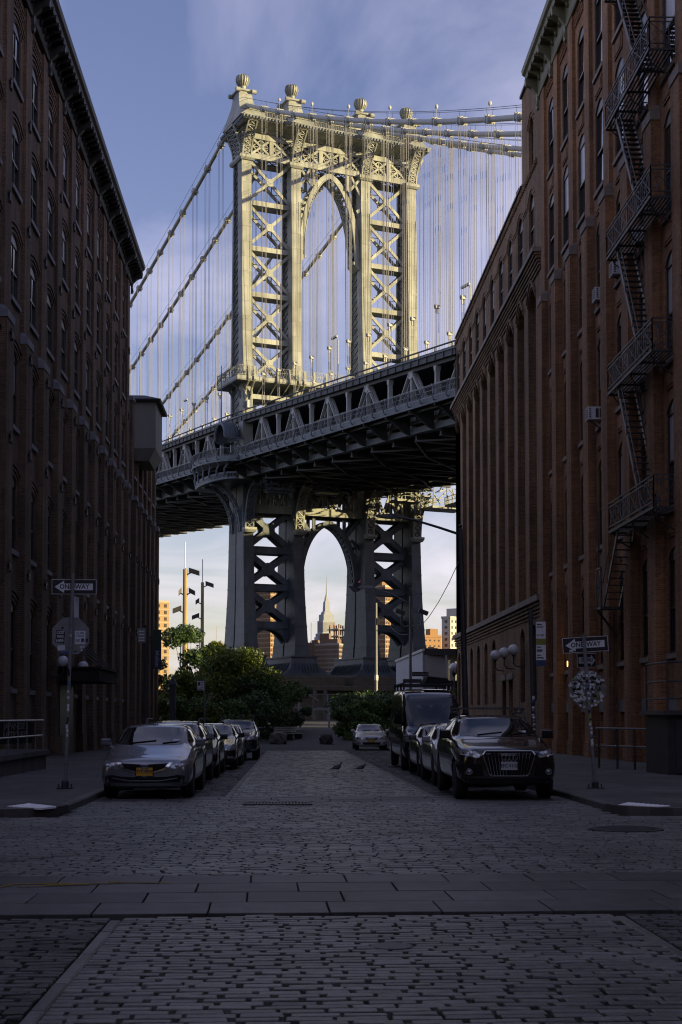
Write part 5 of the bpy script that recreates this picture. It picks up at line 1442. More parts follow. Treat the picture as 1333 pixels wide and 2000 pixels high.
def smooth_body(name, verts, faces, m, wheels, r, w):
    me = bpy.data.meshes.new(name); me.from_pydata(verts, [], faces); me.update()
    bm = bmesh.new(); bm.from_mesh(me); bmesh.ops.recalc_face_normals(bm, faces=bm.faces); bm.to_mesh(me); bm.free()
    o = bpy.data.objects.new(name, me); COL.objects.link(o)
    sd = o.modifiers.new('s', 'SUBSURF'); sd.levels = 2; sd.render_levels = 2
    cut = MB()
    for y in wheels:
        for s in (-1, 1):
            n = 24
            cut.loft([[(s * (w - .30), y + r * math.cos(2 * math.pi * k / n), r * .98 + r * math.sin(2 * math.pi * k / n)) for k in range(n)], [(s * (w + .3), y + r * math.cos(2 * math.pi * k / n), r * .98 + r * math.sin(2 * math.pi * k / n)) for k in range(n)]])
    cm = cut.mesh('cut', 'trim_black'); bm = bmesh.new(); bm.from_mesh(cm); bmesh.ops.recalc_face_normals(bm, faces=bm.faces); bm.to_mesh(cm); bm.free()
    co = bpy.data.objects.new('cut', cm); COL.objects.link(co)
    bo = o.modifiers.new('b', 'BOOLEAN'); bo.operation = 'DIFFERENCE'; bo.object = co; bo.solver = 'EXACT'
    dg = bpy.context.evaluated_depsgraph_get(); ev = o.evaluated_get(dg)
    out = bpy.data.meshes.new_from_object(ev, depsgraph=dg)
    bpy.data.objects.remove(o); bpy.data.objects.remove(co)
    out.materials.clear(); out.materials.append(MATS[m]); out.polygons.foreach_set('use_smooth', [True] * len(out.polygons)); out.polygons.foreach_set('material_index', [0] * len(out.polygons))
    try: out.set_sharp_from_angle(angle=R(42))
    except Exception: pass
    out.name = name; return out
class Car:
    def __init__(s, name, label, pnt, x, y, z, rz, P, cat='car', group='cars parked along the kerbs'):
        s.P = P; s.root = thing(name, label, cat, (x, y, z), rz, group)
        w, H, L = P['w'], P['H'], P['L']; gc = P.get('gc', .2); hf, cw = P['hf'], P['cowl']; rs, rp, re, dk = P['rs'], P['rp'], P['re'], P['deck']; wr = P['wr']
        st = []
        def hood(y, wk, zt, g, zb): st.append((y, [(0, g), (.84 * wk, g), (wk, g + .13), (wk, (g + zb) * .55), (wk * .97, zb), (wk * .80, zt - .012), (wk * .55, zt), (wk * .28, zt + .01), (0, zt + .015)]))
        def cab(y, wk, zr, zb, wrr): st.append((y, [(0, gc), (.84 * wk, gc), (wk, gc + .13), (wk, (gc + zb) * .55), (wk * .97, zb), (wk * .915, zb + .035), (wrr, zr - .05), (wrr * .87, zr - .008), (0, zr + .004)]))
        hood(0.0, w * .70, hf - .16, gc + .10, hf - .26); hood(0.05, w * .86, hf - .07, gc + .03, hf - .17); hood(.20, w * .965, hf - .01, gc, hf - .08); hood(.45, w * .99, hf + .02, gc, hf - .04)
        yc, zc = cw; hood(yc * .62, w, hf + (zc - hf) * .55, gc, hf + (zc - hf) * .5 - .04); 
        zb0 = zc - .06
        st.append((yc, [(0, gc), (.84 * w, gc), (w, gc + .13), (w, (gc + zb0) * .55), (w * .97, zb0), (w * .90, zc - .015), (w * .80, zc), (w * .5, zc + .012), (0, zc + .02)]))
        zbr = P.get('beltr', zc + .04)
        def zb(y): return zb0 + (zbr - zb0) * (y - yc) / (re[0] - yc)
        tq = .86; yq = yc + (rs[0] - yc) * tq; cab(yq, w, zc + (rs[1] - zc) * tq, zb(yq), wr * 1.02 + (w * .80 - wr) * (1 - tq)); cab(rs[0], w, rs[1], zb(rs[0]), wr); cab(rs[0] + .25, w, P.get('rsz2', rs[1] + .02), zb(rs[0] + .25), wr); cab(rp[0], w, rp[1], zb(rp[0]), wr); cab(re[0] - .2, w, re[1] + .01, zb(re[0] - .2), wr * .98); cab(re[0], w * .99, re[1], zb(re[0]), wr * .96)
        hood(dk[0], w * .97, dk[1], gc, dk[1] - .07); hood(L - .14, w * .93, dk[1] - .02, gc + .02, dk[1] - .10); hood(L - .02, w * .84, dk[1] - .08, gc + .06, dk[1] - .18); hood(L, w * .74, dk[1] - .16, gc + .12, dk[1] - .26)
        vs, fs = [], []; K = 9
        for y_, pts in st:
            for (px, pz) in pts: vs.append((px, y_, pz))
            for (px, pz) in pts[1:-1]: vs.append((-px, y_, pz))
        M = K + K - 2
        ring = list(range(K)) + list(range(M - 1, K - 1, -1))
        for i in range(len(st) - 1):
            for k in range(M):
                a, b = ring[k], ring[(k + 1) % M]; fs.append((i * M + a, i * M + b, (i + 1) * M + b, (i + 1) * M + a))
        for i, flip in ((0, 0), (len(st) - 1, 1)):
            o_ = i * M
            R_ = lambda k: o_ + k; L_ = lambda k: o_ + (k if k in (0, K - 1) else K + k - 1)
            fs.append((R_(0), R_(1), L_(1)))
            for k in range(1, K - 2): fs.append((R_(k), R_(k + 1), L_(k + 1), L_(k)))
            fs.append((R_(K - 2), R_(K - 1), L_(K - 2)))
        s.wy = (P['fo'], P['fo'] + P['wb']); s.r = P['r']
        s.body_me = smooth_body('body', vs, fs, pnt, s.wy, s.r * 1.13, w)
        s.body = link('body', s.body_me, s.root)
        s.bvh = BVHTree.FromPolygons([v.co.copy() for v in s.body_me.vertices], [tuple(p.vertices) for p in s.body_me.polygons])
        s.wheels()
    def hit(s, mode, a, b):
        if mode == 'front': o, d = Vector((a, -3, b)), Vector((0, 1, 0))
        elif mode == 'rear': o, d = Vector((a, 12, b)), Vector((0, -1, 0))
        elif mode == 'right': o, d = Vector((4, a, b)), Vector((-1, 0, 0))
        elif mode == 'left': o, d = Vector((-4, a, b)), Vector((1, 0, 0))
        else: o, d = Vector((a, b, 5)), Vector((0, 0, -1))
        h = s.bvh.ray_cast(o, d)
        if h[0] is None: h = s.bvh.find_nearest(o + d * 4)
        n = h[1]
        if n.dot(d) > 0: n = -n
        return h[0], n
    def decal(s, mode, poly, name, m, off=.006, grid=.10, parent=None, smooth=True, thick=0):
        bm = bmesh.new(); f = bm.faces.new([bm.verts.new((a, b, 0)) for a, b in poly])
        xs = [p[0] for p in poly]; ys = [p[1] for p in poly]
        for ax, lo, hi in ((0, min(xs), max(xs)), (1, min(ys), max(ys))):
            n = int((hi - lo) / grid)
            for i in range(1, n + 1):
                c = lo + (hi - lo) * i / (n + 1); co = Vector((c, 0, 0)) if ax == 0 else Vector((0, c, 0)); no = Vector((1, 0, 0)) if ax == 0 else Vector((0, 1, 0))
                bmesh.ops.bisect_plane(bm, geom=bm.verts[:] + bm.edges[:] + bm.faces[:], plane_co=co, plane_no=no)
        bmesh.ops.triangulate(bm, faces=bm.faces[:])
        for v in bm.verts:
            p, n = s.hit(mode, v.co.x, v.co.y); v.co = p + n * off
        me = bpy.data.meshes.new(name); bm.to_mesh(me); bm.free(); me.materials.append(MATS[m])
        if smooth: me.polygons.foreach_set('use_smooth', [True] * len(me.polygons))
        return link(name, me, parent or s.root)
    def both(s, poly, name, m, **k):
        return [s.decal('right', poly, name, m, **k), s.decal('left', poly, name, m, **k)]
    def fboth(s, poly, name, m, **k):
        return [s.decal('front', poly, name, m, **k), s.decal('front', [(-a, b) for a, b in poly], name, m, **k)]
    def wheels(s):
        r, w = s.r, s.P['w']; t = MB(); tw = .115
        t.lathe([(r * .66, -tw), (r * .93, -tw), (r, -tw * .7), (r, tw * .7), (r * .93, tw), (r * .66, tw)], (0, 0, 0), 28); tm = t.mesh('tyre', 'tyre', True)
        b = MB(); b.lathe([(r * .67, -tw * .8), (r * .67, tw * .55), (r * .60, tw * .5), (r * .58, tw * .1), (.02, tw * .1)], (0, 0, 0), 28)
        for k in range(s.P.get('spokes', 10)):
            a = 2 * math.pi * k / s.P.get('spokes', 10); c_, s_ = math.cos(a), math.sin(a)
            b.beam((.03 * c_, .03 * s_, tw * .62), (r * .62 * c_, r * .62 * s_, tw * .5), .05, .05)
        b.lathe([(r * .2, tw * .2), (r * .19, tw * .7), (.01, tw * .72)], (0, 0, 0), 12)
        rm = b.mesh('rim', 'rim_metal')
        for y in s.wy:
            for sg in (-1, 1):
                o = link('wheel', tm, s.root, (sg * (w - .13), y, r)); o.rotation_euler = (0, sg * math.pi / 2, 0); link('rim', rm, o)
                ab = MB(); n = 16   # dark inside of the arch
        for y in s.wy:
            for sg in (-1, 1):
                ab = MB(); n = 20; rr = r * 1.12
                ab.loft([[(sg * xx, y + rr * math.cos(math.pi * k / n), r * .98 + rr * math.sin(math.pi * k / n)) for k in range(n + 1)] for xx in (w - .29, w - .03)], cap=False)
                ab.build('wheel_arch', 'trim_black', s.root)
    def glass(s, fr=(.06, .05), side_div=()):
        P = s.P; yc, zc = P['cowl']; rs, rp, re, dk = P['rs'], P['rp'], P['re'], P['deck']; w, wr = P['w'], P['wr']
        zt = rs[1] - .045; a, b = w * .80, wr * .93
        s.ws = s.decal('front', [(-a, zc + .035), (-a * .5, zc + .022), (0, zc + .02), (a * .5, zc + .022), (a, zc + .035), (b, zt), (b * .5, zt + .012), (0, zt + .015), (-b * .5, zt + .012), (-b, zt)], 'windshield', 'glass_car', grid=.14)
        zb0 = zc + .03; zbr = P.get('beltr', zc + .04) + .05
        yf = yc + .22; y1 = re[0] + (dk[0] - re[0]) * .38
        top = min(rs[1], re[1]) - .10
        def zb(y): return zb0 + (zbr - zb0) * (y - yc) / (re[0] - yc)
        ytf = yc + (rs[0] - yc) * ((top - zc) / (rs[1] - zc)) + .10
        divs = [yf] + list(side_div) + [y1]
        for mode in ('right', 'left'):
            for i in range(len(divs) - 1):
                p, q = divs[i] + (.0 if i == 0 else .035), divs[i + 1] - .035
                if i == 0: poly = [(p + .02, zb(p) + .02), (q, zb(q) + .02), (q, top + .02), (ytf + .06, top)]
                elif i == len(divs) - 2: poly = [(p, zb(p) + .02), (q - .02, zb(q) + .05), (min(re[0] + .02, q - .12), top), (p, top + .02)]
                else: poly = [(p, zb(p) + .02), (q, zb(q) + .02), (q, top + .02), (p, top + .02)]
                s.decal(mode, poly, 'side_window', 'glass_car', grid=.2)
        s.decal('rear', [(-wr * .85, dk[1] + .06), (wr * .85, dk[1] + .06), (wr * .75, re[1] - .07), (-wr * .75, re[1] - .07)], 'rear_window', 'glass_car', grid=.2)
        # wipers
        for x0 in (-.42, .22):
            pts = [s.hit('front', x0 + .5 * t, zc + .045 + .05 * t)[0] + Vector((0, -.02, .012)) for t in (0, .5, 1)]
            MB().tube(pts, .011, 5).build('wiper', 'trim_black', s.root)
        # door seams, handles, rear lamps
        for yd in [yc + .10] + list(side_div) + [s.wy[1] - .42]:
            zz = min(zb(yd) - .02, P['cowl'][1]); s.both([(yd - .006, .38), (yd + .006, .38), (yd + .006, zz), (yd - .006, zz)], 'door_seam', 'trim_black', off=.002, grid=.2)
        for yd in [d - .22 for d in side_div][:1] + [s.wy[1] - .55]:
            for mode, sg in (('right', 1), ('left', -1)):
                p, n = s.hit(mode, yd, zb(yd) - .13); MB().beam(p + n * .03 + Vector((0, -.09, 0)), p + n * .03 + Vector((0, .09, 0)), .03, .03).build('door_handle', P.get('handle', 'chrome'), s.root)
        s.decal('rear', [(w * .45, dk[1] - .20), (w * .85, dk[1] - .20), (w * .85, dk[1] - .06), (w * .45, dk[1] - .06)], 'tail_lamp', 'tail_red'); s.decal('rear', [(-w * .45, dk[1] - .20), (-w * .85, dk[1] - .20), (-w * .85, dk[1] - .06), (-w * .45, dk[1] - .06)], 'tail_lamp', 'tail_red')
        s.both([(s.wy[0] + s.r * 1.15, P.get('gc', .2) + .02), (s.wy[1] - s.r * 1.15, P.get('gc', .2) + .02), (s.wy[1] - s.r * 1.15, P.get('gc', .2) + .10), (s.wy[0] + s.r * 1.15, P.get('gc', .2) + .10)], 'sill_trim', 'trim_black', grid=.4)
    def mirrors(s, m, size=(.11, .095, .08), z=None, y=None):
        P = s.P; yc, zc = P['cowl']; z = z or zc + .07; y = y or yc + .28
        for sg in (1, -1):
            x = sg * (P['w'] + .07); a, b, c = size
            k = MB(); k.loft([[(x - a * .8, y - c * .4, z - b * .5), (x + a * .8, y - c * .4, z - b * .5), (x + a * .7, y - c * .4, z + b * .5), (x - a * .7, y - c * .4, z + b * .5)],
                              [(x - a, y, z - b * .75), (x + a, y, z - b * .75), (x + a * .9, y, z + b * .75), (x - a * .9, y, z + b * .75)], [(x - a * .95, y + c, z - b * .7), (x + a * .95, y + c, z - b * .7), (x + a * .85, y + c, z + b * .7), (x - a * .85, y + c, z + b * .7)]])
            k.beam((x - sg * a * .6, y + .02, z - b * .6), (sg * P['w'] * .90, y + .05, z - b * .9 - .03), .06, .05)
            mo = k.build('mirror', m, s.root)
            MB().box(x - a * .85, x + a * .85, y + c, y + c + .006, z - b * .6, z + b * .6).build('mirror_glass', 'glass_car', mo)
    def plate(s, z, m, txt, top='', bottom='', frame='trim_black', w=.155, h=.078):
        p, n = s.hit('front', 0, z); y = p.y - .02
        o = MB().box(-w - .018, w + .018, y, y + .03, z - h - .016, z + h + .016).build('licence_plate', frame, s.root)
        MB().box(-w, w, y - .006, y - .001, z - h, z + h).build('plate_face', m, o)
        if txt: text(txt, .088, o, (0, y - .007, z - .004), (R(90), 0, 0), 'plate_ink', sx=.92)
        if top: text(top, .022, o, (0, y - .007, z + h + .006), (R(90), 0, 0), 'plate_white')
        if bottom: text(bottom, .02, o, (0, y - .007, z - h - .006), (R(90), 0, 0), 'plate_white')
    def face(s, style, pnt):
        P = s.P; hf, w, gc = P['hf'], P['w'], P.get('gc', .2)
        if style == 'coupe_smile':     # wide curved grille with a chrome lip, slanting lamps
            g = [(-.50, hf - .105), (0, hf - .135), (.50, hf - .105), (.38, hf - .215), (.2, hf - .265), (0, hf - .28), (-.2, hf - .265), (-.38, hf - .215)]
            s.decal('front', g, 'grille', 'trim_black', off=.006, grid=.06)
            lip = [(.53, hf - .10), (.46, hf - .10), (.36, hf - .205), (.19, hf - .252), (0, hf - .266), (-.19, hf - .252), (-.36, hf - .205), (-.46, hf - .10), (-.53, hf - .10), (-.41, hf - .225), (-.21, hf - .283), (0, hf - .30), (.21, hf - .283), (.41, hf - .225)]
            s.decal('front', lip, 'grille_trim', 'chrome', off=.016, grid=.05)
            # framed letter-H emblem
            for poly in ([(-.055, hf - .15), (-.035, hf - .15), (-.028, hf - .24), (-.045, hf - .24)], [(.035, hf - .15), (.055, hf - .15), (.045, hf - .24), (.028, hf - .24)], [(-.035, hf - .188), (.035, hf - .188), (.035, hf - .205), (-.035, hf - .205)]):
                s.decal('front', poly, 'emblem', 'chrome', off=.03)
            ring = [(-.07, hf - .14), (.07, hf - .14), (.06, hf - .25), (-.06, hf - .25)]
            y = s.hit('front', 0, hf - .2)[0].y - .025
            k = MB(); [k.tube([(a[0], y, a[1]), (b[0], y, b[1])], .006, 5) for a, b in zip(ring, ring[1:] + ring[:1])]; k.build('emblem', 'chrome', s.root)
            s.fboth([(w * .58, hf - .225), (w * .56, hf - .20), (w * .63, hf - .115), (w * .955, hf - .02), (w * .965, hf - .075), (w * .86, hf - .17)], 'headlight', 'lamp_lens', off=.007, grid=.06)
            for sx in (1, -1):
                for q in (.68, .80):
                    p, n = s.hit('front', sx * w * q, hf - .15); MB().ball(p + n * .012, .034, 10, 6).build('lamp_bulb', 'lamp_clear', s.root, True)
            lower = [(-w * .93, .45), (-w * .70, .47), (-w * .5, .44), (0, .425), (w * .5, .44), (w * .7, .47), (w * .93, .45), (w * .93, .335), (0, .32), (-w * .93, .335)]
            s.decal('front', lower, 'lower_grille', 'trim_black', off=.006, grid=.08)
            s.decal('front', [(-.62, .425), (-.3, .375), (.3, .375), (.62, .425), (.62, .405), (.3, .352), (-.3, .352), (-.62, .405)], 'lower_bar', pnt, off=.02, grid=.06)
            s.decal('front', [(-w * .9, .315), (w * .9, .315), (w * .9, .275), (-w * .9, .275)], 'chin_lip', pnt, off=.02, grid=.08)
        elif style == 'crossover':      # big shield grille, four rings
            g = [(-.44, hf - .10), (.44, hf - .10), (.49, hf - .16), (.37, hf - .52), (.33, hf - .55), (-.33, hf - .55), (-.37, hf - .52), (-.49, hf - .16)]
            s.decal('front', g, 'grille', 'trim_black', off=.006, grid=.07)
            k = MB()
            for a, b in zip(g, g[1:] + g[:1]):
                pa, na = s.hit('front', *a); pb, nb = s.hit('front', *b); k.tube([pa + na * .02, pb + nb * .02], .017, 6)
            k.build('grille_frame', 'chrome', s.root)
            for i in range(-6, 7):
                x = i * .068
                if i == 0: continue
                xb = x * .80
                pts = [s.hit('front', x + (xb - x) * t, hf - .12 - .41 * t) for t in (0, .25, .5, .75, 1)]
                MB().tube([p + n * .016 for p, n in pts], .008, 5).build('grille_bar', 'chrome', s.root)
            y = s.hit('front', 0, hf - .2)[0].y - .045
            for i in range(4):
                x = -.108 + i * .072
                MB().tube([(x + .046 * math.cos(2 * math.pi * k / 20), y, hf - .205 + .046 * math.sin(2 * math.pi * k / 20)) for k in range(21)], .0075, 6).build('ring', 'chrome', s.root)
            s.fboth([(w * .585, hf - .20), (w * .63, hf - .215), (w * .93, hf - .16), (w * .96, hf - .06), (w * .90, hf - .045), (w * .64, hf - .10), (w * .57, hf - .16)], 'headlight', 'lamp_lens', off=.007, grid=.06)
            s.fboth([(w * .60, hf - .205), (w * .92, hf - .155), (w * .92, hf - .14), (w * .61, hf - .188)], 'running_light', 'lamp_clear', off=.014, grid=.05)
            for sx in (1, -1):
                p, n = s.hit('front', sx * w * .74, hf - .135); MB().ball(p + n * .012, .045, 12, 8).build('lamp_bulb', 'lamp_clear', s.root, True)
                p, n = s.hit('front', sx * w * .78, hf - .47); k = MB(); k.tube([p + n * .03 + Vector((.055 * math.cos(2 * math.pi * j / 16), 0, .055 * math.sin(2 * math.pi * j / 16))) for j in range(17)], .012, 6); fo = k.build('fog_light', 'chrome', s.root)
                MB().ball(p + n * .01, .045, 12, 8).build('lamp_bulb', 'lamp_lens', fo, True)
            s.fboth([(w * .55, hf - .33), (w * .95, hf - .32), (w * .96, hf - .55), (w * .50, hf - .56)], 'bumper_vent', 'trim_black', off=.004, grid=.07)
            s.decal('front', [(-w * .93, hf - .60), (w * .93, hf - .60), (w * .9, gc + .10), (-w * .9, gc + .10)], 'lower_bumper', 'trim_black', off=.006, grid=.08)
        elif style == 'van':
            s.decal('front', [(-.42, hf - .12), (.42, hf - .12), (.36, hf - .36), (-.36, hf - .36)], 'grille', 'trim_black', grid=.08)
            s.fboth([(w * .55, hf - .30), (w * .93, hf - .26), (w * .95, hf + .02), (w * .84, hf + .06), (w * .56, hf - .14)], 'headlight', 'lamp_lens', grid=.07)
            s.decal('front', [(-w * .94, hf - .45), (w * .94, hf - .45), (w * .92, gc + .06), (-w * .92, gc + .06)], 'lower_bumper', 'trim_black', grid=.1)
        else:                          # plain sedan face: slim grille, wide lamps
            s.decal('front', [(-.38, hf - .11), (.38, hf - .11), (.30, hf - .235), (-.30, hf - .235)], 'grille', 'trim_black', grid=.07)
            k = MB()
            for z in (hf - .115, hf - .155, hf - .195, hf - .235):
                ww = .38 - (.08) * (hf - .11 - z) / .125
                pts = [s.hit('front', ww * t, z) for t in (-1, -.5, 0, .5, 1)]; k.tube([p + n * .012 for p, n in pts], .008, 5)
            k.build('grille_bar', 'chrome', s.root)
            p, n = s.hit('front', 0, hf - .17); MB().tube([p + Vector((.045 * math.cos(2 * math.pi * j / 16), -.02, .045 * math.sin(2 * math.pi * j / 16))) for j in range(17)], .009, 6).build('emblem', 'chrome', s.root)
            s.fboth([(w * .52, hf - .225), (w * .92, hf - .20), (w * .965, hf - .02), (w * .90, hf - .01), (w * .60, hf - .09)], 'headlight', 'lamp_lens', grid=.06)
            for sx in (1, -1):
                p, n = s.hit('front', sx * w * .76, hf - .15); MB().ball(p + n * .01, .04, 10, 6).build('lamp_bulb', 'lamp_clear', s.root, True)
            s.decal('front', [(-.52, .44), (.52, .44), (.46, .31), (-.46, .31)], 'lower_grille', 'trim_black', grid=.08)
            s.fboth([(w * .68, .44), (w * .88, .44), (w * .88, .36), (w * .68, .36)], 'fog_light', 'lamp_lens', grid=.06)
    def rails(s, m='iron_light', bars=False):
        P = s.P; rs, re, wr, H = P['rs'], P['re'], P['wr'], P['rp'][1]
        for sg in (1, -1):
            x = sg * wr * .95; k = MB(); k.tube([(x, rs[0] + .15, rs[1] - .03), (x, rs[0] + .35, H + .035), (x, re[0] - .2, H + .03), (x, re[0] + .1, re[1] - .04)], .022, 6); k.build('roof_rail', m, s.root)
        if bars:
            for y in (rs[0] + .45, re[0] - .5):
                k = MB(); k.box(-wr * 1.02, wr * 1.02, y - .06, y + .06, H + .10, H + .135); k.box(-wr * 1.0, -wr * .9, y - .04, y + .04, H, H + .10); k.box(wr * .9, wr * 1.0, y - .04, y + .04, H, H + .10); k.build('cross_bar', 'iron_light', s.root)
    def sticker(s):
        zc = s.P['cowl'][1]; s.decal('front', [(s.P['wr'] * .62, zc + .075), (s.P['wr'] * .82, zc + .08), (s.P['wr'] * .82, zc + .13), (s.P['wr'] * .62, zc + .125)], 'sticker', 'plate_white', off=.009)
SEDAN = dict(L=4.55, w=.88, H=1.44, wr=.655, hf=.80, gc=.20, cowl=(1.22, 1.00), rs=(2.02, 1.395), rp=(2.62, 1.44), re=(3.45, 1.385), deck=(4.05, 1.08), fo=.92, wb=2.67, r=.315, beltr=1.05)
SEDAN2 = dict(SEDAN, L=4.78, w=.90, hf=.82, cowl=(1.35, 1.01), rs=(2.15, 1.41), rp=(2.8, 1.46), re=(3.6, 1.40), deck=(4.25, 1.10), fo=.96, wb=2.78, r=.325)
SUV = dict(L=4.63, w=.95, H=1.64, wr=.70, hf=1.02, gc=.27, cowl=(1.33, 1.17), rs=(2.03, 1.575), rp=(2.7, 1.635), re=(3.85, 1.58), deck=(4.42, 1.20), fo=.86, wb=2.81, r=.365, beltr=1.22)
VAN = dict(L=6.9, w=1.0, H=2.62, wr=.90, hf=1.16, gc=.30, cowl=(.82, 1.36), rs=(1.42, 2.06), rsz2=2.36, rp=(2.3, 2.62), re=(6.55, 2.58), deck=(6.82, 1.5), fo=1.0, wb=4.3, r=.36, beltr=1.5)
# left kerb, front to back
c = Car('parked_car', 'silver grey sedan with curved chrome grille heading the left row', 'paint_silver', -2.80, 27.3, 0, R(-.6), SEDAN); c.glass(side_div=(2.45,)); c.face('coupe_smile', 'paint_silver'); c.mirrors('paint_silver'); c.plate(.535, 'plate_yellow', 'T71 7097', 'ALLSTAR', 'LEASING'); c.sticker()
c = Car('parked_car', 'dark wagon with roof rails parked right behind the silver grey sedan', 'paint_navy', -2.92, 32.6, gz(33), R(-.5), dict(SUV, w=.90, hf=.92, cowl=(1.33, 1.06), rs=(2.05, 1.45), rp=(2.7, 1.52), re=(3.9, 1.47), deck=(4.45, 1.12), beltr=1.1, wr=.67, r=.34)); c.glass(side_div=(2.5, 3.45)); c.face('sedan', 'paint_navy'); c.mirrors('paint_navy'); c.rails(); c.sticker()
c = Car('parked_car', 'black sedan third in the left row with an amber glint on its side', 'paint_black', -2.86, 38.0, gz(38), R(-.4), SEDAN2); c.glass(side_div=(2.6,)); c.face('sedan', 'paint_black'); c.mirrors('paint_black')
c = Car('parked_car', 'black sedan fourth in the left row standing further out from the kerb', 'paint_black', -2.62, 44.6, gz(44), R(-.8), SEDAN2); c.glass(side_div=(2.6,)); c.face('sedan', 'paint_black'); c.mirrors('paint_black'); c.sticker()
c = Car('parked_car', 'light silver sedan fifth in the left row, before the last tall dark car', 'paint_lightsilver', -2.60, 50.6, gz(50), R(-.4), SEDAN); c.glass(side_div=(2.45,)); c.face('sedan', 'paint_lightsilver'); c.mirrors('paint_lightsilver')
c = Car('parked_car', 'tall dark sport utility car with roof rails at the far end of the left row', 'paint_navy', -2.28, 57.2, gz(57), R(-.3), dict(SUV, w=.93)); c.glass(side_div=(2.5, 3.45)); c.face('sedan', 'paint_navy'); c.mirrors('paint_navy'); c.rails('iron_light', True)
# right kerb
c = Car('parked_car', 'black sport utility car with a big chrome shield grille and four rings', 'paint_black', 4.09, 26.7, 0, R(.2), SUV); c.glass(side_div=(2.5, 3.45)); c.face('crossover', 'paint_black'); c.mirrors('paint_black', (.12, .115, .09)); c.plate(.66, 'plate_white', 'EFC-9102', 'NEW YORK', ''); c.rails('iron', True); c.sticker()
c = Car('parked_car', 'light silver sedan half hidden behind the black car with the shield grille', 'paint_lightsilver', 4.20, 32.4, gz(33), R(.2), SEDAN2); c.glass(side_div=(2.6,)); c.face('sedan', 'paint_lightsilver'); c.mirrors('paint_lightsilver')
c = Car('parked_car', 'low charcoal coupe squeezed between the silver sedan and the black van', 'paint_charcoal', 4.32, 37.9, gz(38), R(.3), dict(SEDAN, wr=.63)); c.glass(side_div=(2.6,)); c.face('sedan', 'paint_charcoal'); c.mirrors('paint_charcoal')
c = Car('parked_van', 'tall black high roof van with a roof rack in the right row', 'paint_black', 4.45, 43.8, gz(45), R(.2), VAN, 'van'); c.glass(side_div=(2.3,)); c.face('van', 'paint_black'); c.mirrors('trim_black', (.12, .22, .10), 1.62, 1.25)
k = MB()
for y in (2.4, 3.6, 5.0, 6.2): k.box(-.84, .84, y - .03, y + .03, 2.70, 2.75); k.box(-.82, -.76, y - .03, y + .03, 2.55, 2.72); k.box(.76, .82, y - .03, y + .03, 2.55, 2.72)
for x in (-.8, .8): k.box(x - .025, x + .025, 2.3, 6.3, 2.74, 2.78)
k.build('roof_rack', 'iron', c.root)
k = MB(); k.loft([[(-.1, 2.6, 2.78), (.75, 2.6, 2.78), (.75, 4.4, 2.78), (-.1, 4.4, 2.78)], [(.05, 2.75, 3.0), (.68, 2.75, 2.93), (.68, 4.2, 2.93), (.05, 4.2, 3.0)]]); k.build('roof_box', 'trim_black', c.root)
k = MB(); k.box(-.78, -.2, 2.5, 2.9, 2.78, 2.9); k.build('roof_load', 'iron', c.root)
c = Car('parked_car', 'white sedan facing up the street at the far end of the right row', 'paint_white', 4.42, 78.6, gz(79), R(.1), SEDAN2); c.glass(side_div=(2.6,)); c.face('sedan', 'paint_white'); c.mirrors('paint_white'); c.plate(.52, 'plate_yellow', '', '', '')
# ------------------------------------------------------------------ signs, lamps, rails along the street
mat('sign_black', (0.012, 0.012, 0.014), .5, var=.1); mat('sign_white', (0.66, 0.67, 0.70), .5, var=.08); mat('sign_back', (0.20, 0.20, 0.205), .5, .1, var=.15, scale=6)
mat('iron_matt', (.03, .028, .028), .9, var=.2, spec=.2); mat('pole_galv', (0.19, 0.195, 0.21), .5, .2, var=.2, scale=8); mat('pole_dark', (0.05, 0.05, 0.058), .5, .2, var=.2)
mat('sticker_blue', (.05, .10, .35), .6, var=.2); mat('sticker_yellow', (.30, .28, .05), .6, var=.2); mat('sticker_red', (.35, .03, .03), .6, var=.2); mat('sign_olive', (.22, .20, .03), .6, var=.1); mat('sign_navy', (.03, .05, .14), .6, var=.1)
def flatbox(x0, x1, z0, z1, y0, y1): return MB().box(x0, x1, y0, y1, z0, z1)
def polysign(pts, y, m, name, parent, th=.002): return MB().prism([(x, y, z) for x, z in pts], (0, th, 0)).build(name, m, parent)
def one_way(parent, loc, rz, ry, flip=False, sc=1.0, gap=True):
    """black plate with white edge, white arrow and black ONE WAY"""
    o = MB().box(-.457, .457, 0, .004, -.152, .152).build('one_way_plate', 'sign_white', parent); o.location = loc; o.rotation_euler = (0, ry, rz); o.scale = (sc, 1, sc)
    MB().box(-.447, .447, -.002, 0, -.142, .142).build('plate_field', 'sign_black', o)
    s = -1 if not flip else 1
    arrow = [(s * .40, 0), (s * .205, .125), (s * .20, .068), (-s * .385, .068), (-s * .385, -.068), (s * .20, -.068), (s * .205, -.125)]
    polysign(arrow, -.004, 'sign_white', 'arrow', o)
    text('ONE', .135, o, (-.165, -.005, 0), (R(90), 0, 0), 'sign_black', sx=.92, ext=.0008); text('WAY', .135, o, (.165, -.005, 0), (R(90), 0, 0), 'sign_black', sx=.92, ext=.0008)
    return o
def octagon(r): return [(r * math.cos(math.pi / 8 + k * math.pi / 4), r * math.sin(math.pi / 8 + k * math.pi / 4)) for k in range(8)]
def scribble(parent, x, z, w, h, y, m, n=5):
    for i in range(n):
        a = (x + random.uniform(-w, w) / 2, y, z + random.uniform(-h, h) / 2); b = (x + random.uniform(-w, w) / 2, y, z + random.uniform(-h, h) / 2)
        MB().beam(a, b, .002, .012, (0, 1, 0)).build('scrawl', m, parent)
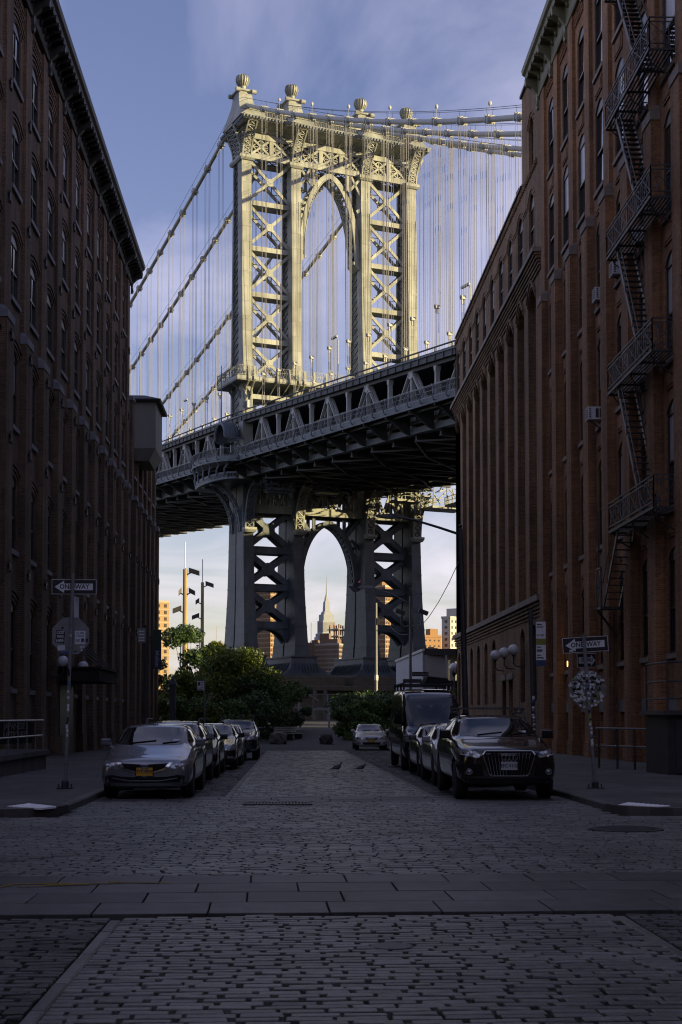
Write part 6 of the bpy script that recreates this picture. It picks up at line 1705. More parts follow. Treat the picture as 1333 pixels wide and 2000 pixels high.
def pole_stickers(parent, P, z0, z1, n, r):
    cols = ['sign_white', 'sign_back', 'sign_white', 'sticker_yellow', 'sign_black', 'sign_white', 'sticker_blue', 'sign_back', 'sign_white', 'sign_black', 'sign_back']
    for i in range(n):
        z = z0 + (z1 - z0) * (i + random.random() * .6) / n; h = random.uniform(.03, .09); p = P(z); a0 = -math.pi / 2 + random.uniform(-.5, .3); k = MB(); m = random.choice(cols)
        ring = lambda zz: [(p[0] + (r + .003) * math.cos(a0 + (j - 3) * .2), p[1] + (r + .003) * math.sin(a0 + (j - 3) * .2), zz) for j in range(7)]
        v = ring(z) + ring(z + h); k.add(v, [(j, j + 1, 8 + j, 7 + j) for j in range(6)]); k.build('sticker', m, parent)
# left sign pole: One Way, stop sign seen from behind
t = thing('sign_pole', 'grey left corner sign pole with One Way plate above the back of a stop sign', 'sign pole', (-4.62, 29.3, .12))
lean = .030
PL = lambda z: (lean * z, 0, z)
MB().tube([PL(0), PL(4.38)], .036, 12).build('pole', 'pole_galv', t); MB().tube([PL(4.36), PL(4.40)], .042, 12).build('cap', 'pole_galv', t)
MB().lathe([(.075, 0), (.075, .14), (.045, .17)], (0, 0, 0), 10).build('collar', 'iron', t); MB().box(-.16, .16, -.1, .1, 0, .018).build('base_plate', 'iron', t)
for x in (-.13, .13): MB().tube([(x, 0, .0), (x, 0, .09)], .014, 6).build('bolt', 'iron', t)
o = one_way(t, (PL(4.13)[0] + .02, .045, 4.13), 0, 0)
MB().box(-.03, .03, -.05, -.044, -.02, .02).build('clamp', 'pole_galv', o)
s = MB().box(-.004, .004, .04, .34, 3.48, 3.94).build('parking_plate', 'sign_white', t); s.location = (PL(3.7)[0] + .03, 0, 0); s.rotation_euler = (0, 0, R(-10))
oc = octagon(.41); o = MB().prism([(x, .05, z + 3.12) for x, z in oc], (0, .004, 0)).build('stop_plate', 'sign_back', t); o.location = (PL(3.1)[0] - .01, 0, 0)
y = .047
p = MB().prism([(-.315, y, 2.985), (-.135, y, 2.965), (-.112, y, 3.225), (-.292, y, 3.24)], (0, .002, 0)).build('sticker', 'sign_black', o)
for tx, z in (('COST', 3.185), ('WAS', 3.105), ('HERE', 3.022)): text(tx, .078, p, (-.213 + (z - 3.1) * .09, y - .002, z), (R(90), R(-4), 0), 'sign_white', sx=.82, ext=.0008)
p = MB().box(.085, .30, y, y + .002, 2.95, 3.225).build('sticker', 'sign_white', o)
for tx, z in (('CURB', 3.175), ('YOUR', 3.115)): text(tx, .060, p, (.193, y - .002, z), (R(90), 0, 0), 'sign_navy', sx=1.0, ext=.0008)
text('EGO', .085, p, (.145, y - .002, 3.025), (R(90), 0, 0), 'sign_navy', sx=.50, ext=.0008)
polysign([(.205, 3.055), (.235, 3.075), (.262, 3.07), (.282, 3.04), (.285, 2.985), (.27, 2.985), (.262, 3.02), (.25, 2.985), (.235, 2.985), (.24, 3.03), (.222, 2.985), (.208, 2.985), (.22, 3.035)], y - .0035, 'sign_navy', 'emblem', p)
for (x, z, w_, h_, m) in ((-.19, 2.875, .15, .11, 'sign_white'), (-.11, 2.775, .16, .055, 'sticker_blue'), (.12, 2.905, .035, .05, 'sticker_yellow'), (.235, 2.89, .09, .06, 'sign_white'), (.225, 2.825, .04, .04, 'sign_white'), (.10, 2.80, .08, .03, 'sign_black'), (-.17, 3.285, .05, .05, 'sign_black'), (.33, 3.03, .05, .08, 'sign_black')):
    q = MB().prism([(x - w_ / 2, y, z - h_ / 2), (x + w_ / 2, y, z - h_ / 2 + .01), (x + w_ / 2, y, z + h_ / 2), (x - w_ / 2, y, z + h_ / 2 - .01)], (0, .002, 0)).build('sticker', m, o)
    if w_ > .08: scribble(q, x, z, w_ * .8, h_ * .8, y - .001, 'sign_navy', 4)
pole_stickers(t, PL, .9, 2.55, 22, .036)
q = MB().box(-.02, .02, -.041, -.038, 3.10, 3.15).build('sticker', 'sign_white', t); q.location = (PL(3.1)[0], 0, 0); text('R', .045, q, (0, -.042, 3.125), (R(90), 0, 0), 'sign_black', ext=.0006)
# right sign pole, leaning the other way
t = thing('sign_pole', 'leaning right corner sign pole with two One Way plates over a sticker covered octagon', 'sign pole', (6.19, 28.9, .12))
PR_ = lambda z: (-.068 * z, 0, z)
MB().tube([PR_(0), PR_(3.12)], .038, 12).build('pole', 'pole_galv', t); MB().tube([PR_(3.10), PR_(3.14)], .045, 12).build('cap', 'pole_galv', t)
MB().lathe([(.075, 0), (.075, .12), (.045, .15)], (0, 0, 0), 10).build('collar', 'iron', t); MB().box(-.17, .17, -.1, .1, 0, .018).build('base_plate', 'iron', t)
for x in (-.13, .13): MB().tube([(x, 0, .0), (x, 0, .09)], .014, 6).build('bolt', 'iron', t)
o = one_way(t, (PR_(2.93)[0] + .03, .05, 2.94), 0, R(-3.6), sc=1.03)
q = MB().prism([(-.33, -.006, -.13), (-.25, -.006, -.13), (-.25, -.006, -.09), (-.33, -.006, -.085)], (0, .002, 0)).build('sticker', 'sign_white', o); scribble(q, -.29, -.11, .07, .04, -.0075, 'sign_black', 3)
o = one_way(t, (PR_(2.6)[0] + .085, .30, 2.625), R(52), R(-2), flip=True, sc=.95)
oc = octagon(.40); o = MB().prism([(x, .05, z) for x, z in oc], (0, .004, 0)).build('stop_plate', 'sign_back', t); o.location = (PR_(2.0)[0] + .0, 0, 2.02); o.rotation_euler = (0, R(-4), 0)
rs = random.Random(11); cols = ['sign_white'] * 12 + ['sign_black'] * 4 + ['sticker_yellow', 'sticker_yellow', 'sign_back', 'sign_back', 'sign_back', 'sign_back'] + ['sticker_red'] * 0
for i in range(210):
    a = rs.uniform(0, 2 * math.pi); r_ = .375 * math.sqrt(rs.random()); x, z = r_ * math.cos(a), r_ * math.sin(a)
    w_, h_ = rs.uniform(.03, .085), rs.uniform(.025, .065); ta = rs.uniform(-.5, .5); c_, s_ = math.cos(ta), math.sin(ta)
    pts = [(x + (dx * c_ - dz * s_), z + (dx * s_ + dz * c_)) for dx, dz in ((-w_ / 2, -h_ / 2), (w_ / 2, -h_ / 2), (w_ / 2, h_ / 2), (-w_ / 2, h_ / 2))]
    if max(math.hypot(px, pz) for px, pz in pts) > .405: continue
    yy = .0485 - i * .00016; m = rs.choice(cols); q = polysign(pts, yy, m, 'sticker', o, .0008)
    if i % 3 == 0:
        for j in range(2):
            p0 = (x + rs.uniform(-.4, .4) * w_, yy - .0003, z + rs.uniform(-.3, .3) * h_); MB().beam(p0, (p0[0] + rs.uniform(-.03, .03), yy - .0003, p0[2] + rs.uniform(-.02, .02)), .0006, .009, (0, 1, 0)).build('scrawl', 'sign_black' if m == 'sign_white' else 'sign_white', q)
pole_stickers(t, PR_, .75, 1.65, 16, .038); pole_stickers(t, PR_, 1.7, 2.4, 8, .038)
# bus stop post
t = thing('bus_stop_pole', 'tall dark post with a long white bus stop panel with olive and navy bands', 'bus stop sign', (6.0, 35, gz(35) + .12))
PB = lambda z: (-.02 * z, 0, z)
MB().tube([PB(0), PB(4.15)], .055, 10).build('pole', 'pole_dark', t)
b = MB().box(.05, .29, -.01, .01, 2.75, 3.85).build('sign_panel', 'sign_white', t)
MB().box(.05, .29, -.014, -.011, 3.28, 3.43).build('olive_band', 'sign_olive', b); MB().box(.05, .29, -.014, -.011, 2.75, 2.90).build('navy_band', 'sign_navy', b)
for z, ww in ((3.78, .12), (3.72, .16), (3.22, .10), (3.15, .14), (3.12, .13), (3.02, .10), (2.96, .12)): MB().box(.07, .07 + ww, -.013, -.011, z - .012, z + .012).build('print_line', 'sign_black', b)
for z in (3.52, 2.95):
    MB().box(.06, .2, -.013, -.011, z - .008, z + .008).build('arrow', 'sign_black', b); MB().prism([(.2, -.013, z - .025), (.25, -.013, z), (.2, -.013, z + .025)], (0, .002, 0)).build('arrow', 'sign_black', b)
pole_stickers(t, PB, .9, 2.0, 14, .055)
# small signs on the left
t = thing('parking_sign', 'thin left kerb post with a small pale parking plate near the warehouse piers', 'parking sign', (-4.5, 44, gz(44) + .1))
MB().tube([(0, 0, 0), (0, 0, 4.4)], .04, 8).build('pole', 'pole_dark', t); s = MB().box(-.24, .0, -.045, -.04, 3.85, 4.3).build('plate', 'sign_back', t)
for z in (4.2, 4.1, 4.0, 3.92): MB().box(-.21, -.04, -.049, -.046, z - .015, z + .015).build('print_line', 'sign_white', s)
t = thing('parking_sign', 'slim post with a small white plate rising behind the parked cars on the left', 'parking sign', (-2.95, 50.0, gz(50)))
t.location = (-4.15, 68.0, gz(68) + .1)
MB().tube([(0, 0, 0), (0, 0, 3.55)], .045, 8).build('pole', 'pole_galv', t); s = MB().box(-.34, -.02, -.05, -.045, 2.95, 3.40).build('plate', 'sign_white', t)
MB().box(-.31, -.20, -.054, -.051, 3.18, 3.35).build('symbol', 'sign_navy', s)
for z in (3.32, 3.24, 3.08): MB().box(-.17, -.05, -.054, -.051, z - .012, z + .012).build('print_line', 'sign_navy', s)
MB().box(-.30, -.06, -.054, -.051, 2.985, 3.03).build('print_line', 'sign_navy', s)
# tall cobra-head street lamp on the right kerb
t = thing('street_lamp', 'tall dark street lamp on the right kerb with its long arm reaching over the road', 'street lamp', (5.72, 46.3, gz(46) + .1))
MB().tube([(0, 0, 0), (0, 0, .7), (-.02, 0, .75), (-.10, 0, 4.2), (-.2, 0, 7.75)], [.14, .14, .10, .095, .075], 10).build('pole', 'pole_dark', t)
MB().tube([(-.2, 0, 7.55), (-.9, 0, 7.78), (-1.7, 0, 8.02), (-2.3, 0, 8.13)], [.045, .042, .038, .034], 8).build('arm', 'pole_dark', t)
k = MB(); k.loft([[(-2.2, -.09, 8.10), (-2.2, .09, 8.10), (-2.2, .07, 8.17), (-2.2, -.07, 8.17)], [(-2.45, -.14, 8.06), (-2.45, .14, 8.06), (-2.45, .12, 8.22), (-2.45, -.12, 8.22)], [(-2.75, -.14, 8.09), (-2.75, .14, 8.09), (-2.75, .11, 8.20), (-2.75, -.11, 8.20)], [(-2.98, -.05, 8.13), (-2.98, .05, 8.13), (-2.98, .04, 8.18), (-2.98, -.04, 8.18)]]); k.build('lamp_head', 'pole_dark', t)
MB().ball((-.2, 0, 7.83), .07, 8, 6).build('finial', 'pole_dark', t)
# lamp, floodlights and street name at the far corner
t = thing('street_lamp', 'thin grey lamp post at the far corner with two floodlights and a street name plate', 'street lamp', (8.2, 98, gz(98)))
MB().tube([(0, 0, 0), (0, 0, 10.3)], [.13, .07], 8).build('pole', 'pole_galv', t)
MB().tube([(0, 0, 9.75), (-1.3, 0, 10.45), (-2.6, 0, 10.85)], .05, 6).build('arm', 'pole_galv', t); MB().rects([(-3.7, -2.5, -.16, .16, 10.82), (-3.5, -2.6, -.12, .12, 11.02)]).build('lamp_head', 'pole_galv', t)
for sx, x1 in ((-1, -.75), (1, .85)):
    MB().tube([(0, 0, 8.25), (x1 * .5, 0, 8.18), (x1 * .85, 0, 8.35), (x1 * .95, 0, 8.85)], .04, 6).build('bracket', 'pole_galv', t)
    k = MB(); k.loft([[(x1 - .3, -.3, 9.2), (x1 + .32, -.3, 8.95), (x1 + .32, .3, 8.95), (x1 - .3, .3, 9.2)], [(x1 - .22, -.25, 9.45), (x1 + .42, -.25, 9.2), (x1 + .42, .25, 9.2), (x1 - .22, .25, 9.45)]]); k.build('floodlight', 'iron', t)
p = MB().box(.12, 1.25, -.02, .02, 4.75, 5.05).build('name_plate', 'sign_black', t); text('Plymouth St', .22, p, (.69, -.022, 4.9), (R(90), 0, 0), 'sign_back', sx=.95, ext=.001)
rd = thing('pigeon', 'small reddish bird perched on the arm of the thin far corner lamp', 'bird', (4.72, 98, gz(98) + 11.02))
t = thing('utility_pole', 'slender grey pole with a white cuff standing before the right foot of the bridge tower', 'utility pole', (7.75, 130, gz(130) + .0))
MB().tube([(0, 0, 0), (0, 0, 4.2)], .14, 8).build('lower_pole', 'pole_galv', t); MB().tube([(0, 0, 4.2), (0, 0, 4.7)], .17, 8).build('cuff', 'sign_white', t); MB().tube([(0, 0, 4.7), (0, 0, 11.3)], [.12, .09], 8).build('upper_pole', 'pole_galv', t)
MB().box(.05, .35, -.15, .15, 9.3, 9.9).build('camera_box', 'iron', t); MB().tube([(0, 0, 9.9), (.5, 0, 10.1)], .03, 5).build('arm', 'iron', t)
t = thing('overhead_wire', 'single black wire sagging from the loft building towards the bridge tower', 'wire', (0, 0, 0))
MB().tube([(12.0, 100 + 8 * i, 12.9 + .08 * i - 4 * 1.15 * (i / 10) * (1 - i / 10) * 3.0 + 0) for i in range(11)], .03, 5).build('wire', 'iron', t)
# post lamp with globe by the white building
t = thing('globe_lamp', 'white globe lamp on a black post beside the leafy bush past the loft building', 'globe lamp', (12.3, 107.4, gz(107)))
MB().tube([(0, 0, 0), (0, 0, .6), (0, 0, .7), (0, 0, 4.8)], [.16, .16, .08, .06], 8).build('post', 'iron', t); MB().lathe([(.06, 4.75), (.22, 5.0), (.2, 5.1)], (0, 0, 0), 10).build('fitter', 'iron', t); MB().ball((0, 0, 5.42), .38, 16, 10).build('globe', 'globe_glass', t, True)
# canopy and globes at the left entrance
t = thing('entrance_canopy', 'black metal canopy hung on rods over the left warehouse entrance', 'canopy', (0, 0, 0))
MB().box(-10.1, -8.3, 61.6, 67.9, 3.1, 3.62).build('fascia', 'iron_matt', t); MB().box(-10.1, -8.2, 61.5, 68.0, 3.62, 3.72).build('roof', 'iron_matt', t)
for y in (62.0, 64.0, 66.0, 67.6): MB().tube([(-8.35, y, 3.7), (-10.2, y, 5.3)], .03, 6).build('rod', 'iron', t)
for y, lab in ((61.0, 'white globe lamp at the near end of the left entrance canopy'), (66.9, 'white globe lamp half hidden behind the left entrance canopy')):
    g = thing('globe_lamp', lab, 'globe lamp', (-9.75, y, 3.5), group='globe lamps by the canopy')
    MB().tube([(-.5, 0, -.25), (-.1, 0, -.2), (0, 0, 0), (0, 0, .2)], .035, 8).build('stem', 'iron', g); MB().ball((0, 0, .42), .24, 18, 12).build('globe', 'globe_glass', g, True)
# concrete loading ramp with pipe rail and shop board, lower left
t = thing('loading_ramp', 'low concrete ramp wall with a silver pipe railing along the left warehouse', 'ramp', (0, 0, 0))
MB().box(-10.2, -7.28, 30.5, 42.6, -.1, .46).build('wall', 'concrete_wall', t); MB().box(-10.2, -7.2, 30.5, 42.75, .46, .60).build('coping', 'concrete_wall', t)
mat('pipe', (.34, .34, .36), .35, .7, var=.1)
r = MB()
MB().tube([(-7.36, 30.5, 1.47), (-7.36, 42.5, 1.47)], .028, 8).build('top_rail', 'pipe', t); MB().tube([(-7.36, 30.5, 1.03), (-7.36, 42.3, 1.03)], .024, 8).build('mid_rail', 'pipe', t)
pm = MB().tube([(0, 0, .55), (0, 0, 1.50)], .022, 8).mesh('rail_post', 'pole_galv')
y = 30.8
while y < 42.6: link('rail_post', pm, t, (-7.36, y, 0)); y += 1.3
MB().tube([(-9.9, 30.5, 1.5), (-9.9, 41.5, 1.5)], .025, 8).build('back_rail', 'pole_galv', t)
t = thing('shop_board', 'black Japanese Antiques shop board behind the pipe railing', 'shop sign', (-7.9, 39.9, 0), R(74))
MB().box(-1.35, 1.55, 0, .04, .82, 1.46).build('board', 'sign_black', t)
for tx, z in (('JAPANESE', 1.30), ('ANTIQUES', 1.06)): text(tx, .26, t, (.42, -.006, z), (R(90), 0, 0), 'pipe', sx=1.15)
q = MB().box(-1.28, -.68, -.012, -.001, .90, 1.42).build('picture', 'sign_white', t)
for pts in ([(-1.16, 1.39), (-.92, 1.40), (-.86, 1.28), (-1.0, 1.22), (-1.14, 1.28)], [(-1.24, 1.2), (-1.1, 1.22), (-1.06, .98), (-1.2, .93)], [(-.98, 1.15), (-.78, 1.2), (-.74, 1.02), (-.9, .95)]): polysign(pts, -.015, 'sign_navy', 'figure', q)
for z in (1.38, 1.30, 1.22, 1.12, 1.03): MB().box(-.60, -.52, -.008, -.001, z - .025, z + .025).build('glyph', 'sign_back', t)
# rack, dark shed with stair on the right pavement
t = thing('handrail', 'two bar handrail on four dark posts standing on the right pavement', 'handrail', (0, 0, 0))
for i, (x, y) in enumerate(((9.25, 42.6), (9.6, 41.7), (9.92, 40.9), (10.25, 40.1))): MB().tube([(x, y, gz(y) + .1), (x, y, 1.22)], .035, 8).build('post', 'iron', t)
for z in (1.22, .70): MB().tube([(9.2, 42.75, z), (10.3, 39.95, z)], .028, 8).build('rail', 'pipe', t)
t = thing('dock_shed', 'dark steel shed with double doors under an outside stair landing on the right pavement', 'shed', (0, 0, 0))
MB().box(9.75, 12.0, 36.6, 38.9, .0, 1.62).build('body', 'iron', t); MB().box(9.6, 12.1, 36.4, 39.1, 1.62, 1.74).build('roof', 'iron_light', t)
for x in (9.95, 10.75): d = MB().box(x, x + .74, 36.55, 36.60, .12, 1.5).build('door', 'pole_dark', t); MB().box(x + .06 if x > 10 else x + .60, x + .12 if x > 10 else x + .66, 36.50, 36.55, .9, 1.0).build('handle', 'pipe', d)
s = MB().beam((11.7, 36.4, 1.7), (12.0, 33.0, .15), .12, .25).build('stair_stringer', 'iron', t)
for (x, y) in ((9.75, 36.6), (10.6, 36.6), (11.5, 36.6), (9.75, 38.8)): MB().tube([(x, y, 1.74), (x, y, 3.05)], .028, 6).build('rail_post', 'iron_light', t)
for z in (3.0, 2.75 - .25, 2.15 - .1): MB().tube([(9.75, 38.8, z), (9.75, 36.6, z), (11.5, 36.6, z), (11.9, 33.2, z - 1.5)], .026, 6).build('rail', 'iron_light', t)
# blue bank banner and post on the left, far
mat('banner_green', (.045, .075, .052), .7, var=.1); mat('banner_blue', (.04, .055, .11), .7, var=.1)
t = thing('street_banner', 'tall green and blue cloth banner with pale vertical letters hanging before the orange tower block', 'banner', (-8.4, 89.6, 0))
t.location = (-9.35, 99.5, gz(99))
MB().tube([(-.55, 0, 0), (-.55, 0, 9.4)], .08, 8).build('pole', 'pole_dark', t); MB().tube([(-.6, 0, 8.0), (.3, 0, 8.0)], .03, 6).build('arm', 'pole_dark', t); MB().tube([(-.6, 0, 5.33), (.3, 0, 5.33)], .03, 6).build('arm', 'pole_dark', t)
MB().box(-.30, .26, -.012, .012, 6.72, 8.0).build('cloth', 'banner_green', t); b = MB().box(-.30, .26, -.012, .012, 5.33, 6.72).build('cloth', 'banner_blue', t)
text('Mellon', .36, b, (-.04, -.016, 6.0), (R(90), R(90), 0), 'pipe', sx=1.15)
# dark stone gate pillar with a pointed cap
t = thing('gate_pillar', 'dark square pillar with a pointed cap before the hedge on the left', 'pillar', (-8.1, 97.5, gz(97)))
MB().rects([(-.2, .2, -.2, .2, 0), (-.2, .2, -.2, .2, 4.0)]).build('shaft', 'pole_dark', t); MB().rects([(-.26, .26, -.26, .26, 4.0), (-.26, .26, -.26, .26, 4.2), (-.02, .02, -.02, .02, 4.75)]).build('cap', 'pole_dark', t)
# tall wooden floodlight poles beyond the left building
mat('pole_wood', (.30, .22, .12), .8, var=.25, scale=2, streak=True)
for (x, y, zt, r, lab) in ((-10.12, 135, 15.5, .24, 'tall sunlit wooden pole with floodlights beyond the left building'), (-10.05, 160, 16.6, .20, 'second darker floodlight pole just right of the sunlit wooden pole')):
    t = thing('floodlight_pole', lab, 'floodlight pole', (x, y, gz(y)))
    h = zt - gz(y); MB().tube([(0, 0, 0), (0, 0, h)], [r * 1.1, r * .85], 10).build('pole', 'pole_wood', t)
    MB().tube([(0, 0, h), (0, 0, h + 2.6)], .05, 6).build('antenna', 'sign_white', t)
    for dz, sx, w_ in (((-.3, 1, 1.0), (-2.2, 1, .6), (-2.2, -1, .25), (-3.9, -1, .8)) if y < 150 else ((-.3, 1, .9), (-2.2, -1, .4), (-3.9, -1, .8))):
        MB().tube([(0, 0, h + dz - .3), (sx * .6, 0, h + dz)], .06, 6).build('bracket', 'iron', t)
        k = MB(); x1 = sx * .35; x2 = sx * (.35 + w_); k.loft([[(x1, -.15, h + dz), (x1, .15, h + dz), (x1, .15, h + dz + .45), (x1, -.15, h + dz + .45)], [(x2, -.3, h + dz - .3), (x2, .3, h + dz - .3), (x2, .3, h + dz + .12), (x2, -.3, h + dz + .12)]]); k.build('floodlight', 'iron', t)
    MB().box(-r * 2.2, -r * .8, -.15, .15, h - 6.0, h - 5.2).build('junction_box', 'sign_white', t); MB().tube([(-r * 1.6, 0, 0), (-r * 1.6, 0, h - 5.5)], .05, 6).build('conduit', 'pole_galv', t)
# boulders, benches, timber rail, fence at the end of the street
mat('boulder', (.14, .13, .115), .9, var=.35, scale=3, bump=.7, bscale=8)
def boulder(x, y, sx, sy, sz, m, label):
    bm = bmesh.new(); bmesh.ops.create_icosphere(bm, subdivisions=3, radius=1)
    for v in bm.verts:
        q = Vector(v.co); n = max(abs(q.x), abs(q.y), abs(q.z)); q = q.lerp(q / n, .62) * (1 + .10 * math.sin(7 * q.x + 3 * q.y + x) * math.cos(5 * q.z + q.x))
        v.co = Vector((q.x * sx, q.y * sy, (q.z + .8) * sz))
    me = bpy.data.meshes.new('boulder'); bm.to_mesh(me); bm.free(); me.materials.append(MATS[m]); o = link('boulder', me, None, (x, y, gz(y) - .02)); tag(o, label, 'boulder', 'boulders blocking the path')
boulder(-.95, 101.5, .62, .5, .46, 'boulder', 'pale squarish boulder beside the bench at the end of the street'); boulder(2.45, 101.2, .48, .45, .42, 'granite_dark', 'dark squarish boulder in the middle of the path entrance')
mat('bench_wood', (.26, .25, .24), .8, var=.2, scale=6)
for (x, y, rz, lab) in ((-.15, 106.5, R(70), 'long weathered slatted bench beside the path at the end of the street'),):
    t = thing('bench', lab, 'bench', (x, y, gz(y)), rz)
    for i in range(4): MB().box(-2.4, 2.4, -.25 + i * .14, -.14 + i * .14, .44, .48).build('seat_slat', 'bench_wood', t)
    for i in range(3): MB().box(-2.4, 2.4, .33, .37, .58 + i * .14, .69 + i * .14).build('back_slat', 'bench_wood', t)
    for xx in (-2.1, 0, 2.1): MB().box(xx - .05, xx + .05, -.25, .35, 0, .44).build('leg', 'iron', t)
t = thing('timber_barrier', 'pale timber rail on two posts crossing the head of the path', 'barrier', (0, 0, 0))
for x in (.75, 3.35): MB().box(x - .09, x + .09, 126.9, 127.1, gz(127) - .1, gz(127) + 1.85).build('post', 'bench_wood', t)
MB().box(.7, 3.4, 126.85, 127.0, gz(127) + 1.55, gz(127) + 1.75).build('rail', 'bench_wood', t)
t = thing('stair_post', 'pair of pale stone posts with a handrail before the bridge pier', 'stair posts', (0, 0, 0))
for x in (2.75, 4.0): MB().box(x - .2, x + .2, 168, 168.4, gz(168), gz(168) + 3.6).build('post', 'concrete', t)
MB().tube([(.6, 166, 4.9), (3.2, 168, 3.3)], .08, 6).build('handrail', 'bench_wood', t)
t = thing('mesh_fence', 'thin wire fence on slim posts along the foot of the bridge pier', 'fence', (0, 0, 0))
for i in range(16): x = -9 + i * 2.0; MB().tube([(x, 196, 1), (x, 196, 4.5)], .06, 6).build('post', 'pole_galv', t)
for z in (4.5, 2.7): MB().tube([(-9, 196, z), (21, 196, z)], .04, 5).build('rail', 'pole_galv', t)
# two pigeons on the setts
mat('feather', (.045, .045, .052), .6, var=.4, scale=40); mat('feather_pale', (.10, .10, .12), .6, var=.3, scale=40); mat('beak', (.05, .04, .04), .5, var=0); mat('foot_red', (.16, .04, .04), .6, var=0); mat('red_cap', (.35, .02, .03), .5, var=.2)
def pigeon(root, s, m, head_down=0.0):
    k = MB(); 
    spine = [(-.17, .085, .006), (-.12, .105, .022), (-.06, .125, .045), (0, .140, .062), (.05, .152, .060), (.085, .180, .042), (.10, .212, .030), (.108, .238, .032), (.122, .250, .029), (.142, .248, .016)]
    hd_ = [(a, z - (max(0, a - .04) * head_down), r) for a, z, r in spine]
    rings = []
    for i, (a, z, r) in enumerate(hd_):
        rings.append([(a * s + 0, math.cos(2 * math.pi * j / 12) * r * s * .9, z * s + math.sin(2 * math.pi * j / 12) * r * s) for j in range(12)])
    k.loft(rings); b = k.build('body', m, root, True)
    MB().loft([[(-.25 * s, y * s * .5, .075 * s) for y in (-.06, .06)] + [(-.25 * s, y * s * .5, .083 * s) for y in (.06, -.06)], [(-.10 * s, y * s, .10 * s) for y in (-.04, .04)] + [(-.10 * s, y * s, .125 * s) for y in (.04, -.04)]]).build('tail', m, root)
    for sg in (-1, 1):
        MB().prism([(.05 * s, sg * .058 * s, .17 * s), (-.02 * s, sg * .064 * s, .185 * s), (-.19 * s, sg * .03 * s, .105 * s), (-.08 * s, sg * .066 * s, .11 * s), (.03 * s, sg * .062 * s, .125 * s)], (0, sg * .008 * s, 0)).build('wing', 'feather_pale' if m == 'feather' else m, root)
        lg = MB(); lg.tube([(.01 * s, sg * .03 * s, .10 * s), (.0, sg * .032 * s, .045 * s), (.012 * s, sg * .034 * s, .006 * s)], .006 * s, 6)
        for dx, dy in ((.045, 0), (.035, .022), (.035, -.022), (-.025, 0)): lg.tube([(.012 * s, sg * .034 * s, .006 * s), (.012 * s + dx * s, sg * .034 * s + dy * s, .003 * s)], .004 * s, 5)
        lg.build('leg', 'foot_red', root)
    hx, hz = hd_[-2][0], hd_[-2][1]
    MB().tube([(hx * s + .012 * s, 0, hz * s - .003), (hx * s + .045 * s, 0, hz * s - .012 * s)], [.008 * s, .002 * s], 6).build('beak', 'beak', root)
    for sg in (-1, 1): MB().ball(((hx - .002) * s, sg * .024 * s, (hz + .006) * s), .005 * s, 6, 5).build('eye', 'sticker_red', root)
pg = thing('pigeon', 'dark pigeon standing on the setts, the left and more upright of two', 'pigeon', (1.37, 42.4, gz(42)), R(35), 'pigeons on the street'); pigeon(pg, 1.15, 'feather')
pg = thing('pigeon', 'dark pigeon standing on the setts, the right and more hunched of two', 'pigeon', (2.13, 43.2, gz(43)), R(25), 'pigeons on the street'); pigeon(pg, 1.0, 'feather', .35)
rd.rotation_euler = (0, 0, R(80)); pigeon(rd, 1.7, 'red_cap')
# white building with the parking canopy, right
mat('white_wall', (.42, .43, .46), .7, var=.06, scale=.6); mat('panel_blue', (.09, .19, .46), .6, var=.15, scale=.5); mat('tube_light', (1, .9, .5), .5, var=0, emit=(1, .82, .30), estr=4.0); mat('interior_dark', (.03, .032, .03), .8, var=.2)
t = thing('white_building', 'low white walled building with a flat roof at the far right corner', 'building', (0, 0, 0))
MB().loft([[(8.9, 121, -.5), (10.45, 113.2, -.5), (13.5, 114, -.5), (13.0, 122, -.5)], [(8.9, 121, 6.15), (10.45, 113.2, 6.72), (13.5, 114, 6.72), (13.0, 122, 6.15)]]).build('wall', 'white_wall', t)
for (f, w_) in ((.12, .10), (.36, .08), (.78, .09)):
    x = 8.9 + 1.55 * f; y = 121 - 7.8 * f; x2 = 8.9 + 1.55 * (f + w_); y2 = 121 - 7.8 * (f + w_)
    MB().hexa([(x - .03, y - .01, .2), (x2 - .03, y2 - .01, .2), (x2 + .05, y2, .2), (x + .05, y, .2)], [(x - .03, y - .01, 2.9), (x2 - .03, y2 - .01, 2.9), (x2 + .05, y2, 2.9), (x + .05, y, 2.9)]).build('door', 'frame_dark', t)
MB().loft([[(8.8, 121.1, 6.15), (10.4, 113.0, 6.74), (10.6, 113.1, 6.74), (9.0, 121.2, 6.15)], [(8.8, 121.1, 6.35), (10.4, 113.0, 6.95), (10.6, 113.1, 6.95), (9.0, 121.2, 6.35)]]).build('coping', 'steel_white', t)
t = thing('parking_canopy', 'steel framed parking canopy with blue panels beside the white building', 'canopy', (0, 0, 0))
MB().box(10.6, 22, 113.2, 113.5, 6.45, 6.95).build('fascia', 'steel_dark', t); MB().box(10.6, 22, 113.5, 124, 6.7, 6.9).build('roof', 'steel_dark', t)
for x in (10.75, 12.35, 13.95, 15.6): MB().box(x - .07, x + .07, 113.15, 113.35, -.4, 6.45).build('post', 'steel_white', t)
for x in (11.6, 13.0, 14.5): MB().box(x - .6, x + .75, 117, 117.2, 4.95, 6.6).build('panel', 'panel_blue', t)
MB().box(10.7, 22, 123.8, 124, -.4, 6.7).build('back_wall', 'interior_dark', t)
for (x0, x1, y, z) in ((11.55, 12.25, 117, 4.25), (12.6, 13.6, 118, 4.6), (12.55, 12.9, 117, 4.4), (13.9, 14.6, 119, 4.55)): MB().box(x0, x1, y, y + .12, z, z + .12).build('light_tube', 'tube_light', t)
t = thing('parking_sign', 'black board with big white PARK lettering just above the van roof', 'parking sign', (0, 0, 0))
MB().box(11.35, 13.1, 112.6, 112.7, 2.95, 4.4).build('board', 'sign_black', t); text('PARK', .72, t, (12.25, 112.55, 3.65), (R(90), 0, 0), 'sign_white', sx=.78);
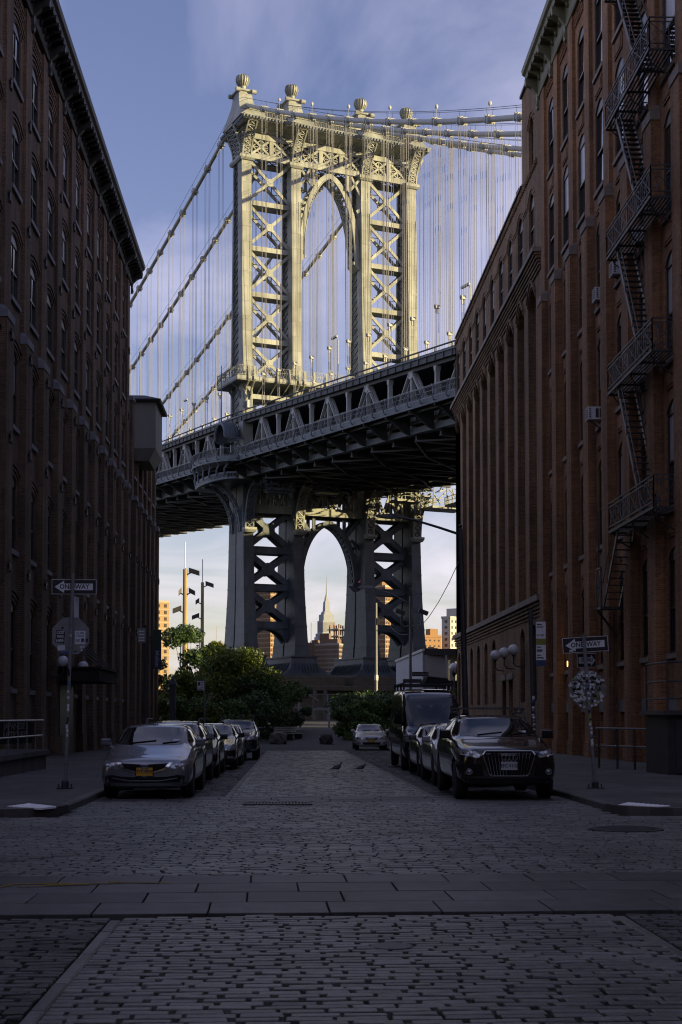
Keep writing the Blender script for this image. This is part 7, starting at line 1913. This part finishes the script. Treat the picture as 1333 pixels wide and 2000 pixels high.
for x in (11.5, 12.95): MB().tube([(x, 112.65, -.5), (x, 112.65, 3.0)], .05, 6).build('leg', 'iron', t)
# ------------------------------------------------------------------ trees and shrubs
def leafmat(name, col, tr=.25):
    m, n, l, b = _nodes(name); geo = n.new('ShaderNodeNewGeometry')
    mr = n.new('ShaderNodeMapRange'); mr.inputs['To Min'].default_value = .55; mr.inputs['To Max'].default_value = 1.5; l.new(geo.outputs['Random Per Island'], mr.inputs['Value'])
    hs = n.new('ShaderNodeHueSaturation'); hs.inputs['Color'].default_value = rgb(col); l.new(mr.outputs[0], hs.inputs['Value'])
    l.new(hs.outputs[0], b.inputs['Base Color']); b.inputs['Roughness'].default_value = .5; b.inputs['Specular IOR Level'].default_value = .3
    t = n.new('ShaderNodeBsdfTranslucent'); l.new(hs.outputs[0], t.inputs['Color']); mx = n.new('ShaderNodeMixShader'); mx.inputs[0].default_value = tr
    l.new(b.outputs[0], mx.inputs[1]); l.new(t.outputs[0], mx.inputs[2]); l.new(mx.outputs[0], n['Material Output'].inputs['Surface'])
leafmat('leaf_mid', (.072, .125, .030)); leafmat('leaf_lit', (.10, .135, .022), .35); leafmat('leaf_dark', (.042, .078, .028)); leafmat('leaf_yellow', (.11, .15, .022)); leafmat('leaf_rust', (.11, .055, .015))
mat('bark', (.05, .042, .034), .9, var=.3, scale=5, bump=.4)
def leaf_cloud(clumps, n, size, seed, aspect=2.0):
    """numpy leaf quads round clump centres (x, y, z, rx, rz)"""
    r = np.random.default_rng(seed); C = np.array(clumps); w = C[:, 3] ** 2 * C[:, 4]; idx = r.choice(len(C), n, p=w / w.sum())
    d = r.normal(size=(n, 3)); d /= np.linalg.norm(d, axis=1)[:, None]; rad = r.random(n) ** .42
    P = C[idx, :3] + d * rad[:, None] * np.stack([C[idx, 3], C[idx, 3], C[idx, 4]], 1)
    a = r.normal(size=(n, 3)); a[:, 2] -= .3; a /= np.linalg.norm(a, axis=1)[:, None]; nn = d * .6 + r.normal(size=(n, 3)) * .6; nn[:, 2] += .4
    b = np.cross(a, nn); b /= (np.linalg.norm(b, axis=1)[:, None] + 1e-6); s = size * r.uniform(.55, 1.35, n)[:, None]
    a = a * s; b = b * s / aspect
    V = np.stack([P - a, P - a * .1 - b, P + a, P - a * .1 + b], 1).reshape(-1, 3)
    return V
def leaf_mesh(name, V, m):
    me = bpy.data.meshes.new(name); n = len(V) // 4
    me.vertices.add(len(V)); me.vertices.foreach_set('co', V.ravel()); me.loops.add(len(V)); me.loops.foreach_set('vertex_index', np.arange(len(V), dtype=np.int32))
    me.polygons.add(n); me.polygons.foreach_set('loop_start', np.arange(0, len(V), 4, dtype=np.int32)); me.polygons.foreach_set('loop_total', np.full(n, 4, dtype=np.int32))
    me.materials.append(MATS[m]); me.update(calc_edges=True); return me
def plant(name, label, cat, x, y, h, rad, leaves, size, m, seed, trunk=.0, crown0=.25, nclump=16, group=None, squash=1.0, z=None):
    r = random.Random(seed); z0 = gz(y) if z is None else z
    t = thing(name, label, cat, (x, y, z0), 0, group)
    cl = []; k = MB()
    for i in range(nclump):
        a = r.uniform(0, 6.283); q = math.sqrt(r.random()); f = r.random(); zz = h * (crown0 + (1 - crown0) * f); env = math.sqrt(max(.08, 1 - (2 * f - .75) ** 2 / 1.6))
        rc = rad * r.uniform(.26, .48); c = (q * rad * env * math.cos(a), q * rad * env * math.sin(a) * squash, min(zz, h - rc * .6)); cl.append((*c, rc, rc * r.uniform(.6, .9)))
        k.tube([(0, 0, h * crown0 * .5 if trunk else 0), (c[0] * .35, c[1] * .35, c[2] * .55), (c[0] * .85, c[1] * .85, c[2] * .95)], [max(.02, trunk * .45), max(.015, trunk * .28), .012], 5)
    if trunk: k.tube([(0, 0, -.2), (.04, 0, h * .3), (0, .03, h * .6)], [trunk, trunk * .8, trunk * .4], 8)
    k.build('trunk' if trunk else 'stems', 'bark', t)
    o = link('crown' if trunk else 'foliage', leaf_mesh('crown', leaf_cloud(cl, leaves, size, seed), m), t); o['kind'] = 'stuff'
    return t
# left of the path
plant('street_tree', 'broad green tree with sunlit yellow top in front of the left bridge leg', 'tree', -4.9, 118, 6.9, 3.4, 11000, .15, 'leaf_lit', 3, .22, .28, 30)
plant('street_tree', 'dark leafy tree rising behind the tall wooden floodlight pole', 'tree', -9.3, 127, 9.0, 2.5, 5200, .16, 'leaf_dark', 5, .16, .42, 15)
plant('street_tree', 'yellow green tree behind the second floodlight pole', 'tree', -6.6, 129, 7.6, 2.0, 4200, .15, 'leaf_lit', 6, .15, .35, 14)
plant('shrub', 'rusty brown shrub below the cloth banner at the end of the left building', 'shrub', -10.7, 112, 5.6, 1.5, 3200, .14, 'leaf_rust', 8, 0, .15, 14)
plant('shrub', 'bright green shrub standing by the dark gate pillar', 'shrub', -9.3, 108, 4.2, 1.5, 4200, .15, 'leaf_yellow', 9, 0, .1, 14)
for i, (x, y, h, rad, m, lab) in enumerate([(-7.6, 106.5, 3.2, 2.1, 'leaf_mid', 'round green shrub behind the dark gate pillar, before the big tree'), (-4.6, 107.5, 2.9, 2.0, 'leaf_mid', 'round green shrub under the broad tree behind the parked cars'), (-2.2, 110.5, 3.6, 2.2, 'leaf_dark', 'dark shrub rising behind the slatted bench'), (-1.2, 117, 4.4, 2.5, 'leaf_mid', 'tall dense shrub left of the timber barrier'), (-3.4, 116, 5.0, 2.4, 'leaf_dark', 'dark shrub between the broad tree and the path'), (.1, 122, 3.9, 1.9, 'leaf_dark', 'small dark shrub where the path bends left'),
     (4.9, 122, 2.9, 2.4, 'leaf_dark', 'dark shrub on the right edge of the path by the barrier'), (5.6, 112.5, 2.9, 2.1, 'leaf_mid', 'green shrub right of the path behind the white sedan'), (4.6, 107.0, 2.6, 1.5, 'leaf_mid', 'low green shrub spilling over the right edge of the path'), (7.6, 115, 3.0, 2.6, 'leaf_dark', 'broad dark shrub behind the black van'), (8.4, 124, 3.2, 3.0, 'leaf_dark', 'tall dark shrub before the right half of the pier'), (6.5, 132, 3.2, 2.8, 'leaf_dark', 'dark shrub on the rise in front of the bridge pier'), (-9.9, 117, 4.5, 2.4, 'leaf_dark', 'dark shrub at the foot of the tall wooden pole'), (-12.6, 120, 5.2, 2.6, 'leaf_dark', 'dark shrub close behind the left building')]):
    plant('shrub', lab, 'shrub', x, y, h, rad, int(3600 * rad / 2), .15, m, 20 + i, 0, .05, 15)
plant('shrub', 'leafy green bush at the corner of the loft building under the globe lamp', 'shrub', 13.0, 109.5, 4.2, 1.0, 3200, .12, 'leaf_mid', 44, 0, .05, 10)
plant('street_tree', 'tall dark tree far left behind the rusty shrub', 'tree', -15.4, 134, 7.5, 2.4, 3500, .18, 'leaf_dark', 46, .2, .3, 14)
plant('shrub', 'tall light green bush filling the gap between the wooden pole and the broad tree', 'shrub', -7.9, 114, 5.0, 2.1, 5600, .15, 'leaf_lit', 61, 0, .08, 18)
plant('shrub', 'light green bush low behind the second and third parked cars on the left', 'shrub', -6.2, 104.5, 2.5, 1.7, 3600, .13, 'leaf_lit', 62, 0, .05, 12)
plant('shrub', 'loose green bush between the rusty shrub and the tall wooden pole', 'shrub', -11.4, 116, 6.0, 1.9, 4200, .15, 'leaf_mid', 63, 0, .1, 14)
k = MB()
for i in range(500):
    x, y = random.choice([(random.uniform(-16, -1.8), random.uniform(102, 125)), (random.uniform(4.8, 12), random.uniform(104, 135))]); h = random.uniform(.2, .6)
    for j in range(3): a = random.uniform(0, 6.28); k.add([(x, y, gz(y) - .1), (x + .03, y, gz(y) - .1), (x + .2 * math.cos(a), y + .2 * math.sin(a), gz(y) + h)], [(0, 1, 2)])
o = k.build('grass', 'leaf_dark'); tag(o, kind='stuff')

# ------------------------------------------------------------------ the city across the river
mat('c_dark', (0.117, 0.078, 0.0585), .9, var=.15, scale=.05); mat('c_orange', (0.281, 0.156, 0.0741), .9, var=.1, scale=.05); mat('c_brick', (0.172, 0.0975, 0.0507), .9, var=.12, scale=.03); mat('c_tan', (0.296, 0.195, 0.0936), .9, var=.10, scale=.03); mat('c_cream', (0.343, 0.304, 0.242), .9, var=.06, scale=.03); mat('c_white', (0.359, 0.351, 0.335), .9, var=.06, scale=.02); mat('c_grey', (0.234, 0.234, 0.242), .9, var=.1, scale=.02); mat('c_window', (0.0273, 0.0296, 0.0351), .25, var=.3, scale=.4); mat('c_band', (0.312, 0.265, 0.195), .9, var=.05); mat('c_stone', (0.257, 0.277, 0.312), .9, var=.06, scale=.01)
def tower_block(name, label, cx, cy, rz, w, d, h, floors, cols_w, cols_d, m, band=None, win_h=.5, win_w=.5, roof=None, z0=-1.0):
    """faces: front (-y, width w) and right (+x, depth d), left (-x) and back also get windows"""
    t = thing(name, label, 'apartment tower', (cx, cy, z0), rz)
    MB().box(-w / 2, w / 2, -d / 2, d / 2, 0, h).build('wall', m, t)
    fh = h / floors; k = MB(); e = .18
    for f in range(floors):
        z = fh * f + fh * .28; z1 = z + fh * win_h
        for (n, L, ax) in ((cols_w, w, 0), (cols_d, d, 1)):
            for c in range(n):
                a = -L / 2 + L * (c + .5) / n; hw_ = L / n * win_w / 2
                for s in (-1, 1):
                    if ax == 0: k.box(a - hw_, a + hw_, s * d / 2 - e, s * d / 2 + e, z, z1)
                    else: k.box(s * w / 2 - e, s * w / 2 + e, a - hw_, a + hw_, z, z1)
    o = k.build('windows', 'c_window', t); o['kind'] = 'stuff'
    if band:
        k = MB()
        for f in range(1, floors): k.box(-w / 2 - .15, w / 2 + .15, -d / 2 - .15, d / 2 + .15, fh * f - .22, fh * f + .22)
        o = k.build('floor_bands', band, t); o['kind'] = 'stuff'
    k = MB(); k.box(-w / 2 - .3, w / 2 + .3, -d / 2 - .3, d / 2 + .3, h, h + 1.2); k.build('parapet', band or m, t)
    for (x, y, a, b, hh) in (roof or [(0, 0, w * .3, d * .3, 6)]): MB().box(x - a / 2, x + a / 2, y - b / 2, y + b / 2, h + 1.2, h + hh).build('bulkhead', m, t)
    return t
tower_block('apartment_tower', 'orange and cream banded apartment tower rising behind the cloth banner on the left', -75.6, 765, R(28), 16, 12, 63, 18, 4, 3, 'c_tan', 'c_cream', .5, .34)
tower_block('apartment_tower', 'tall brown brick tower seen through the left side bay of the bridge legs', -17.4, 905, R(52), 10, 18, 82, 27, 4, 7, 'c_brick', 'c_band', .34, .30, roof=[(0, 0, 4, 6, 4)])
tower_block('apartment_tower', 'tall brown brick tower seen through the right side bay of the bridge legs', 56.7, 905, R(52), 11.5, 15, 84, 28, 4, 6, 'c_brick', 'c_band', .34, .30, roof=[(0, 0, 7, 7, 6)])
tower_block('apartment_tower', 'brown apartment block left of centre behind the lower arch', 13.5, 930, R(72), 10, 9.5, 49, 17, 4, 5, 'c_dark', None, .4, .35, roof=[(1, -2, 5, 4, 3)])
tower_block('apartment_tower', 'brown apartment block with a lit rooftop box in the middle of the lower arch', 21.3, 925, R(72), 10, 9.5, 48, 17, 4, 5, 'c_dark', 'c_grey', .4, .5, roof=[(-1, -1, 6, 6, 8)])
tower_block('apartment_tower', 'brown apartment block with balconies right of centre behind the lower arch', 27.6, 900, R(70), 11, 8.5, 47, 17, 4, 5, 'c_dark', 'c_grey', .4, .55, roof=[(0, 0, 9, 6, 4)])
tower_block('apartment_tower', 'grey brown apartment block at the right edge of the lower arch', 35.0, 910, R(66), 11, 11, 45, 16, 4, 6, 'c_dark', 'c_grey', .45, .55, roof=[(0, 0, 5, 5, 7)])
tower_block('apartment_tower', 'white tower with dark balconies on its lit side beside the loft building', 93, 800, R(52), 22, 5.6, 57, 17, 6, 1, 'c_white', None, .45, .30, roof=[(0, 0, 8, 8, 6)])
tower_block('apartment_tower', 'low orange and dark block between the bridge leg and the white tower', 75.5, 790, R(24), 11, 12, 46, 15, 4, 4, 'c_orange', None, .3, .3, roof=[(3, 0, 5, 5, 5)])
tower_block('apartment_tower', 'dark brown slab in front of the low orange block', 68, 690, R(75), 14, 8, 34, 11, 4, 4, 'c_dark', 'c_dark', .35, .3, roof=[(0, 0, 3, 3, 2)])
# steel frame going up beside the spire
t = thing('building_frame', 'rusty steel frame of an unfinished tower right of the spired skyscraper', 'unfinished tower', (58, 1480, 0), R(30))
mat('c_rust', (.22, .10, .05), .9, var=.2, scale=.05)
k = MB()
for x in range(-2, 3):
    for y in range(-1, 2): k.box(x * 8 - .6, x * 8 + .6, y * 9 - .6, y * 9 + .6, 0, 96)
k.build('columns', 'c_rust', t)['kind'] = 'stuff'
k = MB()
for f in range(13): k.box(-18, 18, -11, 11, 4 + f * 7.2, 5.2 + f * 7.2)
k.build('floor_slabs', 'c_grey', t)['kind'] = 'stuff'
MB().box(4, 16, -6, 8, 96, 112).build('core', 'c_grey', t)
# the spired skyscraper, stepped with a tall mast
t = thing('skyscraper', 'pale stepped skyscraper with a tall needle spire far off through the lower arch', 'skyscraper', (110, 4500, 0), R(24))
k = MB()
SB = [(64, 57, 0, 205), (54, 48, 205, 262), (44, 42, 262, 302), (36, 36, 302, 322)]
for w, d, z0, z1 in SB: k.box(-w / 2, w / 2, -d / 2, d / 2, z0, z1)
k.box(-18, 18, -32, 32, 0, 250); k.box(-36, 36, -14, 14, 0, 250)
k.build('tower', 'c_stone', t)
k = MB()
for w, d, z0, z1 in SB[:3]:
    for i in range(-5, 6):
        x = i * w / 11.5
        for s in (-1, 1): k.box(x - 1.1, x + 1.1, s * d / 2 - .5, s * d / 2 + .5, z0 + 4, z1 - 5); k.box(s * w / 2 - .5, s * w / 2 + .5, i * d / 11.5 - 1.1, i * d / 11.5 + 1.1, z0 + 4, z1 - 5)
k.build('window_strips', 'c_grey', t)['kind'] = 'stuff'
k = MB(); k.rects([(-14, 14, -14, 14, 322), (-12, 12, -12, 12, 330), (-9, 9, -9, 9, 333), (-7.5, 7.5, -7.5, 7.5, 362), (-5, 5, -5, 5, 366), (-4.2, 4.2, -4.2, 4.2, 378)]); k.build('crown', 'c_stone', t)
k = MB(); k.lathe([(4, 378), (2.6, 388), (2.0, 392), (1.7, 410), (1.1, 412), (.9, 430), (.3, 446)], (0, 0, 0), 8); k.build('spire', 'c_stone', t)
for (x, y, h, w, lab) in ((-42.3, 800, 52, .45, 'thin white mast far left of the bridge leg'), (36, 2600, 172, 2.6, 'slim pale radio mast left of the spired skyscraper'), (73, 1460, 128, .9, 'thin pale mast above the unfinished tower')):
    t = thing('radio_mast', lab, 'mast', (x, y, 0)); MB().tube([(0, 0, 0), (0, 0, h * .8)], w, 6).build('mast', 'c_white', t); MB().tube([(0, 0, h * .8), (0, 0, h)], w * .35, 6).build('tip', 'c_white', t)
t = thing('water_tank', 'round rooftop water tank with a conical cap left of the bridge leg', 'water tank', (-39.8, 800, 0))
MB().box(-8, 6, -6, 6, 0, 35).build('rooftop', 'c_cream', t); MB().tube([(0, 0, 37.5), (0, 0, 42)], 2.4, 14).build('drum', 'c_brick', t); MB().lathe([(2.7, 42), (.1, 44)], (0, 0, 0), 14).build('cap', 'c_grey', t); MB().box(-1.8, 1.8, -1.8, 1.8, 35, 37.5).build('frame', 'c_rust', t)
